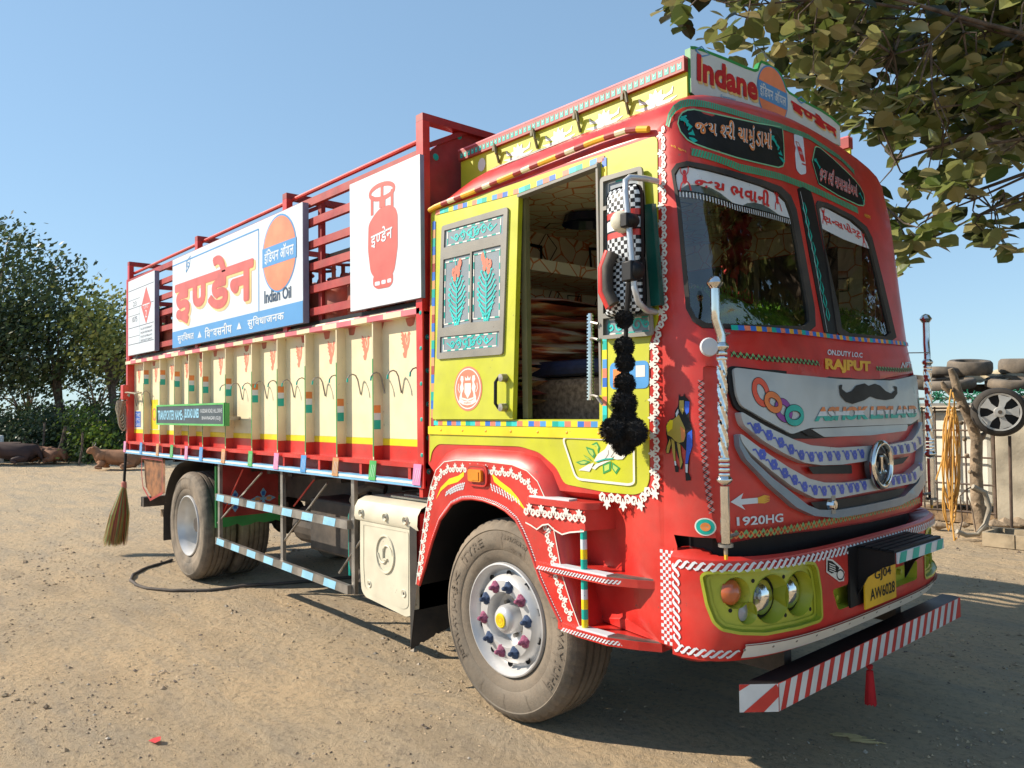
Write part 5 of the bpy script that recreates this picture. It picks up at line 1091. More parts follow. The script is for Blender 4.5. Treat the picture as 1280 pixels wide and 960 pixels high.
for k in range(5200):
    y = .17+random.random()*1.8; xf = CAB.xfront(y, 1.95)-.05; x = .76+random.random()*(xf-.78); z = 2.045+.03*sin(y*5+1)+.045*(1-(y-.16)/1.8); a = random.random()*6; h_ = .02+.02*random.random()
    m.add([(x-.003*cos(a), y-.003*sin(a), z), (x+.003*cos(a), y+.003*sin(a), z), (x+.012*cos(a*3), y+.012*sin(a*3), z+h_)], [(0, 1, 2)], GRS)
part(m, 'plush_dashboard_cover')
m = MB(); m.tube([Vector((.86, .58, 2.0))+Vector((.05*sin(t), .21*cos(t), .2*sin(t))) for t in [2*pi*k/28 for k in range(28)]], .016, BLACK, 8, closed=True)
for k in range(3): t = 2*pi*k/3+.5; m.beam((.86, .58, 2.0), (.86+.05*sin(t), .58+.2*cos(t), 2.0+.2*sin(t)), .03, .012, BLACK)
part(m, 'steering_wheel')
m = MB(); zz = 1.60; x, z = S(738, 500, .03); xt, zt_ = S(738, 392, .03); m.tube([(x, .03, z), (xt, .03, zt_)], .012, CHR, 10)
n = 26
for k in range(n): t = k/n; m.tube([(x+(xt-x)*t, .03, z+(zt_-z)*t), (x+(xt-x)*(t+.5/n), .03, z+(zt_-z)*(t+.5/n))], .0185, CHR, 10)
for zq in (z+.02, zt_-.12): m.tube([(x, .03, zq), (x+.05, .0, zq), (x+.09, -.01, zq-.01)], .007, STEEL, 6)
part(m, 'sprung_grab_bar', smooth=40)
# roof rack boards with rail, hooks and painted lotuses
for sgn, y in ((1, .25), (-1, 2*YC-.25)):
    m = MB(); a, b = sorted((y, y+.02*sgn)); m.box((-.62, a, 2.93), (1.035, b, 3.125), YEL); rb = part(m, 'roof_rack_board')
    m = MB(); a, b = sorted((y-.02*sgn, y+.035*sgn)); m.box((-.62, a, 3.126), (1.035, b, 3.185), PINK if False else DRED); m.box((-.62, a-.001, 3.186), (1.035, b, 3.195), PINK)
    if sgn > 0:
        for k in range(46):
            x = -.6+k*.0355; m.region([(x, 3.138), (x+.024, 3.138), (x+.024, 3.172), (x+.012, 3.162), (x, 3.172)], flat(y-.021), TEAL); m.region(circ(x+.012, 3.155, .004, n=5), flat(y-.0222), PWHITE)
    part(m, 'roof_rack_rail', rb)
    if sgn > 0:
        m = MB(); fl_ = flat(y-.001)
        for cx in (-.42, -.1, .22, .54, .86):
            m = MB()
            if cx < -.3: m.region(circ(cx, 3.06, .035, .04, 12), fl_, WHITE, off=.001); part(m, 'painted_lotus', rb); continue
            for k in range(5): a = radians(20+35*k); m.ribbon([(cx, 3.03), (cx+.04*cos(a), 3.04+.035*sin(a)), (cx+.06*cos(a), 3.04+.06*sin(a))], [.01, .03, .004], fl_, WHITE, .001+.0003*k)
            for k in (-1, 1): m.ribbon([(cx, 3.03), (cx+k*.06, 3.022), (cx+k*.12, 3.035)], [.02, .022, .004], fl_, WHITE, .0008); m.ribbon([(cx+k*.05, 3.05), (cx+k*.09, 3.06), (cx+k*.1, 3.085)], [.01, .018, .004], fl_, WHITE, .0012)
            part(m, 'painted_lotus', rb)
        for cx in (-.26, .06, .38, .70): m = MB(); m.tube([(cx, y-.004, 3.03), (cx, y-.03, 3.11), (cx+.01, y-.05, 3.125), (cx+.03, y-.06, 3.11), (cx+.04, y-.06, 3.06)], .008, mat('hook_brown_green', (.12, .10, .03), .5), 6); m.box((cx-.03, y-.03, 3.10), (cx-.015, y, 3.13), MATS['hook_brown_green']); part(m, 'roof_rope_hook', rb)
m = MB()
for x in (-.5, .1, .7): m.box((x, .27, 3.09), (x+.05, 2*YC-.27, 3.12), DRED)
part(m, 'rack_crossbars')
# roof sign board
SX = 1.05
def FS(pts): return [F(860+a/6.4, 50+b/6.4, SX+.001) for a, b in pts]
so_ = FS([(20, 60), (60, 62), (130, 85), (300, 150), (450, 215), (535, 245), (560, 238), (578, 185), (590, 172), (640, 195), (720, 245), (750, 285), (785, 385), (810, 420), (890, 470), (1060, 560), (1150, 620), (1215, 680)])
so_ = so_+[(so_[-1][0]+.005, 3.10), (1.5, 3.10), (1.06, 3.09), (.6, 3.06), (.3, 3.02), (so_[0][0], 3.03)]
fs = fnx(SX)
m = MB(); m.region(so_, fs, mat('roof_sign_white', (.62, .68, .68), .4, var=.03), off=0, wall=.03, wm=MATS['green_paint']); m.region(so_, fnx(SX-.03), GREEN); rs_ = part(m, 'roof_sign_board')
m = MB(); m.ribbon(so_[:18], .014, fs, GREEN, .001); part(m, 'green_edge_line', rs_)
qi = FS([(72, 320), (552, 485), (548, 300), (72, 115)]); qi = [qi[0], (qi[1][0], qi[1][1]), qi[2], qi[3]]
m = MB(); m.fat("Indane", [(p[0]+.012, p[1]-.01) for p in qi], fs, SHY, .002, r=.004, bold=.02); m.fat("Indane", qi, fs, mat('roof_sign_red', (.55, .02, .03), .4), .0035, r=.004, bold=.02); part(m, 'roof_sign_lettering', rs_)
(cx, cz), = FS([(676, 400)]); cz = 3.20; R_ = .142; m = MB(); m.region(circ(cx, cz, R_+.008, n=36), fs, PBLUE, off=.002); m.region(circ(cx, cz, R_, n=36), fs, MATS['orange_vinyl'], off=.003); m.region(rectp(cx-R_, cz-.045, cx+R_, cz+.045), fs, PBLUE, off=.004); m.text(["इं", "^ि", "ड", "य", "न", " ", "ऑ", "य", "ल"], [(cx-R_+.015, cz-.037), (cx+R_-.015, cz-.037), (cx+R_-.015, cz+.037), (cx-R_+.015, cz+.037)], fs, PWHITE, .005, bold=.02); part(m, 'round_oil_emblem', rs_)
qh = FS([(835, 560), (1200, 790), (1170, 690), (820, 465)]); m = MB(); m.fat(ind, [(p[0]+.01, p[1]-.008) for p in qh], fs, SHY, .002, r=.005, bold=.0); m.fat(ind, qh, fs, MATS['roof_sign_red'], .0035, r=.005, bold=.0); part(m, 'roof_sign_lettering', rs_)
(cx, cz), = FS([(110, 105)]); m = MB(); m.ribbon([(cx-.05, cz-.0), (cx, cz+.03), (cx+.06, cz+.01), (cx, cz-.015), (cx-.05, cz)], .008, fs, PBLUE, .002); (cx, cz), = FS([(905, 490)]); m.ribbon([(cx-.04, cz-.0), (cx, cz+.025), (cx+.05, cz+.01), (cx, cz-.01), (cx-.04, cz)], .008, fs, PBLUE, .002)
m.text("Evergreen", FS([(262, 470), (380, 495), (378, 465), (262, 435)]), fs, PBLUE, .002); part(m, 'small_sign_marks', rs_)
# chrome corner poles
def pole(y, s_):
    X = 1.335; m = MB(); zb = 1.062; tp = [(X, y, 1.84), (X-.0, y-.0*s_, 1.90), (X-.01, y-.018*s_, 1.96), (X-.01, y-.022*s_, 2.0), (X-.01, y-.022*s_, 2.09)]
    m.tube([(X, y, zb), (X, y, 1.30)], .019, CHR, 16); m.tube(tp, .0185, CHR, 16)
    nn = 60; vs = []; K = 16
    for i in range(nn+1):
        z = 1.41+i*(1.80-1.41)/nn
        for k in range(K):
            a = 2*pi*k/K; r = .0175+.0035*cos(4*(a+z*22)); vs.append((X+r*cos(a), y+r*sin(a), z))
    m.add(vs, [(i*K+k, i*K+(k+1) % K, (i+1)*K+(k+1) % K, (i+1)*K+k) for i in range(nn) for k in range(K)], CHR)
    for z in (1.345, 1.365, 1.385, 1.405, 1.805, 1.825): m.lathe([(.0, -.009), (.022, -.007), (.024, 0), (.022, .007), (0, .009)], (X, y, z), (0, 0, 1), CHR, 16)
    for z, r in ((1.325, .032), (1.852, .03)): m.lathe([(.0, -r*.75), (r*.6, -r*.6), (r*.95, -r*.2), (r, 0), (r*.95, r*.2), (r*.6, r*.6), (0, r*.75)], (X, y, z), (0, 0, 1), CHR, 20)
    m.lathe([(.0, -.03), (.02, -.022), (.034, .0), (.02, .022), (0, .03)], (X-.01, y-.022*s_, 2.105), (0, 0, 1), CHR, 20); m.lathe([(0, -.03), (.008, -.03), (.008, 0), (.03, .0), (.03, .012)], (X, y, zb), (0, 0, 1), STEEL, 12); m.tube([(X, y, zb-.05), (X, y, zb)], .008, GOLD, 6)
    p = part(m, 'chrome_corner_pole', smooth=50)
    m = MB(); yy = y+.12*s_; xx = CAB.xfront(yy, 1.92)
    m.tube([(X, y, 1.905), (X+.02, y+.03*s_, 1.905), (xx, yy, 1.905)], .0035, STEEL, 6); part(m, 'pole_bracket', p); m = MB()
    yy = y+.1*s_; m.tube([(X, y, 1.1), (CAB.xfront(yy, 1.1), yy, 1.1)], .008, STEEL, 6); part(m, 'pole_bracket', p)
pole(.018, 1); pole(2.112, -1)
m = MB(); c_ = Vector((1.31, -.03, 1.85)); m.lathe([(0, -.012), (.034, -.01), (.038, 0), (.034, .01), (0, .012)], c_, (.8, -.6, 0), mat('milky_marker_lens', (.6, .6, .62), .25, coat=.4), 20); m.tube([c_+Vector((0, .01, 0)), Vector((1.335, .018, 1.85))], .008, STEEL, 6); part(m, 'round_marker_lamp')
# front guard bar
GX0, GX1, gz0, gz1 = 1.375, 1.475, .425, .54; ya, yb = -.165, 2.12
m = MB(); YN = F(973, 880, GX1)[0]; YB2 = F(924, 880, GX0)[0]; ya = YN-.10
pl_ = [(GX0, YB2), (GX1, YN), (GX1, yb-.03), (GX1-.03, yb), (GX0, yb)]
m.region(pl_, lambda u, v, o=0: Vector((u, v, gz1-.008+o)), BLACK, off=0, wall=gz1-gz0-.012, wm=BLACK); m.region(pl_, lambda u, v, o=0: Vector((u, v, gz0+.004)), BLACK)
gb = part(m, 'front_guard_bar', bevel=.004)
HZR = mat('hazard_red', (.62, .04, .03), .4); HZW = mat('hazard_white', (.72, .72, .70), .4)
m = MB(); fp = fnx(GX1+.003); L = yb-.03-(ya+.10); n = 21; q_ = gz1-gz0-.01
m.box((GX1+.0005, ya+.10, gz0+.003), (GX1+.002, yb-.03, gz1-.005), HZR)
for k in range(n):
    y = ya+.06+k*(L/n)*1.0; a = [(y, gz0+.004), (y+L/n*.55, gz0+.004), (y+L/n*.55+.045, gz1-.006), (y+.045, gz1-.006)]
    a = [(min(max(p[0], ya+.102), yb-.032), p[1]) for p in a]; m.region(a, fp, HZW, off=0)
d1 = Vector((GX0, YB2, 0)); d2 = Vector((GX1, YN, 0)); nn = Vector((d2.y-d1.y, -(d2.x-d1.x), 0)).normalized()
f2 = lambda u, v, o=0: d1+(d2-d1)*u+nn*(.003+o)+Vector((0, 0, v))
m.region(rectp(0, gz0+.003, 1, gz1-.005), f2, HZW); m.region([(0, gz1-.03), (.28, gz1-.005), (0, gz1-.005)], f2, HZR, off=.001); m.region([(.1, gz0+.003), (.62, gz0+.003), (1, gz0+.06), (1, gz1-.02), (.95, gz1-.005)], f2, HZR, off=.001)

part(m, 'hazard_stripes', gb)
m = MB()
for y in (.45, 1.6): m.box((1.0, y, .46), (1.33, y+.06, .62), DGREY); m.box((.9, y-.05, .6), (1.3, y+.12, .75), DGREY)
m.box((1.15, .5, .62), (1.3, 1.7, .66), DGREY); part(m, 'guard_bar_bracket')
# number of under-bumper bits, tank, battery cover
m = MB(); x0, x1 = -1.39, -.72
cov = rnd_poly([(x0, .90), (x0-.005, .60), (x0+.01, .45), (x0+.06, .415), (-.86, .375), (-.80, .40), (-.79, .93), (x0, .925)], .03)
m.region(cov, flat(-.015), CRP, off=0, wall=.05); iz = [( -1.095+(p[0]+1.095)*.86, .66+(p[1]-.66)*.84) for p in cov]
m.ribbon(iz, .010, flat(-.015), CRP, .003, closed=True)
cx, cz = S(481, 693, -.02)
m.tube([Vector((cx+.10*cos(t), -.018, cz+.115*sin(t))) for t in [2*pi*k/30 for k in range(30)]], .007, CRP, 6, closed=True)
for s_ in (0, pi): m.tube([Vector((cx+(.085-.011*k)*cos(s_+k*.38), -.019, cz+(.095-.011*k)*sin(s_+k*.38))) for k in range(7)], .006, CRP, 6)
m.tube([(cx-.02, -.02, cz+.035), (cx-.02, -.02, cz-.03), (cx+.025, -.02, cz-.03)], .008, CRP, 6)
for a, b in ((S(461, 730, -.02)), (S(504, 742, -.02))): m.lathe([(.0, .002), (.012, .002), (.022, .006), (.026, 0)], (a, -.015, b), (0, -1, 0), CRP, 14); m.lathe([(.009, .003), (0, .006)], (a, -.015, b), (0, -1, 0), DGREY, 8)
part(m, 'battery_cover', smooth=40)
m = MB(); tk = [(.0, 1.045), (.02, 1.03), (-.01, .99), (-.02, .93), (-.015, .905), (.05, .90)]
pr = [(.42, 1.055), (.05, 1.05), (.0, 1.03), (-.025, .99), (-.03, .93), (-.02, .905), (.1, .90)]
X_ = [-1.45, -1.44, -.80, -.72]; vs = []
for i, x in enumerate(X_):
    for y, z in pr: vs.append((x, y+(.04 if i == 0 else 0), z-(.015 if i == 0 else 0)))
k = len(pr); m.add(vs, [(i*k+j, i*k+j+1, (i+1)*k+j+1, (i+1)*k+j) for i in range(3) for j in range(k-1)], CRP); m.add([vs[j] for j in range(k)], [tuple(range(k))], CRP)
for px in (452, 482, 507): x = S(px, 650, -.03)[0]; m.lathe([(.0, .004), (.014, .003), (.022, .012), (.028, 0)], (x, -.03, .955), (0, -1, 0), DGREY if False else CRP, 12); m.lathe([(.008, .005), (0, .009)], (x, -.03, .955), (0, -1, 0), DGREY, 8)
for z in range(3): m.box((-1.2, .1+.1*z, 1.056), (-.75, .14+.1*z, 1.068), CRP)
part(m, 'air_cleaner_top', smooth=35)
m = MB(); m.box((-1.40, .03, .42), (-.80, .5, .9), DGREY); m.box((-.80, .0, .6), (-.73, .4, 1.0), DRED); part(m, 'battery_box')
m = MB(); m.region(rnd_poly([(-1.74, .55), (-1.74, .90), (-1.70, .98), (-1.56, .98), (-1.52, .9), (-1.52, .52), (-1.56, .45), (-1.68, .45)], .03), flat(.1), DGREY, off=0, wall=.35); gy = mat('grey_tank_plastic', (.2, .2, .18), .5, dust=.3); m.box((-1.66, .085, .55), (-1.60, .099, .88), gy); m.tube([(-1.755, .12, .47), (-1.755, .12, .88), (-1.70, .12, .98)], .014, TEAL, 8); m.tube([(-1.7, .12, .99), (-1.62, .1, 1.06), (-1.5, .15, 1.1), (-1.42, .2, 1.08)], .035, DGREY, 8); m.tube([(-1.55, .15, 1.05), (-1.45, .08, 1.04), (-1.4, .05, .93)], .02, BLACK, 8); part(m, 'coolant_tank', smooth=40)
m = MB(); vs = []; n = 26
tops_ = [(-.845+.40*i/n, -.03+.62*i/n) for i in range(n+1)]
mf = lambda u, v, o=0: Vector((-.80, -.03+u, v))
jag = [(.0, .20)]+[(.02+.56*i/30, .20+.15*(i/30)+(.025 if i % 2 else 0)*random.random()) for i in range(31)]
m.region(jag+[(.58, .95), (0, .95)], mf, RUB, wall=.012); m.add([(-.80, -.03, .2), (-.80, -.03, .95), (-.74, -.02, .95), (-.74, -.02, .6)], [(0, 1, 2, 3)], RUB); part(m, 'front_mud_flap')
# side guard
m = MB()
zU0, zU1, zL0, zL1 = .862, .852, .475, .42; GA, GB = -3.893, -1.56
gu = part(MB().beam((GA, .0, zU0), (GB, .0, zU1), .03, .06, STEEL), 'side_guard_rail'); gl_ = part(MB().beam((GA, .0, zL0), (GB, .0, zL1), .03, .06, STEEL), 'side_guard_rail')
for g, (za_, zb_) in ((gu, (zU0, zU1)), (gl_, (zL0, zL1))):
    n = 7
    for i in range(n):
        m = MB(); t0 = (i*1.0+.08)/n*.985; t1 = t0+.5/n; xa_, xb_ = GA+(GB-GA)*t0, GA+(GB-GA)*t1; a, b = za_+(zb_-za_)*t0, za_+(zb_-za_)*t1
        m.region([(xa_-.0, a-.028), (xb_, b-.028), (xb_+.02, b+.028), (xa_+.02, a+.028)], flat(-.0165), SKYB); part(m, 'reflective_tape', g)
for x in (GA, -2.62, GB+.02): z0 = lerp_tab([(GA, zL0-.03), (GB, zL1-.03)], x); m = MB(); m.box((x-.02, .017, z0), (x+.02, .045, 1.16), STEEL); part(m, 'guard_upright')
far = MB(); far.beam((GA, YF-.03, .86), (GB, YF-.03, .86), .03, .06, STEEL); far.beam((GA, YF-.03, .46), (GB, YF-.03, .43), .03, .06, STEEL); part(far, 'far_side_guard')
for a, b in (((-3.55, .1, 1.12), (-4.0, .1, .7)), ((-3.05, .05, 1.12), (-3.95, .03, .62)), ((-2.75, .4, 1.1), (-3.2, .4, .8)), ((-1.95, .05, 1.1), (-2.6, .03, .62)), ((-1.35, .03, .85), (-1.75, .03, .5))):
    m = MB(); m.tube([a, b], .008, RED if a[0] in (-3.55, -2.75) else STEEL, 6); part(m, 'stay_wire')
# rear mud guard in front of the dual wheels
for xm in (-3.98,):
    n = 16; jag = [(.02+.66*i/n, .56+.03*random.random()) for i in range(n+1)]; o1 = [(.02, .56)]+jag+[(.70, 1.13), (.02, 1.13)]
    m = MB(); m.region(jag+[(.68, 1.13), (.02, 1.13)], fnx(xm), GREEN, off=0, wall=.01); m.region([(.075, .66), (.62, .66), (.62, 1.13), (.075, 1.13)], fnx(xm), DRED, off=.003); m.box((xm+.0, .02, .66), (xm+.03, .7, .68), RED) if False else None
    fl = part(m, 'rear_mud_flap')
    m = MB()
    for cy_ in (.2, .47):
        for k in range(4): a = k*pi/2; m.ribbon([(cy_, .80), (cy_+.06*cos(a), .80+.06*sin(a)), (cy_+.12*cos(a), .80+.10*sin(a))], [.01, .06, .004], fnx(xm), LBLUE, .004+.0004*k); m.ribbon([(cy_+.03*cos(a), .80+.03*sin(a)), (cy_+.08*cos(a), .80+.07*sin(a))], .03, fnx(xm), [FOR, BLUE][k % 2], .006)
    part(m, 'painted_flower', fl)
m = MB(); prm = [(RX+.66*cos(radians(a)), .52+.62*sin(radians(a))) for a in range(178, 92, -6)]; vs = [Vector((x, .0, z)) for x, z in prm]+[Vector((x, .66, z)) for x, z in prm]; k = len(prm); m.add(vs, [(i, i+1, k+i+1, k+i) for i in range(k-1)], RUB); m.add([(RX-.66, 0, .55), (RX-.66, .66, .55), (RX-.66, .66, .30), (RX-.66, 0, .30)], [(0, 1, 2, 3)], RUB); part(m, 'rear_wheel_cover', smooth=60)
m = MB(); m.box((-6.45, .1, .55), (-6.35, 2.05, .66), DGREY); m.box((-6.2, .5, .6), (-6.1, .6, 1.1), DGREY); m.box((-6.2, 1.5, .6), (-6.1, 1.6, 1.1), DGREY)
m.box((-6.4, .3, .42), (-5.4, .36, .5), WOOD); part(m, 'rear_underrun_bar')
m = MB(); q_ = [(-6.15, .95), (-6.15, 1.13), (-5.45, 1.13), (-5.45, .78), (-5.85, .68), (-6.1, .80)]
m.ribbon(q_, .03, flat(.02), DRED, closed=True); m.region(q_, flat(.05), mat('rusty_panel', (.3, .12, .04), .7, var=.35, vscale=12)); part(m, 'rear_side_locker')
# wheel of rope, red lamp at the rear corner
m = MB(); m.box((X0-.02, -.06, 1.78), (X0+.08, .0, 1.95), RED); part(m, 'rear_corner_lamp', bevel=.01)
# air horns etc on far roof edge
m = MB()
for k in range(7): y, z = ARCH[-2-k//2]; m.lathe([(0, -.02), (.02, -.01), (.02, .01), (0, .02)], (1.02, 2*YC-.05-.1*k*.5, 2.86+.035*k), (0, 0, 1), DRED, 8)
part(m, 'gutter_beads')
# ---- mirrors and their arm
MX = S(803, 245, -.16)
m = MB(); top = CAB(1.06, 2.60); 
pa = [Vector((1.05, .02, 2.615)), Vector((1.04, -.08, 2.62)), Vector((1.02, -.16, 2.61)), Vector((1.015, -.18, 2.58)), Vector((1.03, -.18, 2.3)), Vector((1.06, -.175, 2.12)), Vector((1.09, -.15, 2.04)), Vector((1.10, -.07, 2.0)), Vector((1.09, .02, 1.995))]
pa = [Vector((x, y, z)) for (x, z), y in [(S(822, 227, .01), .01), (S(805, 223, -.06), -.06), (S(787, 222, -.13), -.13), (S(782, 226, -.15), -.15), (S(782, 240, -.155), -.155), (S(789, 310, -.155), -.155), (S(793, 360, -.155), -.155), (S(798, 378, -.14), -.14), (S(808, 388, -.08), -.08), (S(820, 390, .01), .01)]]
m.tube(pa, .0135, CHR if False else mat('white_grey_arm', (.55, .58, .62), .3, metal=.5), 10); arm = part(m, 'mirror_arm', smooth=50)
CHKW = [BLACK, PWHITE]
def mirror_case(px0, px1, py0, py1, y, dirx, name, bands, w_in=None):
    """round-backed case seen from behind; checker quilt cover"""
    m = MB(); (xa, zt), (xb, zb) = S(px0, py0, y), S(px1, py1, y); cx = (xa+xb)/2; cz = (zt+zb)/2; W = (xb-xa)/2; H = (zt-zb)/2; NU, NV = 22, 40
    # superellipse pillow bulging toward the viewer
    P = lambda u, v: Vector((cx+W*u, y-.05*max(0, 1-abs(u)**3)**.5*max(0, 1-abs(v)**6)**.5+.03, cz+H*v))
    for j in range(NV):
        for i in range(NU):
            u0, u1 = -1+2*i/NU, -1+2*(i+1)/NU; v0, v1 = -1+2*j/NV, -1+2*(j+1)/NV; vm = (v0+v1)/2
            def edge(u, v): r = max(0, 1-abs(v)**5)**.22; return P(u*max(r, .75), v)
            mm = None
            for a, b, c in bands:
                if a <= vm < b: mm = c
            if mm is None: mm = CHKW[((i//2)+(j//2*1)) % 2]
            m.add([edge(u0, v0), edge(u1, v0), edge(u1, v1), edge(u0, v1)], [(0, 1, 2, 3)], mm)
    o = part(m, name, arm, smooth=60)
    m = MB(); m.region(rnd_poly(rectp(cx-W, cz-H, cx+W, cz+H), .05, 4), flat(y+.03), BLACK, off=.0, wall=-.02); m.region(rnd_poly(rectp(cx-W*.9, cz-H*.95, cx+W*.9, cz+H*.95), .05, 4), flat(y+.0505), CHR); part(m, 'mirror_glass', o)
    return cx, cz
mirror_case(755.5, 800, 238, 329, -.11, 1, 'upper_mirror_case', [(.18, .34, RED), (-.30, -.16, RED), (-.16, -.12, BLACK), (-.12, .14, PWHITE), (.14, .18, BLACK)])
mirror_case(752, 802, 322, 392, -.10, 1, 'lower_mirror_case', [])
m = MB(); x, z = S(758, 350, -.13); m.tube([Vector((x+.02, -.13, z+.12)), Vector((x-.01, -.14, z+.05)), Vector((x-.012, -.14, z-.05)), Vector((x+.02, -.13, z-.12))], .022, RED, 10); m.tube([Vector((x+.05, -.14, z+.11)), Vector((x+.025, -.15, z+.05)), Vector((x+.025, -.15, z-.05)), Vector((x+.05, -.14, z-.11))], .024, DGREY, 10); part(m, 'mirror_side_lobe', arm, smooth=60)
for px, py, r, mm in ((776, 277, .045, CRP), (786, 275, .03, BLACK), (790, 338, .042, BLACK)):
    x, z = S(px, py, -.16); m = MB(); m.lathe([(0, .03), (r*.7, .028), (r, .015), (r, -.02), (r*.8, -.04), (0, -.04)], (x, -.155, z), (.5 if px == 776 else 0, -1, 0), mm, 16); m.box((x-r*.8, -.19, z-r*1.1), (x+r*.5, -.15, z+r*.9), mm) if mm is BLACK else None; part(m, 'mirror_clamp', arm, smooth=50, bevel=.006)
# tall wind deflector glass between window and corner (dark green edge)
m = MB(); p0 = S(803, 256, -.03); p1 = S(818, 382, -.03); m.add([(p0[0], -.03, p0[1]), (p0[0]+.05, -.03, p0[1]-.005), (p1[0]+.03, -.03, p1[1]), (p1[0]-.02, -.03, p1[1]-.0), (p0[0], -.0, p0[1]), (p0[0]+.05, -.0, p0[1]), (p1[0]+.03, -.0, p1[1]), (p1[0]-.02, -.0, p1[1])], [(0, 1, 2, 3), (0, 4, 5, 1), (1, 5, 6, 2), (3, 2, 6, 7), (0, 3, 7, 4)], mat('dark_green_deflector', (.01, .09, .07), .25)); part(m, 'window_deflector')
m = MB(); a = S(741, 404, 0); m.tube([CAB(a[0], a[1]), Vector((a[0]+.02, -.03, a[1])), Vector((a[0]+.06, -.03, a[1]-.01))], .007, STEEL, 6); a = S(748, 497, 0); m.tube([CAB(a[0], a[1]), Vector((a[0]+.02, -.03, a[1])), Vector((a[0]+.05, -.03, a[1]-.03))], .007, STEEL, 6); part(m, 'small_cab_hooks')
# ---- gas cylinders in the cage
CYL = mat('worn_cylinder_paint', (.5, .11, .06), .5, var=.3, dust=.35)
def cylinder(loc, first=[None]):
    if first[0] is None:
        t = thing('gas_cylinder', '', 'gas cylinder', (0, 0, 0), 'gas cylinders stacked inside the truck cage'); b = MB()
        b.lathe([(.0, .03), (.12, .04), (.155, .09), (.16, .14), (.16, .42), (.15, .48), (.11, .53), (.04, .55), (.03, .58), (0, .58)], (0, 0, 0), (0, 0, 1), CYL, 20); b.build('body', t, smooth=50)
        b = MB(); b.lathe([(.12, .0), (.125, .06), (.115, .06), (.11, 0)], (0, 0, 0), (0, 0, 1), CYL, 20); b.build('foot_ring', t, smooth=50)
        b = MB(); b.tube([(.1*cos(a), .1*sin(a), .66) for a in [2*pi*k/16 for k in range(16)]], .012, CYL, 6, closed=True)
        for k in range(3): a = 2*pi*k/3; b.beam((.1*cos(a), .1*sin(a), .5), (.1*cos(a), .1*sin(a), .655), .03, .008, CYL)
        b.build('guard_ring', t); first[0] = t
        t.location = loc
        return t
    t = first[0].copy(); COL.objects.link(t); t.location = loc
    for ch in first[0].children: c = ch.copy(); COL.objects.link(c); c.parent = t
    return t
k = 0
cyls = []
for r, y in enumerate((.22, .58, .94, 1.3)):
    for i in range(16):
        x = X0+.42+i*.355
        cyls.append((x, y))
for x, y in cyls:
    c = cylinder((x, y, 2.05)); c.rotation_euler[2] = random.random()*6
    c['label'] = 'worn red gas cylinder standing behind the red rails of the truck cage'
from mathutils import noise as mnoise
# ================================================================== GROUND
def ground_h(x, y):
    d = sqrt((x-CAM.x)**2+(y-CAM.y)**2)
    h = .004*(mnoise.noise(Vector((x*16, y*16, 3))))+.030*(mnoise.noise(Vector((x*.55, y*.55, 0))))+.012*mnoise.noise(Vector((x*2.1, y*2.1, 4)))+.010*mnoise.noise(Vector((x*6, y*6, 9)))
    # faint wheel ruts running past the truck on the left
    for c, a in ((-1.15, .22), (-2.7, .20)):
        q = (y-c-a*(x-1)*.5+.15*sin(x*.7)); h -= .012*math.exp(-(q/.16)**2)
    k = min(1, min(sqrt(x*x+y*y), sqrt((x-RX)**2+y*y))/.7); h *= .25+.75*k
    if d > 22: h += .25*smooth((d-24)/6)*(.5+.6*mnoise.noise(Vector((x*.35, y*.35, 2))))*(1 if x < -16 else .0)
    return h-.004
N = 260; vs = []
def warp(t): return math.sinh(t*5.6)/math.sinh(5.6)*420
for i in range(N+1):
    for j in range(N+1):
        x = 1.2+warp(-1+2*i/N); y = -.6+warp(-1+2*j/N); vs.append((x, y, ground_h(x, y)))
gm = bpy.data.materials.new('dusty_gravel_ground'); gm.use_nodes = True; n_ = gm.node_tree.nodes; l_ = gm.node_tree.links; b = n_['Principled BSDF']; b.inputs['Roughness'].default_value = .95; b.inputs['Specular IOR Level'].default_value = .2
tc = n_.new('ShaderNodeTexCoord')
def nz(sc, det, rough=.6, stretch=None):
    t = n_.new('ShaderNodeTexNoise'); t.inputs['Scale'].default_value = sc; t.inputs['Detail'].default_value = det; t.inputs['Roughness'].default_value = rough
    if stretch: mp = n_.new('ShaderNodeMapping'); mp.inputs['Scale'].default_value = stretch; mp.inputs['Rotation'].default_value = (0, 0, .12); l_.new(tc.outputs['Object'], mp.inputs[0]); l_.new(mp.outputs[0], t.inputs[0])
    else: l_.new(tc.outputs['Object'], t.inputs[0])
    return t
def mr(src, a, b_, c=0, d=1): r = n_.new('ShaderNodeMapRange'); r.inputs[1].default_value = a; r.inputs[2].default_value = b_; r.inputs[3].default_value = c; r.inputs[4].default_value = d; l_.new(src, r.inputs[0]); return r.outputs[0]
def mixc(f, a, b_):
    m_ = n_.new('ShaderNodeMix'); m_.data_type = 'RGBA'; l_.new(f, m_.inputs[0])
    for s_, v in ((6, a), (7, b_)):
        if isinstance(v, tuple): m_.inputs[s_].default_value = (*v, 1)
        else: l_.new(v, m_.inputs[s_])
    return m_.outputs[2]
c1 = mixc(mr(nz(.55, 8).outputs[0], .42, .62), (.66, .49, .30), (.56, .44, .29))
c2 = mixc(mr(nz(2.2, 8, .7, (.35, 1.6, 1)).outputs[0], .46, .70), c1, (.44, .365, .27))
c3 = mixc(mr(nz(26, 6, .75).outputs[0], .50, .72), c2, (.30, .24, .175))
c4 = mixc(mr(nz(95, 4, .8).outputs[0], .60, .74), c3, (.56, .46, .34))
def mth(op, a, b_=None):
    n__ = n_.new('ShaderNodeMath'); n__.operation = op
    for i, v in enumerate((a, b_)):
        if v is None: continue
        if isinstance(v, (int, float)): n__.inputs[i].default_value = v
        else: l_.new(v, n__.inputs[i])
    return n__.outputs[0]
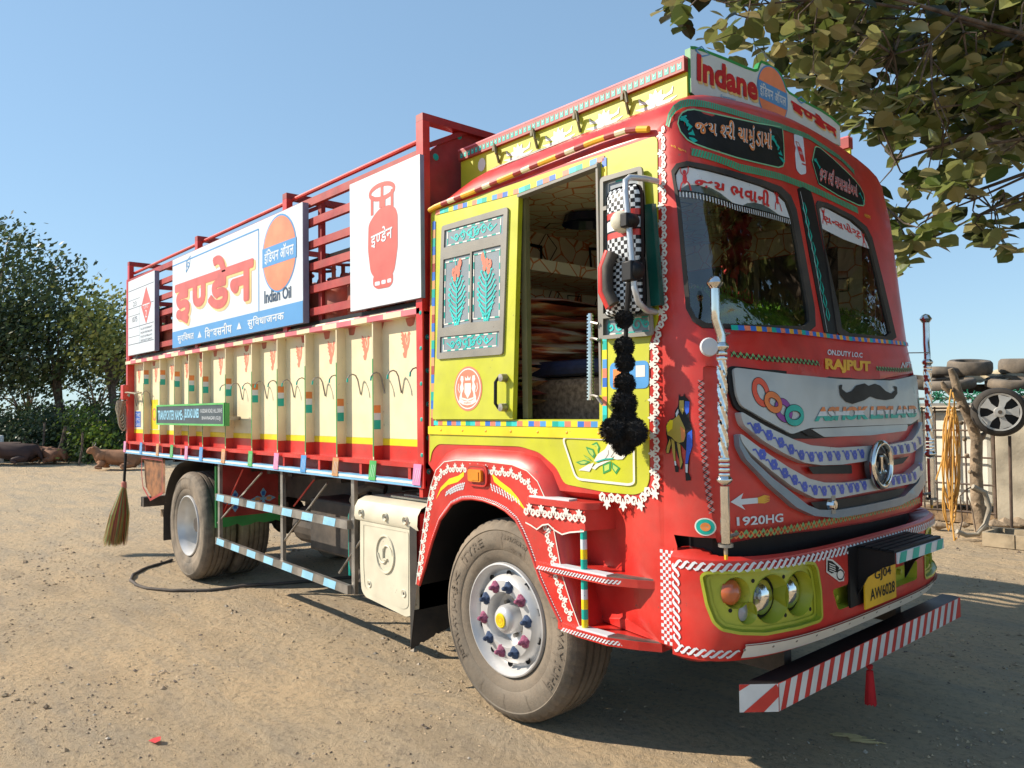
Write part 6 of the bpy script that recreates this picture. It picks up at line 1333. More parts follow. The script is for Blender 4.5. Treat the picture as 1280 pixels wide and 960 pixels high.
sp_ = n_.new('ShaderNodeSeparateXYZ'); l_.new(tc.outputs['Object'], sp_.inputs[0]); X_, Y_ = sp_.outputs[0], sp_.outputs[1]
tt_ = mth('ADD', mth('SUBTRACT', Y_, mth('MULTIPLY', X_, .12)), mth('MULTIPLY', mth('SINE', mth('MULTIPLY', X_, .7)), .12)); mask = None; hts = None
for c_ in (-1.15, -2.7, -.35, -3.6, 4.2, -6.0):
    dist = mth('ABSOLUTE', mth('SUBTRACT', tt_, c_)); r_ = mr(dist, .09, .16, 1, 0); r_ = mth('MULTIPLY', r_, mr(nz(.9, 3).outputs[0], .42, .6))
    wv = mth('MULTIPLY', mth('GREATER_THAN', mth('SINE', mth('MULTIPLY', mth('ADD', X_, mth('MULTIPLY', dist, .8)), 95.0)), .1), r_)
    mask = r_ if mask is None else mth('MAXIMUM', mask, r_); hts = wv if hts is None else mth('MAXIMUM', hts, wv)
c5 = mixc(mth('MULTIPLY', mask, .3), c4, (.30, .235, .165))
l_.new(c5, b.inputs[0])
ad0 = mth('ADD', mth('MULTIPLY', nz(7, 5, .6).outputs[0], 2.0), nz(30, 8, .75).outputs[0]); ad = n_.new('ShaderNodeMath'); ad.operation = 'ADD'; l_.new(ad0, ad.inputs[0]); m2 = n_.new('ShaderNodeMath'); m2.operation = 'MULTIPLY'; m2.inputs[1].default_value = .6; l_.new(nz(140, 4, .8).outputs[0], m2.inputs[0]); l_.new(m2.outputs[0], ad.inputs[1])
bp = n_.new('ShaderNodeBump'); bp.inputs['Strength'].default_value = .85; bp.inputs['Distance'].default_value = .045; l_.new(mth('ADD', ad.outputs[0], mth('MULTIPLY', hts, .22)), bp.inputs['Height']); l_.new(bp.outputs[0], b.inputs['Normal'])
g = MB(); g.add(vs, [(i*(N+1)+j, (i+1)*(N+1)+j, (i+1)*(N+1)+j+1, i*(N+1)+j+1) for i in range(N) for j in range(N)], gm); o = g.build('ground', smooth=80); o['kind'] = 'structure'
# pebbles and clods
random.seed(11); g = MB(); P1 = mat('pebble_grey_brown', (.42, .32, .215), .95, var=.3, vscale=30); P4_ = mat('pebble_tan', (.54, .40, .25), .95, var=.2, vscale=30); P2 = mat('pebble_dark', (.20, .155, .12), .95, var=.3, vscale=30); P3_ = mat('pebble_pale', (.5, .43, .34), .9, var=.2)
V6 = [(1, 0, 0), (-1, 0, 0), (0, 1, 0), (0, -1, 0), (0, 0, 1), (0, 0, -1)]; F8 = [(0, 2, 4), (2, 1, 4), (1, 3, 4), (3, 0, 4), (2, 0, 5), (1, 2, 5), (3, 1, 5), (0, 3, 5)]
for k in range(80000):
    r = 1.6+14*random.random()**1.5; a = YAW+(random.random()-.5)*1.5; x, y = CAM.x+r*cos(a), CAM.y+r*sin(a)
    dens = mnoise.noise(Vector((x*.8, y*.8, 7)))
    if random.random() > .45+dens*1.2: continue
    s_ = .0018+.0065*random.random()**3.2+(.012*random.random() if random.random() < (.02 if dens < .15 else .09) else 0); s_ *= (1+r*.035); z = ground_h(x, y)+s_*.15; ca, sa = cos(a*9), sin(a*9)
    sx_, sy_, sz_ = s_*(.8+random.random()*.7), s_*(.7+random.random()*.5), s_*(.5+random.random()*.4)
    g.add([(x+(p[0]*sx_*ca-p[1]*sy_*sa), y+(p[0]*sx_*sa+p[1]*sy_*ca), z+p[2]*sz_) for p in V6], F8, random.choice([P1, P1, P1, P1, P1, P4_, P4_, P4_, P2, P3_]))
tag(g.build('pebbles'), 'loose pebbles and clods scattered over the dusty ground', 'gravel', kind='stuff')

# ================================================================== FOLIAGE
def leafmat(name, a, b_, rough=.45, tr=.25, sc=3.0):
    m_ = bpy.data.materials.new(name); m_.use_nodes = True; n_ = m_.node_tree.nodes; l_ = m_.node_tree.links; b = n_['Principled BSDF']; b.inputs['Roughness'].default_value = rough
    ge = n_.new('ShaderNodeNewGeometry'); r = n_.new('ShaderNodeMix'); r.data_type = 'RGBA'; r.inputs[6].default_value = (*a, 1); r.inputs[7].default_value = (*b_, 1); l_.new(ge.outputs['Random Per Island'], r.inputs[0]); l_.new(r.outputs[2], b.inputs[0])
    t = n_.new('ShaderNodeBsdfTranslucent'); l_.new(r.outputs[2], t.inputs[0]); mx = n_.new('ShaderNodeMixShader'); mx.inputs[0].default_value = tr; l_.new(b.outputs[0], mx.inputs[1]); l_.new(t.outputs[0], mx.inputs[2]); l_.new(mx.outputs[0], n_['Material Output'].inputs[0]); return m_
BARK = mat('grey_brown_bark', (.16, .12, .09), .95, var=.35, vscale=12, bump=.8, bscale=30)
LF = [leafmat('broad_leaf_green', (.08, .12, .025), (.17, .20, .05), .35, .35), leafmat('broad_leaf_olive', (.17, .205, .06), (.28, .29, .095), .42, .35), leafmat('broad_leaf_dry_and_sunlit', (.42, .37, .17), (.33, .30, .11), .5, .4), leafmat('broad_leaf_dark', (.02, .03, .012), (.05, .06, .02), .35)]  # yellow set: dry leaves, and a sunlit tone put into the colour
def rot_to(d, roll): return d.to_track_quat('Y', 'Z').to_matrix() @ Matrix.Rotation(roll, 3, 'Y')
LV = [(0, 0, 0), (.16, .12, .0), (.34, .30, .03), (.40, .52, .045), (.30, .76, .02), (0, 1.0, -.09), (-.30, .76, .02), (-.40, .52, .045), (-.34, .30, .03), (-.16, .12, 0), (0, .30, -.035), (0, .55, -.045), (0, .78, -.06)]
LFc = [(0, 1, 10), (1, 2, 10), (2, 11, 10), (2, 3, 11), (3, 4, 12, 11), (4, 5, 12), (5, 6, 12), (6, 7, 11, 12), (7, 8, 11), (8, 10, 11), (8, 9, 10), (9, 0, 10)]
def lf_verts(p, d, s_, roll):
    M = rot_to(d, roll); return [p+M @ (Vector(v)*s_) for v in LV]
# ---- broad-leaved tree whose crown hangs over the truck; trunk stands right of the picture
random.seed(5)
TB = Vector((3.4, 5.3, 0)); tr = thing('broadleaf_tree', 'large-leaved tree with its crown hanging over the cab from the right', 'tree', TB)
m = MB(); m.tube([TB, TB+Vector((.05, -.05, 1.2)), TB+Vector((-.1, -.1, 2.4)), TB+Vector((-.2, -.3, 3.2))], [.24, .20, .18, .16], BARK, 14); m.build('trunk', tr, smooth=60)
FK = TB+Vector((-.2, -.3, 3.15))
limbs = []
def limb(target, r0, sag=.3, n=10):
    target = Vector(target); pts = []
    for i in range(n+1):
        t = i/n; p = FK.lerp(target, t); p.z += sag*sin(pi*t)+.05*sin(t*9+target.x*3); p.x += .07*sin(t*7+target.y); pts.append(p)
    limbs.append((pts, [r0*(1-.82*i/n) for i in range(n+1)]))
for tg, r0 in ((at(1260, 40, 6.6), .05), (at(1180, 110, 6.4), .045), (at(1090, 60, 6.6), .045), (at(1010, 30, 6.4), .03), (at(930, 10, 5.8), .03), (at(870, -20, 5.6), .03), (at(1130, 190, 6.0), .05), (at(1240, 180, 5.6), .05), (at(1120, 285, 6.3), .035), (at(1240, 265, 5.8), .03), (at(1050, -120, 7.5), .04), (at(1290, -160, 7), .045), (TB+Vector((1.5, 1.5, 7)), .1), (TB+Vector((2.2, -1.2, 5.2)), .09), (TB+Vector((-.5, 2.2, 6.5)), .09), (TB+Vector((2.5, .8, 4.6)), .08), (TB+Vector((2.8, -2.8, 4.5)), .08), (TB+Vector((.8, -2.0, 5.6)), .09), (at(1150, 300, 6.0), .03), (at(1180, 260, 6.1), .03)): limb(tg, r0)
m = MB()
for pts, rr in limbs: m.tube(pts, rr, BARK, 8)
m.build('limbs', tr, smooth=60)
allp = [p for pts, _ in limbs for p in pts[3:]]
regA = [(828, -60), (838, 14), (862, 26), (884, 44), (905, 58), (935, 74), (985, 95), (1020, 120), (1058, 150), (1085, 172), (1115, 182), (1180, 190), (1230, 200), (1300, 205), (1300, -60)]
regA_ = [(828, -60), (838, 18), (862, 30), (884, 48), (905, 62), (935, 78), (985, 100), (1020, 128), (1058, 165), (1085, 192), (1115, 205), (1180, 215), (1230, 225), (1300, 230), (1300, -60)]
cl = []
k = 0
while k < 340:
    px, py = random.uniform(825, 1300), random.uniform(-60, 232)
    if inpoly(px, py, regA):
        if px < 960 and random.random() < .45: continue
        if px < 930 and py > 40 and random.random() < .5: continue
        cl.append(at(px, py, random.uniform(5.3, 7.6))); k += 1
for px, py, n in ((1105, 240, 3), (1120, 262, 4), (1150, 228, 5), (1185, 240, 4), (1128, 298, 4), (1158, 305, 4), (1178, 285, 4), (1108, 292, 4), (1145, 285, 4), (1240, 258, 4), (1236, 285, 5), (1260, 292, 3), (1172, 215, 4), (1210, 222, 4), (1275, 240, 4), (1100, 268, 3), (1192, 262, 3), (1224, 300, 3), (1112, 320, 3), (1140, 318, 3), (1250, 305, 2)):
    for _ in range(max(1, n-2)): cl.append(at(px+random.uniform(-12, 12), py+random.uniform(-9, 9), random.uniform(5.6, 6.4)))
for _ in range(1100):   # the rest of the crown, over and beyond the picture edge
    d = Vector((random.gauss(0, 1), random.gauss(0, 1), random.gauss(0, .8))); d = d/(d.length+.01)*random.random()**.4; p = TB+Vector((.7+d.x*3.4, .2+d.y*3.0, 5.0+d.z*2.4))
    cl.append(p)
for _ in range(650):  # unseen crown lobe added to be mirrored in the windscreen
    d = Vector((random.gauss(0, 1), random.gauss(0, 1), random.gauss(0, .8))); d = d/(d.length+.01)*random.random()**.4; cl.append(TB+Vector((2.4+d.x*2.8, -1.0+d.y*2.4, 4.4+d.z*1.9)))
for _ in range(420):  # unseen lobe added to keep bright sky out of the windscreen reflection
    d = Vector((random.gauss(0, 1), random.gauss(0, 1), random.gauss(0, .8))); d = d/(d.length+.01)*random.random()**.4; cl.append(TB+Vector((2.6+d.x*2.0, -2.7+d.y*1.7, 4.3+d.z*1.7)))
twig = MB(); leaves = []
random.seed(8)
for ci, c in enumerate(cl):
    q = min(allp, key=lambda p: (p-c).length_squared)
    if (q-c).length > 2.6 and ci >= 380: continue
    mid = q.lerp(c, .5)+Vector((random.uniform(-.06, .06), random.uniform(-.06, .06), random.uniform(-.02, .12)))
    if (q-c).length > .02: twig.tube([q, mid, c], [.009, .006, .003], BARK, 4, caps=False)
    if ci % 3 == 0: allp.append(mid)
    nl = random.randint(5, 9)
    for j in range(nl):
        a = random.random()*2*pi; d = Vector((cos(a), sin(a), random.uniform(-.85, .25))).normalized(); base = c+Vector((random.uniform(-.09, .09), random.uniform(-.09, .09), random.uniform(-.09, .07)))
        leaves.append((base, d, random.uniform(.13, .235), random.uniform(-1.0, 1.0), random.choices([0, 1, 2, 3], [3.6, 4.2, 2.6, 1.5])[0]))  # share of yellow leaves raised to imitate sunlit ones
twig.build('twigs', tr)
def visible(p):
    d = p-CAM; z = d.dot(CF)
    if z <= 0: return False
    x = 640+FPX*d.dot(CR)/z; y = 480-FPX*d.dot(CU)/z
    return 780 < x < 1300 and -20 < y < 400
vis = sorted([l for l in leaves if visible(l[0])], key=lambda l: -l[2]/(l[0]-CAM).length); near = set(id(l) for l in vis[:300])
proto = {}
for l in vis[:300]:
    if l[4] not in proto:
        me = bpy.data.meshes.new('leaf'); me.from_pydata([tuple(v) for v in LV], [], LFc); me.materials.append(LF[l[4]]); proto[l[4]] = me
    o = bpy.data.objects.new('leaf', proto[l[4]]); COL.objects.link(o); o.parent = tr; o.matrix_parent_inverse = Matrix.Translation(-TB)
    o.matrix_local = Matrix.Translation(l[0]) @ (rot_to(l[1], l[3]).to_4x4()) @ Matrix.Scale(l[2], 4)
g = MB()
for l in leaves:
    if id(l) not in near: g.add(lf_verts(*l[:2], l[2], l[3]), LFc, LF[l[4]])
o = g.build('crown_leaves', tr); o['kind'] = 'stuff'

def tree(base, H, cr, cz, nclus, nleaf, ls, mats, name, label, seed, trunk_r=.16, lean=(0, 0), spread=.42, group='trees at the far edge of the yard', limbn=9):
    random.seed(seed); base = Vector(base); t = thing(name, label, 'tree', base, group); top = base+Vector((lean[0], lean[1], H*.55)); m = MB()
    m.tube([base, base.lerp(top, .5)+Vector((.1, .05, 0)), top], [trunk_r, trunk_r*.8, trunk_r*.5], BARK, 8); cs = []
    for k in range(nclus):
        d = Vector((random.gauss(0, 1), random.gauss(0, 1), random.gauss(0, 1))); d = d/(d.length+.01)*random.random()**.38; cs.append(base+Vector((lean[0]+d.x*cr, lean[1]+d.y*cr, cz+d.z*(H-cz))))
    for k in range(limbn): c = cs[k]; m.tube([base.lerp(top, .45+.5*random.random()), top.lerp(c, .4), c], [trunk_r*.45, trunk_r*.25, .01], BARK, 5)
    m.build('trunk', t, smooth=60); g = MB()
    for c in cs:
        mm = random.choice(mats)
        for j in range(nleaf):
            p = c+Vector((random.gauss(0, spread), random.gauss(0, spread), random.gauss(0, spread*.7))); a = Vector((random.gauss(0, 1), random.gauss(0, 1), random.gauss(0, 1))).normalized(); b_ = a.orthogonal().normalized(); s_ = ls*random.uniform(.6, 1.3); c_ = a.cross(b_)*.55
            g.add([p-b_*s_, p+c_*s_, p+b_*s_, p-c_*s_], [(0, 1, 2, 3)], mm)
    g.build('crown', t); return t
DL = [leafmat('far_leaf_dark', (.035, .06, .035), (.07, .10, .05), .5, .25), leafmat('far_leaf_green', (.05, .085, .03), (.11, .145, .045), .5, .3)]
YL = [leafmat('far_leaf_yellow_green', (.22, .25, .05), (.36, .36, .10), .5, .3), DL[1]]
BG = [leafmat('shrub_bright_green', (.16, .25, .02), (.30, .38, .05), .5, .35), DL[1]]
def gp_(px, d): p = at(px, 520, d); return (p.x, p.y, 0)
tree(gp_(-10, 27), 8.4, 2.9, 5.3, 130, 78, .10, DL, 'dark_tree', 'tall dark green tree at the left edge of the picture', 21, .2)
tree(gp_(-120, 28), 8.2, 3.0, 5.0, 90, 60, .11, DL, 'dark_tree', 'dark tree outside the left edge beside the tallest one', 22, .2)
tree(gp_(72, 28), 6.5, 2.4, 4.5, 90, 58, .095, [DL[0], DL[1], DL[1]], 'dark_tree', 'rounded dark tree between the tallest tree and the yellow-green one', 23, .15)
tree(gp_(140, 27), 6.0, 1.9, 4.3, 66, 56, .09, [YL[0], YL[0], YL[1]], 'pale_tree', 'yellow-green tree just behind the rear of the truck', 24, .13, spread=.36)
tree(gp_(185, 30), 5.6, 2.0, 3.6, 60, 60, .09, YL, 'pale_tree', 'low yellow-green tree mostly hidden behind the cage', 25, .13)
tree(gp_(35, 34), 4.3, 3.0, 3.2, 26, 30, .10, DL, 'dark_tree', 'thin far tree seen through the gaps of the nearer trees', 26, .12)
tree(gp_(118, 35), 4.3, 2.6, 3.2, 24, 30, .10, DL, 'dark_tree', 'thin far tree behind the yellow-green one', 27, .12)
tree((9, 17, 0), 8.5, 3.4, 5.2, 130, 60, .13, DL, 'dark_tree', 'tree to the right of the yard, mirrored in the windscreen', 28, .2)
tree((3.5, 22, 0), 7.5, 3.0, 4.5, 90, 60, .13, DL, 'dark_tree', 'far tree beyond the yard, mirrored in the windscreen', 29, .2)
for i, (px, d, w_, h_, mm, lb) in enumerate([(-20, 25.5, 1.9, 2.1, DL, 'dark bush at the left edge below the tallest tree'), (30, 25.5, 1.7, 2.2, DL, 'dark bush behind the reclining cows'), (70, 26.0, 1.5, 1.9, DL, 'dark bush with a leaning bare stem in front'), (100, 25.0, .8, 2.4, BG, 'bright green shrub beside a thin stake'), (128, 24.5, .9, 1.5, BG, 'bright low shrub above the cow nearest the truck'), (150, 25.5, 1.5, 2.4, [DL[1]], 'green bush behind the rear corner of the truck'), (10, 27.5, 1.6, 2.9, [YL[0], DL[0]], 'mixed yellow and dark bush behind the front row'), (200, 27, 2.2, 2.2, DL, 'bush hidden behind the truck'), (55, 29, 2.2, 2.7, DL, 'far bush between the trunks'), (120, 29, 2.0, 2.6, DL, 'far bush behind the bright shrub')]):
    random.seed(60+i); b_ = Vector(gp_(px, d)); t = thing('bush', lb, 'bush', b_, 'bushes under the far trees'); g = MB(); s_ = MB()
    for k in range(int(34*w_)):
        dd = Vector((random.gauss(0, .42*w_), random.gauss(0, .42*w_), 0)); c = b_+dd+Vector((0, 0, random.uniform(.1, 1)*.8*h_*(1-.25*min(1, dd.length/w_))))
        if k % 4 == 0: s_.tube([b_+dd*.3, c], .012, BARK, 4)
        mm_ = random.choice(mm)
        for j in range(52):
            p = c+Vector((random.gauss(0, .24), random.gauss(0, .24), random.gauss(0, .2)))
            if p.z < .02: continue
            a = Vector((random.gauss(0, 1), random.gauss(0, 1), random.gauss(0, 1))).normalized(); e = a.orthogonal().normalized(); z_ = random.uniform(.04, .085); f_ = a.cross(e)*.55
            g.add([p-e*z_, p+f_*z_, p+e*z_, p-f_*z_], [(0, 1, 2, 3)], mm_)
    s_.build('stems', t); g.build('foliage', t)
for lb, p, q, r in (('thin leaning bare stem below the rounded dark tree', at(66, 566, 24), at(82, 533, 24), .05), ('pale upright stake beside the bright green shrub', at(98, 573, 23.5), at(103, 541, 23.5), .035), ('short bare stick behind the brown cows', at(48, 563, 24), at(56, 528, 24.3), .035), ('thin grey stick between the leaning stem and the stake', at(83, 562, 24.5), at(80, 540, 24.5), .025), ('thin grey stick by the left heap', at(33, 560, 24.5), at(31, 546, 24.5), .025)):
    p.z = 0; tag(MB().tube([p, (p+q)/2+Vector((0, .05, .05)), q], r, BARK, 6).build('bare_stem'), lb, 'stick')
# ---- resting cattle: one continuous body each
def cow(loc, ang, s_, col, label, head_up=1):
    mb = bpy.data.meshes.new('resting_cow')
    V = [(0, 0, .42), (.45, 0, .46), (.68, 0, .50), (.78, 0, .62), (.86, .03, .74), (.98, .07, .70), (1.08, .11, .60), (-.45, 0, .44), (-.68, 0, .40), (-.80, .0, .36), (.50, .28, .18), (.72, .36, .09), (.46, .40, .07), (.50, -.28, .18), (.72, -.36, .09), (.46, -.40, .07), (-.5, .34, .20), (-.15, .42, .12), (-.35, .50, .05), (-.5, -.34, .22), (-.12, -.42, .12), (-.42, -.50, .05), (-.92, .05, .10), (.84, .20, .80), (.84, -.16, .80)]
    E = [(0, 1), (1, 2), (2, 3), (3, 4), (4, 5), (5, 6), (0, 7), (7, 8), (8, 9), (2, 10), (10, 11), (11, 12), (2, 13), (13, 14), (14, 15), (7, 16), (16, 17), (17, 18), (7, 19), (19, 20), (20, 21), (9, 22), (4, 23), (4, 24)]
    R_ = [.31, .31, .28, .17, .125, .115, .075, .31, .26, .12, .13, .06, .045, .13, .06, .045, .17, .10, .05, .17, .10, .05, .02, .03, .03]
    mb.from_pydata(V, E, []); o = bpy.data.objects.new('resting_cow', mb); COL.objects.link(o); md = o.modifiers.new('skin', 'SKIN'); mb.materials.append(col)
    if not mb.skin_vertices: mb.skin_vertices.new() if hasattr(mb.skin_vertices, 'new') else None
    for i, r in enumerate(R_): mb.skin_vertices[0].data[i].radius = (r, r*.9)
    mb.skin_vertices[0].data[0].use_root = True; md.use_smooth_shade = True
    sb = o.modifiers.new('subsurf', 'SUBSURF'); sb.levels = 1; sb.render_levels = 1; o.location = loc; o.rotation_euler[2] = ang; o.scale = (s_, s_, s_); tag(o, label, 'cow', 'cows lying by the bushes')
    h = MB()
    for k in (-1, 1): h.tube([Vector((.86, .03+.07*k, .84)), Vector((.84, .03+.13*k, .93)), Vector((.88, .03+.12*k, 1.0))], [.022, .016, .005], mat('horn_grey', (.2, .17, .13), .6), 6)
    ho = h.build('horns'); ho.parent = o
    return o
CB = mat('cow_red_brown', (.24, .10, .05), .8, var=.2, vscale=3); CD = mat('cow_dark_brown', (.06, .03, .025), .8, var=.2, vscale=3)
def gz(px, py): x, y = G(px, py); return (x, y, ground_h(x, y)+.02)
a0 = atan2(CR.y, CR.x)
cow(gz(14, 586), a0+pi+.2, .95, CD, 'very dark brown cow lying at the left edge of the yard')
cow(gz(62, 584), a0+pi-.35, .72, CB, 'small reddish brown cow lying beside the very dark one')
cow(gz(150, 588), a0+pi+.15, .80, mat('cow_tan_brown', (.33, .15, .07), .8, var=.2, vscale=3), 'tan brown cow lying just left of the truck rear')
m = MB(); random.seed(4); hb_ = Vector(gz(12, 568)); 
for k in range(16):
    c = hb_+Vector((random.uniform(-.5, .5), random.uniform(-.4, .4), random.uniform(.1, .55))); m.add([c+Vector((p[0]*random.uniform(.1, .25), p[1]*.2, p[2]*.12)) for p in V6], F8, random.choice([WHITE, STEEL, DGREY]))
tag(m.build('rubbish_heap'), 'heap of pale rags and rubbish behind the very dark cow', 'heap')
m = MB(); c = at(-3, 545, 24); m.box((c.x-.15, c.y-.15, 0), (c.x+.15, c.y+.15, 1.0), WHITE); tag(m.build('white_drum', bevel=.05), 'white drum partly cut by the left picture edge', 'drum')
g = MB(); random.seed(14)
for k in range(1500):
    px = random.uniform(-10, 260); py = random.gauss(569, 4.5); 
    if py < 560: continue
    x, y = G(px, py); s_ = random.uniform(.02, .09); z = ground_h(x, y); g.add([(x+p[0]*s_, y+p[1]*s_, z+p[2]*s_*.6) for p in V6], F8, random.choice([P1, P2, P1, P3_]))
tag(g.build('rubble_strip'), 'strip of grey rubble along the edge of the bushes', 'rubble', kind='stuff')

# ================================================================== THE YARD ON THE RIGHT
CONC = mat('stained_concrete', (.44, .39, .30), .9, var=.25, vscale=2.5, bump=.3, bscale=20); RUST = mat('rusty_steel', (.12, .08, .06), .7, var=.4, dust=.2)
YAWR = CR.copy(); YAWR.z = 0; YAWR.normalize(); YF_ = Vector((CF.x, CF.y, 0)).normalized()
WY = lambda d: d-1.62   # yard fronts run parallel to the truck
def yb(a, b, m_, mb, px0, px1, z0, z1, d0, d1):
    """upright block facing the yard between two pixel columns, base distances d0..d1"""
    P0, P1_ = plane(px0, 502, 1, WY(d0)), plane(px1, 502, 1, WY(d0)); dv = Vector((0, d1-d0, 0)); vs = [Vector((p.x, p.y, z)) for z in (z0, z1) for p in (P0, P1_, P1_+dv, P0+dv)]
    mb.add(vs, [(0, 3, 2, 1), (4, 5, 6, 7), (0, 1, 5, 4), (1, 2, 6, 5), (2, 3, 7, 6), (3, 0, 4, 7)], m_); return mb
m = yb(0, 0, CONC, MB(), 1242, 1420, -.1, 1.55, 10.4, 10.7); tag(m.build('concrete_wall', bevel=.01), 'low stained concrete wall behind the spare wheel stand', 'wall')
IB = thing('caged_tank', 'white plastic tank inside a rusty steel grid frame', 'tank', Vector(at(1205, 502, 10.6)).to_2d().to_3d())
m = yb(0, 0, mat('aged_white_plastic', (.78, .76, .66), .55, var=.12, vscale=4), MB(), 1140, 1238, .22, 1.50, 10.55, 11.5); m.build('tank_body', IB, bevel=.06)
m = MB()
for z in (.15, .52, .88, 1.24, 1.54):
    a, b = plane(1136, 502, 1, WY(10.45)), plane(1241, 502, 1, WY(10.45)); m.tube([Vector((a.x, a.y, z)), Vector((b.x, b.y, z))], .014, RUST, 6)
for px in (1137, 1152, 1168, 1186, 1205, 1222, 1240): a = plane(px, 502, 1, WY(10.46)); m.tube([Vector((a.x, a.y, .1)), Vector((a.x, a.y, 1.56))], .012 if px not in (1137, 1240) else .022, RUST, 6)
m.build('grid_frame', IB); m = yb(0, 0, WOOD, MB(), 1136, 1242, .0, .14, 10.45, 11.4); m.build('pallet', IB)
m = yb(0, 0, mat('metal_shelf', (.3, .3, .28), .5, metal=.5), MB(), 1128, 1420, 1.575, 1.61, 10.35, 11.7); yb(0, 0, RUST, m, 1128, 1420, 1.66, 1.69, 10.45, 11.6)
for px in (1130, 1300): yb(0, 0, RUST, m, px, px+4, 0, 1.574, 10.4, 10.45)
tag(m.build('storage_rack'), 'long rusty rack top carrying old tyres above the tank and wall', 'rack')
def tyre(c, r, w_, tilt, label):
    m = MB(); ax = Matrix.Rotation(tilt[0], 3, 'X') @ Matrix.Rotation(tilt[1], 3, 'Y') @ Vector((0, 0, 1)); RB = MATS['black_rubber'] if False else mat('weathered_tyre', (.10, .09, .078), .85, var=.3, dust=.6)
    m.lathe([(r*.60, .0), (r*.66, -w_*.5), (r*.88, -w_*.52), (r*.98, -w_*.36), (r, 0), (r*.98, w_*.36), (r*.88, w_*.52), (r*.66, w_*.5), (r*.60, 0)], c, ax, RB, 40, lambda i, k, a, b: (a-(.006 if k % 2 and 2 < i < 6 else 0), b)); tag(m.build('old_tyre', smooth=50), label, 'tyre', 'old tyres piled on the rack')
for c, r, w_, tl, lb in ((at(1212, 459, 11.0), .29, .18, (.12, .1), 'round old tyre topmost left on the rack against the sky'), (at(1180, 466, 11.1), .27, .12, (-.1, .05), 'thin tyre behind the fork of the log'), (at(1187, 480, 10.8), .33, .13, (.12, 0), 'wide flat tyre under the others behind the log fork'), (at(1278, 458, 11.0), .30, .2, (0, .05), 'thick tyre topmost right on the pale cloth'), (at(1265, 479, 10.7), .33, .14, (.12, .1), 'flat tyre just above the spare wheel'), (at(1150, 478, 11.4), .3, .14, (.1, .2), 'tyre at the left end of the rack behind the chrome pole'), (at(1228, 486, 11.3), .3, .12, (.0, .0), 'flattened tyre lying under the pale cloth'), (at(1300, 482, 11.2), .3, .15, (0, 0), 'tyre at the right edge under the cloth')): tyre(c, r, w_, tl, lb)
m = MB(); P0, P1_ = at(1205, 476, 10.75), at(1330, 474, 10.75); n = 24; vs = []
random.seed(2)
for i in range(n+1):
    for j in range(6): p = P0.lerp(P1_, i/n)+YF_*(.16*j); vs.append(p+Vector((0, 0, .02*j-.02+.025*sin(i*1.3+j)+.02*random.random()+(.07 if j > 1 else 0)*min(1, i/4))))
m.add(vs, [(i*6+j, (i+1)*6+j, (i+1)*6+j+1, i*6+j+1) for i in range(n) for j in range(5)], mat('pale_sacking', (.62, .52, .34), .9, var=.2, vscale=8, bump=.5, bscale=30)); tag(m.build('sackcloth', smooth=70), 'pale crumpled sackcloth spread over the rack', 'cloth')
NETG = mat('green_net', (.02, .22, .12), .8, var=.3, vscale=30)
for lb, (pa_, pb_) in (('green netting bundle left of the log', (1166, 1182)), ('green netting bundle right of the log', (1207, 1232)), ('green netting tuft at the right picture edge', (1272, 1284))):
    m = MB(); random.seed(pa_)
    for k in range(26):
        a = at(random.uniform(pa_, pb_), random.uniform(491, 501), 10.3); b = a+Vector((random.uniform(-.15, .15), random.uniform(-.1, .1), random.uniform(-.08, .06))); m.tube([a, (a+b)/2+Vector((0, 0, .03)), b], .008, NETG, 4)
    tag(m.build('green_netting'), lb, 'netting', 'green netting tucked under the tyres')
# forked log
LOGM = mat('pale_bark_log', (.33, .25, .17), .9, var=.3, vscale=9, bump=.7, bscale=25)
d = 9.35; lg = [at(1229, 672, d), at(1222, 630, d), at(1220, 590, d), at(1221, 550, d), at(1213, 525, d), at(1203, 505, d), at(1197, 488, d), at(1192, 470, d), at(1188, 461, d)]
m = MB(); m.tube(lg, [.085, .075, .07, .065, .06, .055, .05, .045, .03], LOGM, 12); m.tube([at(1221, 552, d), at(1228, 545, d), at(1231, 541, d)], [.05, .04, .025], LOGM, 8); m.tube([at(1201, 500, d), at(1190, 492, d), at(1180, 483, d), at(1177, 477, d)], [.05, .04, .035, .02], LOGM, 10)
for k in range(7): c = lg[1].lerp(lg[6], k/7); m.lathe([(0, .04), (.02, .03), (.028, 0)], c+Vector((0, -.055, 0)), (.3*(-1)**k, -1, .2), LOGM, 8)
tag(m.build('forked_log', smooth=60), 'forked log standing upright as a post in front of the rack', 'log')
# hanging hose coil
OH = mat('orange_air_hose', (.62, .33, .07), .5, var=.1)
hc = thing('hose_coil', 'orange air hose looped over the fork of the log', 'hose', (at(1190, 660, 9.2).x, at(1190, 660, 9.2).y, .2)); random.seed(9)
for k in range(9):
    m = MB(); w_ = random.uniform(.06, .125); zt = random.uniform(505, 530); zb = random.uniform(625, 668); cx = 1189+random.uniform(-4, 4); pts = []
    for i in range(28):
        t = 2*pi*i/28; px = cx+w_*968/9.2*sin(t)*(.8+.2*sin(3*t+k)); py = (zt+zb)/2-(zb-zt)/2*cos(t); pts.append(at(px, py, 9.15+.03*sin(t*2+k)+.01*k))
    m.tube(pts, .0085, OH, 6, closed=True); m.build('hose_loop', hc)
m = MB(); m.tube([at(1189, 487, 9.2), at(1187, 500, 9.1), at(1186, 520, 9.1)], .009, OH, 6); m.tube([at(1190, 487, 9.4), at(1193, 500, 9.1), at(1192, 540, 9.1), at(1190, 650, 9.1), at(1193, 676, 9.05), at(1196, 672, 9.05)], .009, OH, 6); m.tube([at(1170, 600, 9.15), at(1178, 575, 9.15), at(1182, 560, 9.15)], .009, OH, 6); m.build('hose_tail', hc)
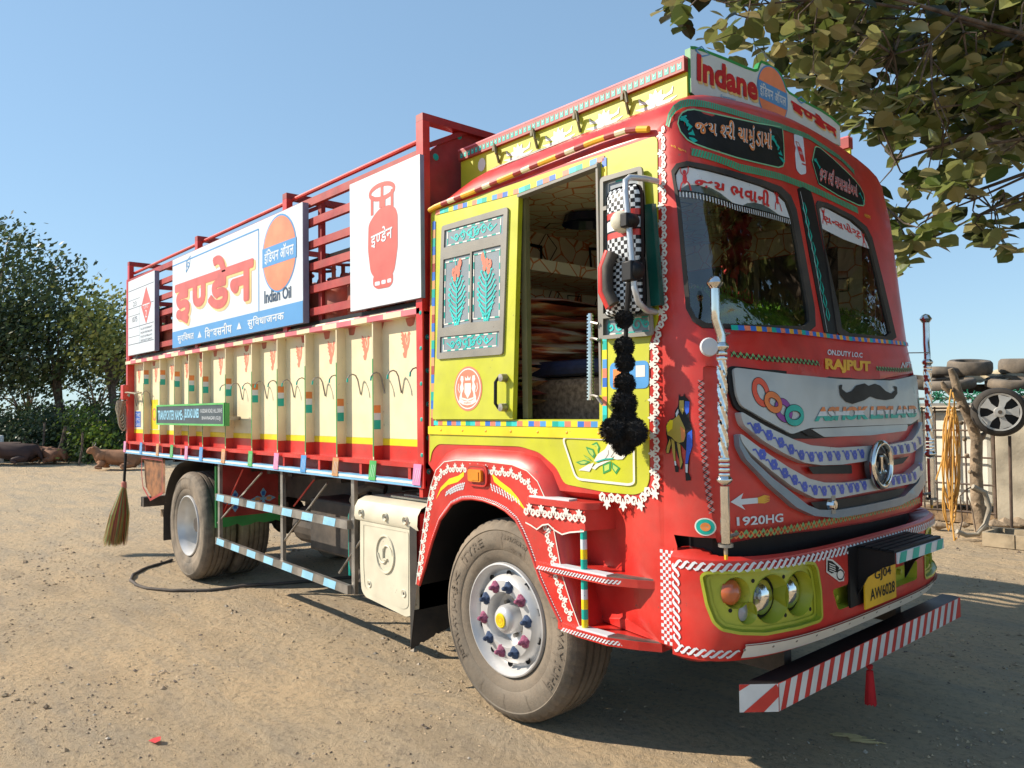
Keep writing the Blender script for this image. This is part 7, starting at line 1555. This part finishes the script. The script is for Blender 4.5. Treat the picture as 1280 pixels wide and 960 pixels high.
GHM = mat('grey_suction_hose', (.36, .33, .27), .6, var=.2, dust=.2); m = MB(); d = 9.0
m.tube([at(1196, 664, d), at(1208, 669, d), at(1222, 668, d), at(1232, 655, d), at(1237, 635, d), at(1231, 615, d), at(1216, 608, d)], .028, GHM, 12); tag(m.build('grey_hose', smooth=60), 'thick grey hose curving round the foot of the log', 'hose')
m = MB(); m.tube([at(1216, 608, 9.1), at(1208, 612, 9.1), at(1200, 620, 9.1), at(1203, 650, 9.1), at(1198, 672, 9.1)], .008, RUST, 5); m.tube([at(1207, 612, 9.0), at(1216, 640, 9.0), at(1220, 665, 9.0)], .006, RUST, 5); tag(m.build('bent_wire'), 'rusty bent wire tied round the log foot', 'wire')
# spare wheel on its stand
d = 9.2; WS = thing('wheel_stand', 'rusty pole stand set in a concrete block, tray at its foot', 'stand', (at(1264, 672, d).x, at(1264, 672, d).y, 0))
m = MB(); b0 = at(1265, 674, d); m.tube([b0, at(1262, 545, d)], .018, RUST, 8); m.build('pole', WS)
m = yb(0, 0, mat('dusty_block', (.42, .34, .23), .9, var=.2, vscale=8), MB(), 1222, 1262, .0, .15, 8.75, 8.8); yb(0, 0, MATS['dusty_block'], m, 1222, 1300, .0, .145, 9.25, 9.35); yb(0, 0, MATS['dusty_block'], m, 1222, 1227, .0, .148, 8.81, 9.24); yb(0, 0, MATS['dusty_block'], m, 1263, 1300, .0, .146, 8.76, 8.80); yb(0, 0, DGREY, m, 1228, 1300, .0, .05, 8.86, 9.24); m.build('block_tray', WS)
c = at(1249, 515, 9.05); ax = (CAM-c).normalized(); ax.z = 0; ax = (ax+YAWR*.12).normalized()
wt = thing('spare_wheel', 'car wheel with five-spoke silver cover hung on the pole stand', 'wheel', c); m = MB(); r = .285
m.lathe([(r*.76, .03), (r*.8, .055), (r*.93, .05), (r, .02), (r*1.0, -.10), (r*.9, -.15), (r*.7, -.14)], c, ax, RUB, 48); m.build('tyre', wt, smooth=50)
HCM = mat('silver_hub_cover', (.6, .6, .58), .35, metal=.4, dust=.2); m = MB(); m.lathe([(r*.78, .03), (r*.77, .058), (r*.70, .052)], c, ax, HCM, 48); m.lathe([(r*.70, .01), (0, .01)], c, ax, BLACK, 40); m.lathe([(r*.22, .05), (r*.2, .075), (0, .08)], c, ax, HCM, 24); m.lathe([(r*.08, .081), (0, .082)], c, ax, DGREY, 12)
ea = ax.cross(Vector((0, 0, 1))).normalized(); eb = Vector((0, 0, 1)).cross(ea).normalized(); eb = ea.cross(ax).normalized()
for k in range(5):
    a = 2*pi*k/5+pi/2+.3; q = []
    for rr, da in ((.18, -.55), (.45, -.27), (.72, -.36), (.72, .36), (.45, .27), (.18, .55)): q.append((r*rr*cos(a+da), r*rr*sin(a+da)))
    m.region(q, lambda u, v, o=0: c+ea*u+eb*v+ax*(.052+o), HCM, off=0, wall=.03)
m.build('hub_cover', wt, smooth=30)
for px, py, s_ in ((1243, 640, .16), (1256, 644, .2), (1272, 641, .22), (1206, 668, .1), (1172, 645, .14)):
    p = at(px, py+6, 9.9); m = MB(); random.seed(px); m.add([(p.x+q[0]*s_*random.uniform(.8, 1.4), p.y+q[1]*s_*.7, .05+q[2]*s_*.5) for q in V6], F8, LOGM); tag(m.build('rubble_chunk', bevel=.02), {1243: 'pale lump of rubble at the foot of the concrete wall', 1256: 'lump of rubble between the log and the wheel pole', 1272: 'dark lump of rubble right of the wheel pole', 1206: 'small lump beside the grey hose', 1172: 'lump under the caged tank'}[px], 'rubble')

# ================================================================== LOOSE THINGS ON AND ROUND THE TRUCK
# black pompom string
FUZ = mat('black_wool', (.016, .015, .015), .95, var=.1)
pt = thing('pompom_string', 'string of black woollen pompoms hanging from the mirror arm', 'pompom', (S(785, 345, -.13)[0], -.13, S(785, 345, -.13)[1])); random.seed(13)
def pompom(c, r, n=1500):
    m = MB(); m.lathe([(0, -r*.8), (r*.56, -r*.56), (r*.8, 0), (r*.56, r*.56), (0, r*.8)], c, (0, 0, 1), FUZ, 10)
    for k in range(n):
        d = Vector((random.gauss(0, 1), random.gauss(0, 1), random.gauss(0, 1))).normalized(); a = d.orthogonal().normalized()*.0017; rr = r*random.uniform(.88, 1.04); t = d+Vector((0, 0, -.1)); m.add([c+d*r*.3-a, c+d*r*.3+a, c+t*rr+a*.6, c+t*rr-a*.6], [(0, 1, 2, 3)], FUZ)
    m.build('pompom', pt)
def pp(px, py, y=-.13): x, z = S(px, py, y); return Vector((x, y, z))
m = MB(); m.tube([pp(789, 336), pp(786, 360), pp(783, 395), pp(780, 520)], [.011, .014, .010, .008], FUZ, 8); m.build('cord', pt)
for px, py, r in ((780, 398, .043), (780, 432, .048), (781, 452, .046), (781, 478, .050), (780, 502, .062), (766, 537, .062), (793, 538, .062), (780, 520, .06), (779, 552, .058)): pompom(pp(px, py), r*.98)
pompom(pp(781, 540)+Vector((0, .05, 0)), .06); pompom(pp(779, 536)+Vector((0, -.05, 0)), .055)
# broom of tinsel and grass hanging at the rear
BR = [mat('broom_straw', (.35, .27, .08), .8), mat('broom_green_tinsel', (.12, .22, .05), .5), mat('broom_gold_tinsel', (.5, .35, .06), .35, metal=.4), mat('broom_red_thread', (.4, .06, .03), .7)]
def fp(px, py, x=-6.63): y, z = F(px, py, x); return Vector((x, y, z))
p0, p1, p2 = fp(157, 572), fp(155, 606), fp(144, 679)
bt = thing('hanging_broom', 'straw broom with green and gold tinsel hanging from the rear corner', 'broom', p0); m = MB(); m.tube([p0+Vector((0, .0, .05)), p0, p1], .016, BLACK, 8); m.build('cord', bt)
m = MB(); random.seed(6)
for k in range(600):
    a = random.random()*2*pi; w_ = random.random()**.5; e = Vector((cos(a)*.1, sin(a)*.1, 0))*w_; q = p2+e*1.35+Vector((0, 0, random.uniform(-.03, .05))); md_ = p1.lerp(p2, .5)+e*1.1; s0 = p1+e*.2; b_ = Vector((-e.y, e.x, 0)).normalized()*.004 if e.length > 1e-4 else Vector((.004, 0, 0)); mm = random.choice(BR)
    m.add([s0-b_, s0+b_, md_+b_, md_-b_, q+b_*.4, q-b_*.4], [(0, 1, 2, 3), (3, 2, 4, 5)], mm)
m.build('bristles', bt); m = MB(); m.lathe([(0, -.05), (.03, -.04), (.028, .03), (0, .05)], p1, (0, 0, 1), mat('red_white_binding', (.6, .2, .15), .6), 12); m.build('binding', bt)
# coiled rope at the rear corner
m = MB(); RP = mat('pale_rope', (.42, .37, .27), .9, var=.2, vscale=60)
for k in range(7):
    c0, c1_ = fp(147.5+k*1.1, 499+k*.5, -6.70-.01*k), fp(150+k*.5, 518+k*3.2, -6.70); mid = (c0+c1_)/2; h_ = (c0-c1_).length/2; m.tube([mid+Vector((.01*k-.03, (.022+.004*k)*sin(t)*(1+.3*sin(2*t+k)), h_*cos(t)*(.8+.04*k))) for t in [2*pi*i/18 for i in range(18)]], .009, RP, 6, closed=True)
a = fp(150, 499, -6.70); m.tube([a, Vector((-6.62, -.04, 1.86)), Vector((-6.5, -.03, 1.86)), Vector((-6.2, -.03, 1.84)), Vector((-6.1, .0, 1.85))], .009, RP, 6); tag(m.build('coiled_rope'), 'coil of pale rope tied at the rear corner of the truck body', 'rope')
# red tassel under the guard bar
y, z = F(1087, 838, 1.44); c = Vector((1.44, y, z)); tt = thing('red_tassel', 'red tassel hanging under the striped front guard bar', 'tassel', c); m = MB(); RT = mat('red_wool', (.5, .015, .02), .9)
m.tube([Vector((1.44, y, .43)), c], .006, RT, 6); m.lathe([(0, .0), (.014, -.01), (.016, -.025), (0, -.035)], c, (0, 0, -1), RT, 10); m.build('cord', tt); m = MB()
for k in range(140): a = random.random()*6.3; r = random.random()**.5*.02; b_ = Vector((.0025, .0025, 0)); s0 = c+Vector((cos(a)*r*.6, sin(a)*r*.6, .0)); q = c+Vector((cos(a)*r*1.2, sin(a)*r*1.2, -.14-random.random()*.02)); m.add([s0-b_, s0+b_, q+b_, q-b_], [(0, 1, 2, 3)], RT)
m.build('threads', tt)
# air hose on the ground behind
pts2 = [G(215, 702), G(200, 706), G(180, 712), G(167, 718), G(163, 725), G(170, 731), G(185, 735), G(215, 738), G(260, 738), G(340, 732), G(440, 724)]
pts2 += [(-3.0, 2.6), (-2.2, 4.5)]; pts3 = []
for i in range(len(pts2)-1):
    for k in range(4): t = k/4; a = pts2[i]; b_ = pts2[i+1]; x, y = a[0]+(b_[0]-a[0])*t, a[1]+(b_[1]-a[1])*t; pts3.append(Vector((x, y, ground_h(x, y)+.014)))
tag(MB().tube(pts3, .015, mat('dusty_black_hose', (.10, .08, .065), .8, var=.2), 8).build('air_hose', smooth=60), 'dusty black air hose lying on the ground round the rear wheel', 'hose')
# bedding on the berth behind the seat
bd = thing('folded_bedding', 'pile of red striped folded bedding on the berth behind the seats', 'bedding', (-.36, .8, 1.63)); random.seed(19)
BM = bpy.data.materials.new('striped_blanket'); BM.use_nodes = True; n_ = BM.node_tree.nodes; l_ = BM.node_tree.links; tc = n_.new('ShaderNodeTexCoord'); mp = n_.new('ShaderNodeMapping'); mp.inputs['Scale'].default_value = (2, 2.5, 26); l_.new(tc.outputs['Object'], mp.inputs[0]); t_ = n_.new('ShaderNodeTexNoise'); t_.inputs['Scale'].default_value = 1.2; t_.inputs['Detail'].default_value = 5; l_.new(mp.outputs[0], t_.inputs[0])
cr = n_.new('ShaderNodeValToRGB'); e_ = cr.color_ramp.elements; e_[0].position = .38; e_[0].color = (.25, .04, .03, 1); e_[1].position = .62; e_[1].color = (.85, .70, .55, 1); x_ = e_.new(.48); x_.color = (.65, .16, .08, 1); x_ = e_.new(.55); x_.color = (.75, .50, .35, 1); l_.new(t_.outputs[0], cr.inputs[0]); l_.new(cr.outputs[0], n_['Principled BSDF'].inputs[0]); n_['Principled BSDF'].inputs['Roughness'].default_value = .9
z = 1.625
for k in range(7):
    h_ = random.uniform(.08, .115); m = MB(); vs = []; nx, ny = 6, 16
    for i in range(nx+1):
        for j in range(ny+1):
            u, v = i/nx, j/ny; x = -.57+.62*u+random.uniform(-.01, .01)+.02*sin(k*2+v*6); y = .12+1.5*v+(-.03 if k % 2 else .02); e = (1-(2*u-1)**6)*(1-(2*v-1)**8); vs.append((x, y, z+h_*(.5+.5*e)+.012*sin(v*11+k*3)+.01*sin(u*7+k)))
    q = len(vs); vs += [(a, b_, 2*z+h_-c_ if False else z+h_*.5-(c_-z-h_*.5)*.9) for a, b_, c_ in vs]
    fs = []
    for i in range(nx):
        for j in range(ny): a = i*(ny+1)+j; f = (a, a+ny+1, a+ny+2, a+1); fs.append(f); fs.append(tuple(q+w_ for w_ in f[::-1]))
    m.add(vs, fs, BM); m.build('folded_blanket', bd, smooth=70); z += h_*.93
# garland inside the windscreen
gl2 = thing('red_garland', 'red cloth garland hanging behind the nearer windscreen pane', 'garland', (1.16, .42, 2.6)); GR = mat('garland_red', (.45, .02, .02), .8)
m = MB(); m.tube([(1.16, .42, 2.66), (1.16, .42, 2.02)], .004, GR, 5); m.build('cord', gl2); random.seed(12)
for z in (2.56, 2.46, 2.36, 2.26, 2.10):
    m = MB(); r = .055
    for k in range(90): d_ = Vector((random.gauss(0, 1), random.gauss(0, 1.6), random.gauss(0, .5))).normalized(); a = d_.orthogonal().normalized()*.014; c_ = Vector((1.16, .42, z)); m.add([c_-a, c_+a, c_+d_*r*1.3+a, c_+d_*r*1.3-a], [(0, 1, 2, 3)], GR)
    m.build('garland_tuft', gl2)
# litter
x, y = G(193, 925); m = MB(); m.add([(x-.03, y-.02, ground_h(x, y)+.006), (x+.04, y-.01, ground_h(x, y)+.012), (x+.045, y+.015, ground_h(x, y)+.02), (x+.0, y+.03, ground_h(x, y)+.022), (x-.04, y+.01, ground_h(x, y)+.008)], [(0, 1, 3), (1, 2, 3), (0, 3, 4)], HZR); tag(m.build('crumpled_wrapper'), 'small crumpled red wrapper lying on the bare ground in front', 'litter')
x, y = G(1070, 925); m = MB()
for k in range(30): a = random.uniform(-.3, .3)+.5; s_ = random.uniform(.02, .07); cx, cy = x+random.uniform(-.07, .07), y+random.uniform(-.02, .02); m.tube([(cx-s_*cos(a), cy-s_*sin(a), ground_h(x, y)+.008), (cx+s_*cos(a), cy+s_*sin(a), ground_h(x, y)+.012)], .0025, mat('dry_straw', (.55, .42, .2), .9), 4)
tag(m.build('straw_wisp'), 'wisp of pale straw on the shaded ground below the guard bar', 'straw')
for o in list(bpy.data.objects):
    if o.type == 'FONT': bpy.data.objects.remove(o)
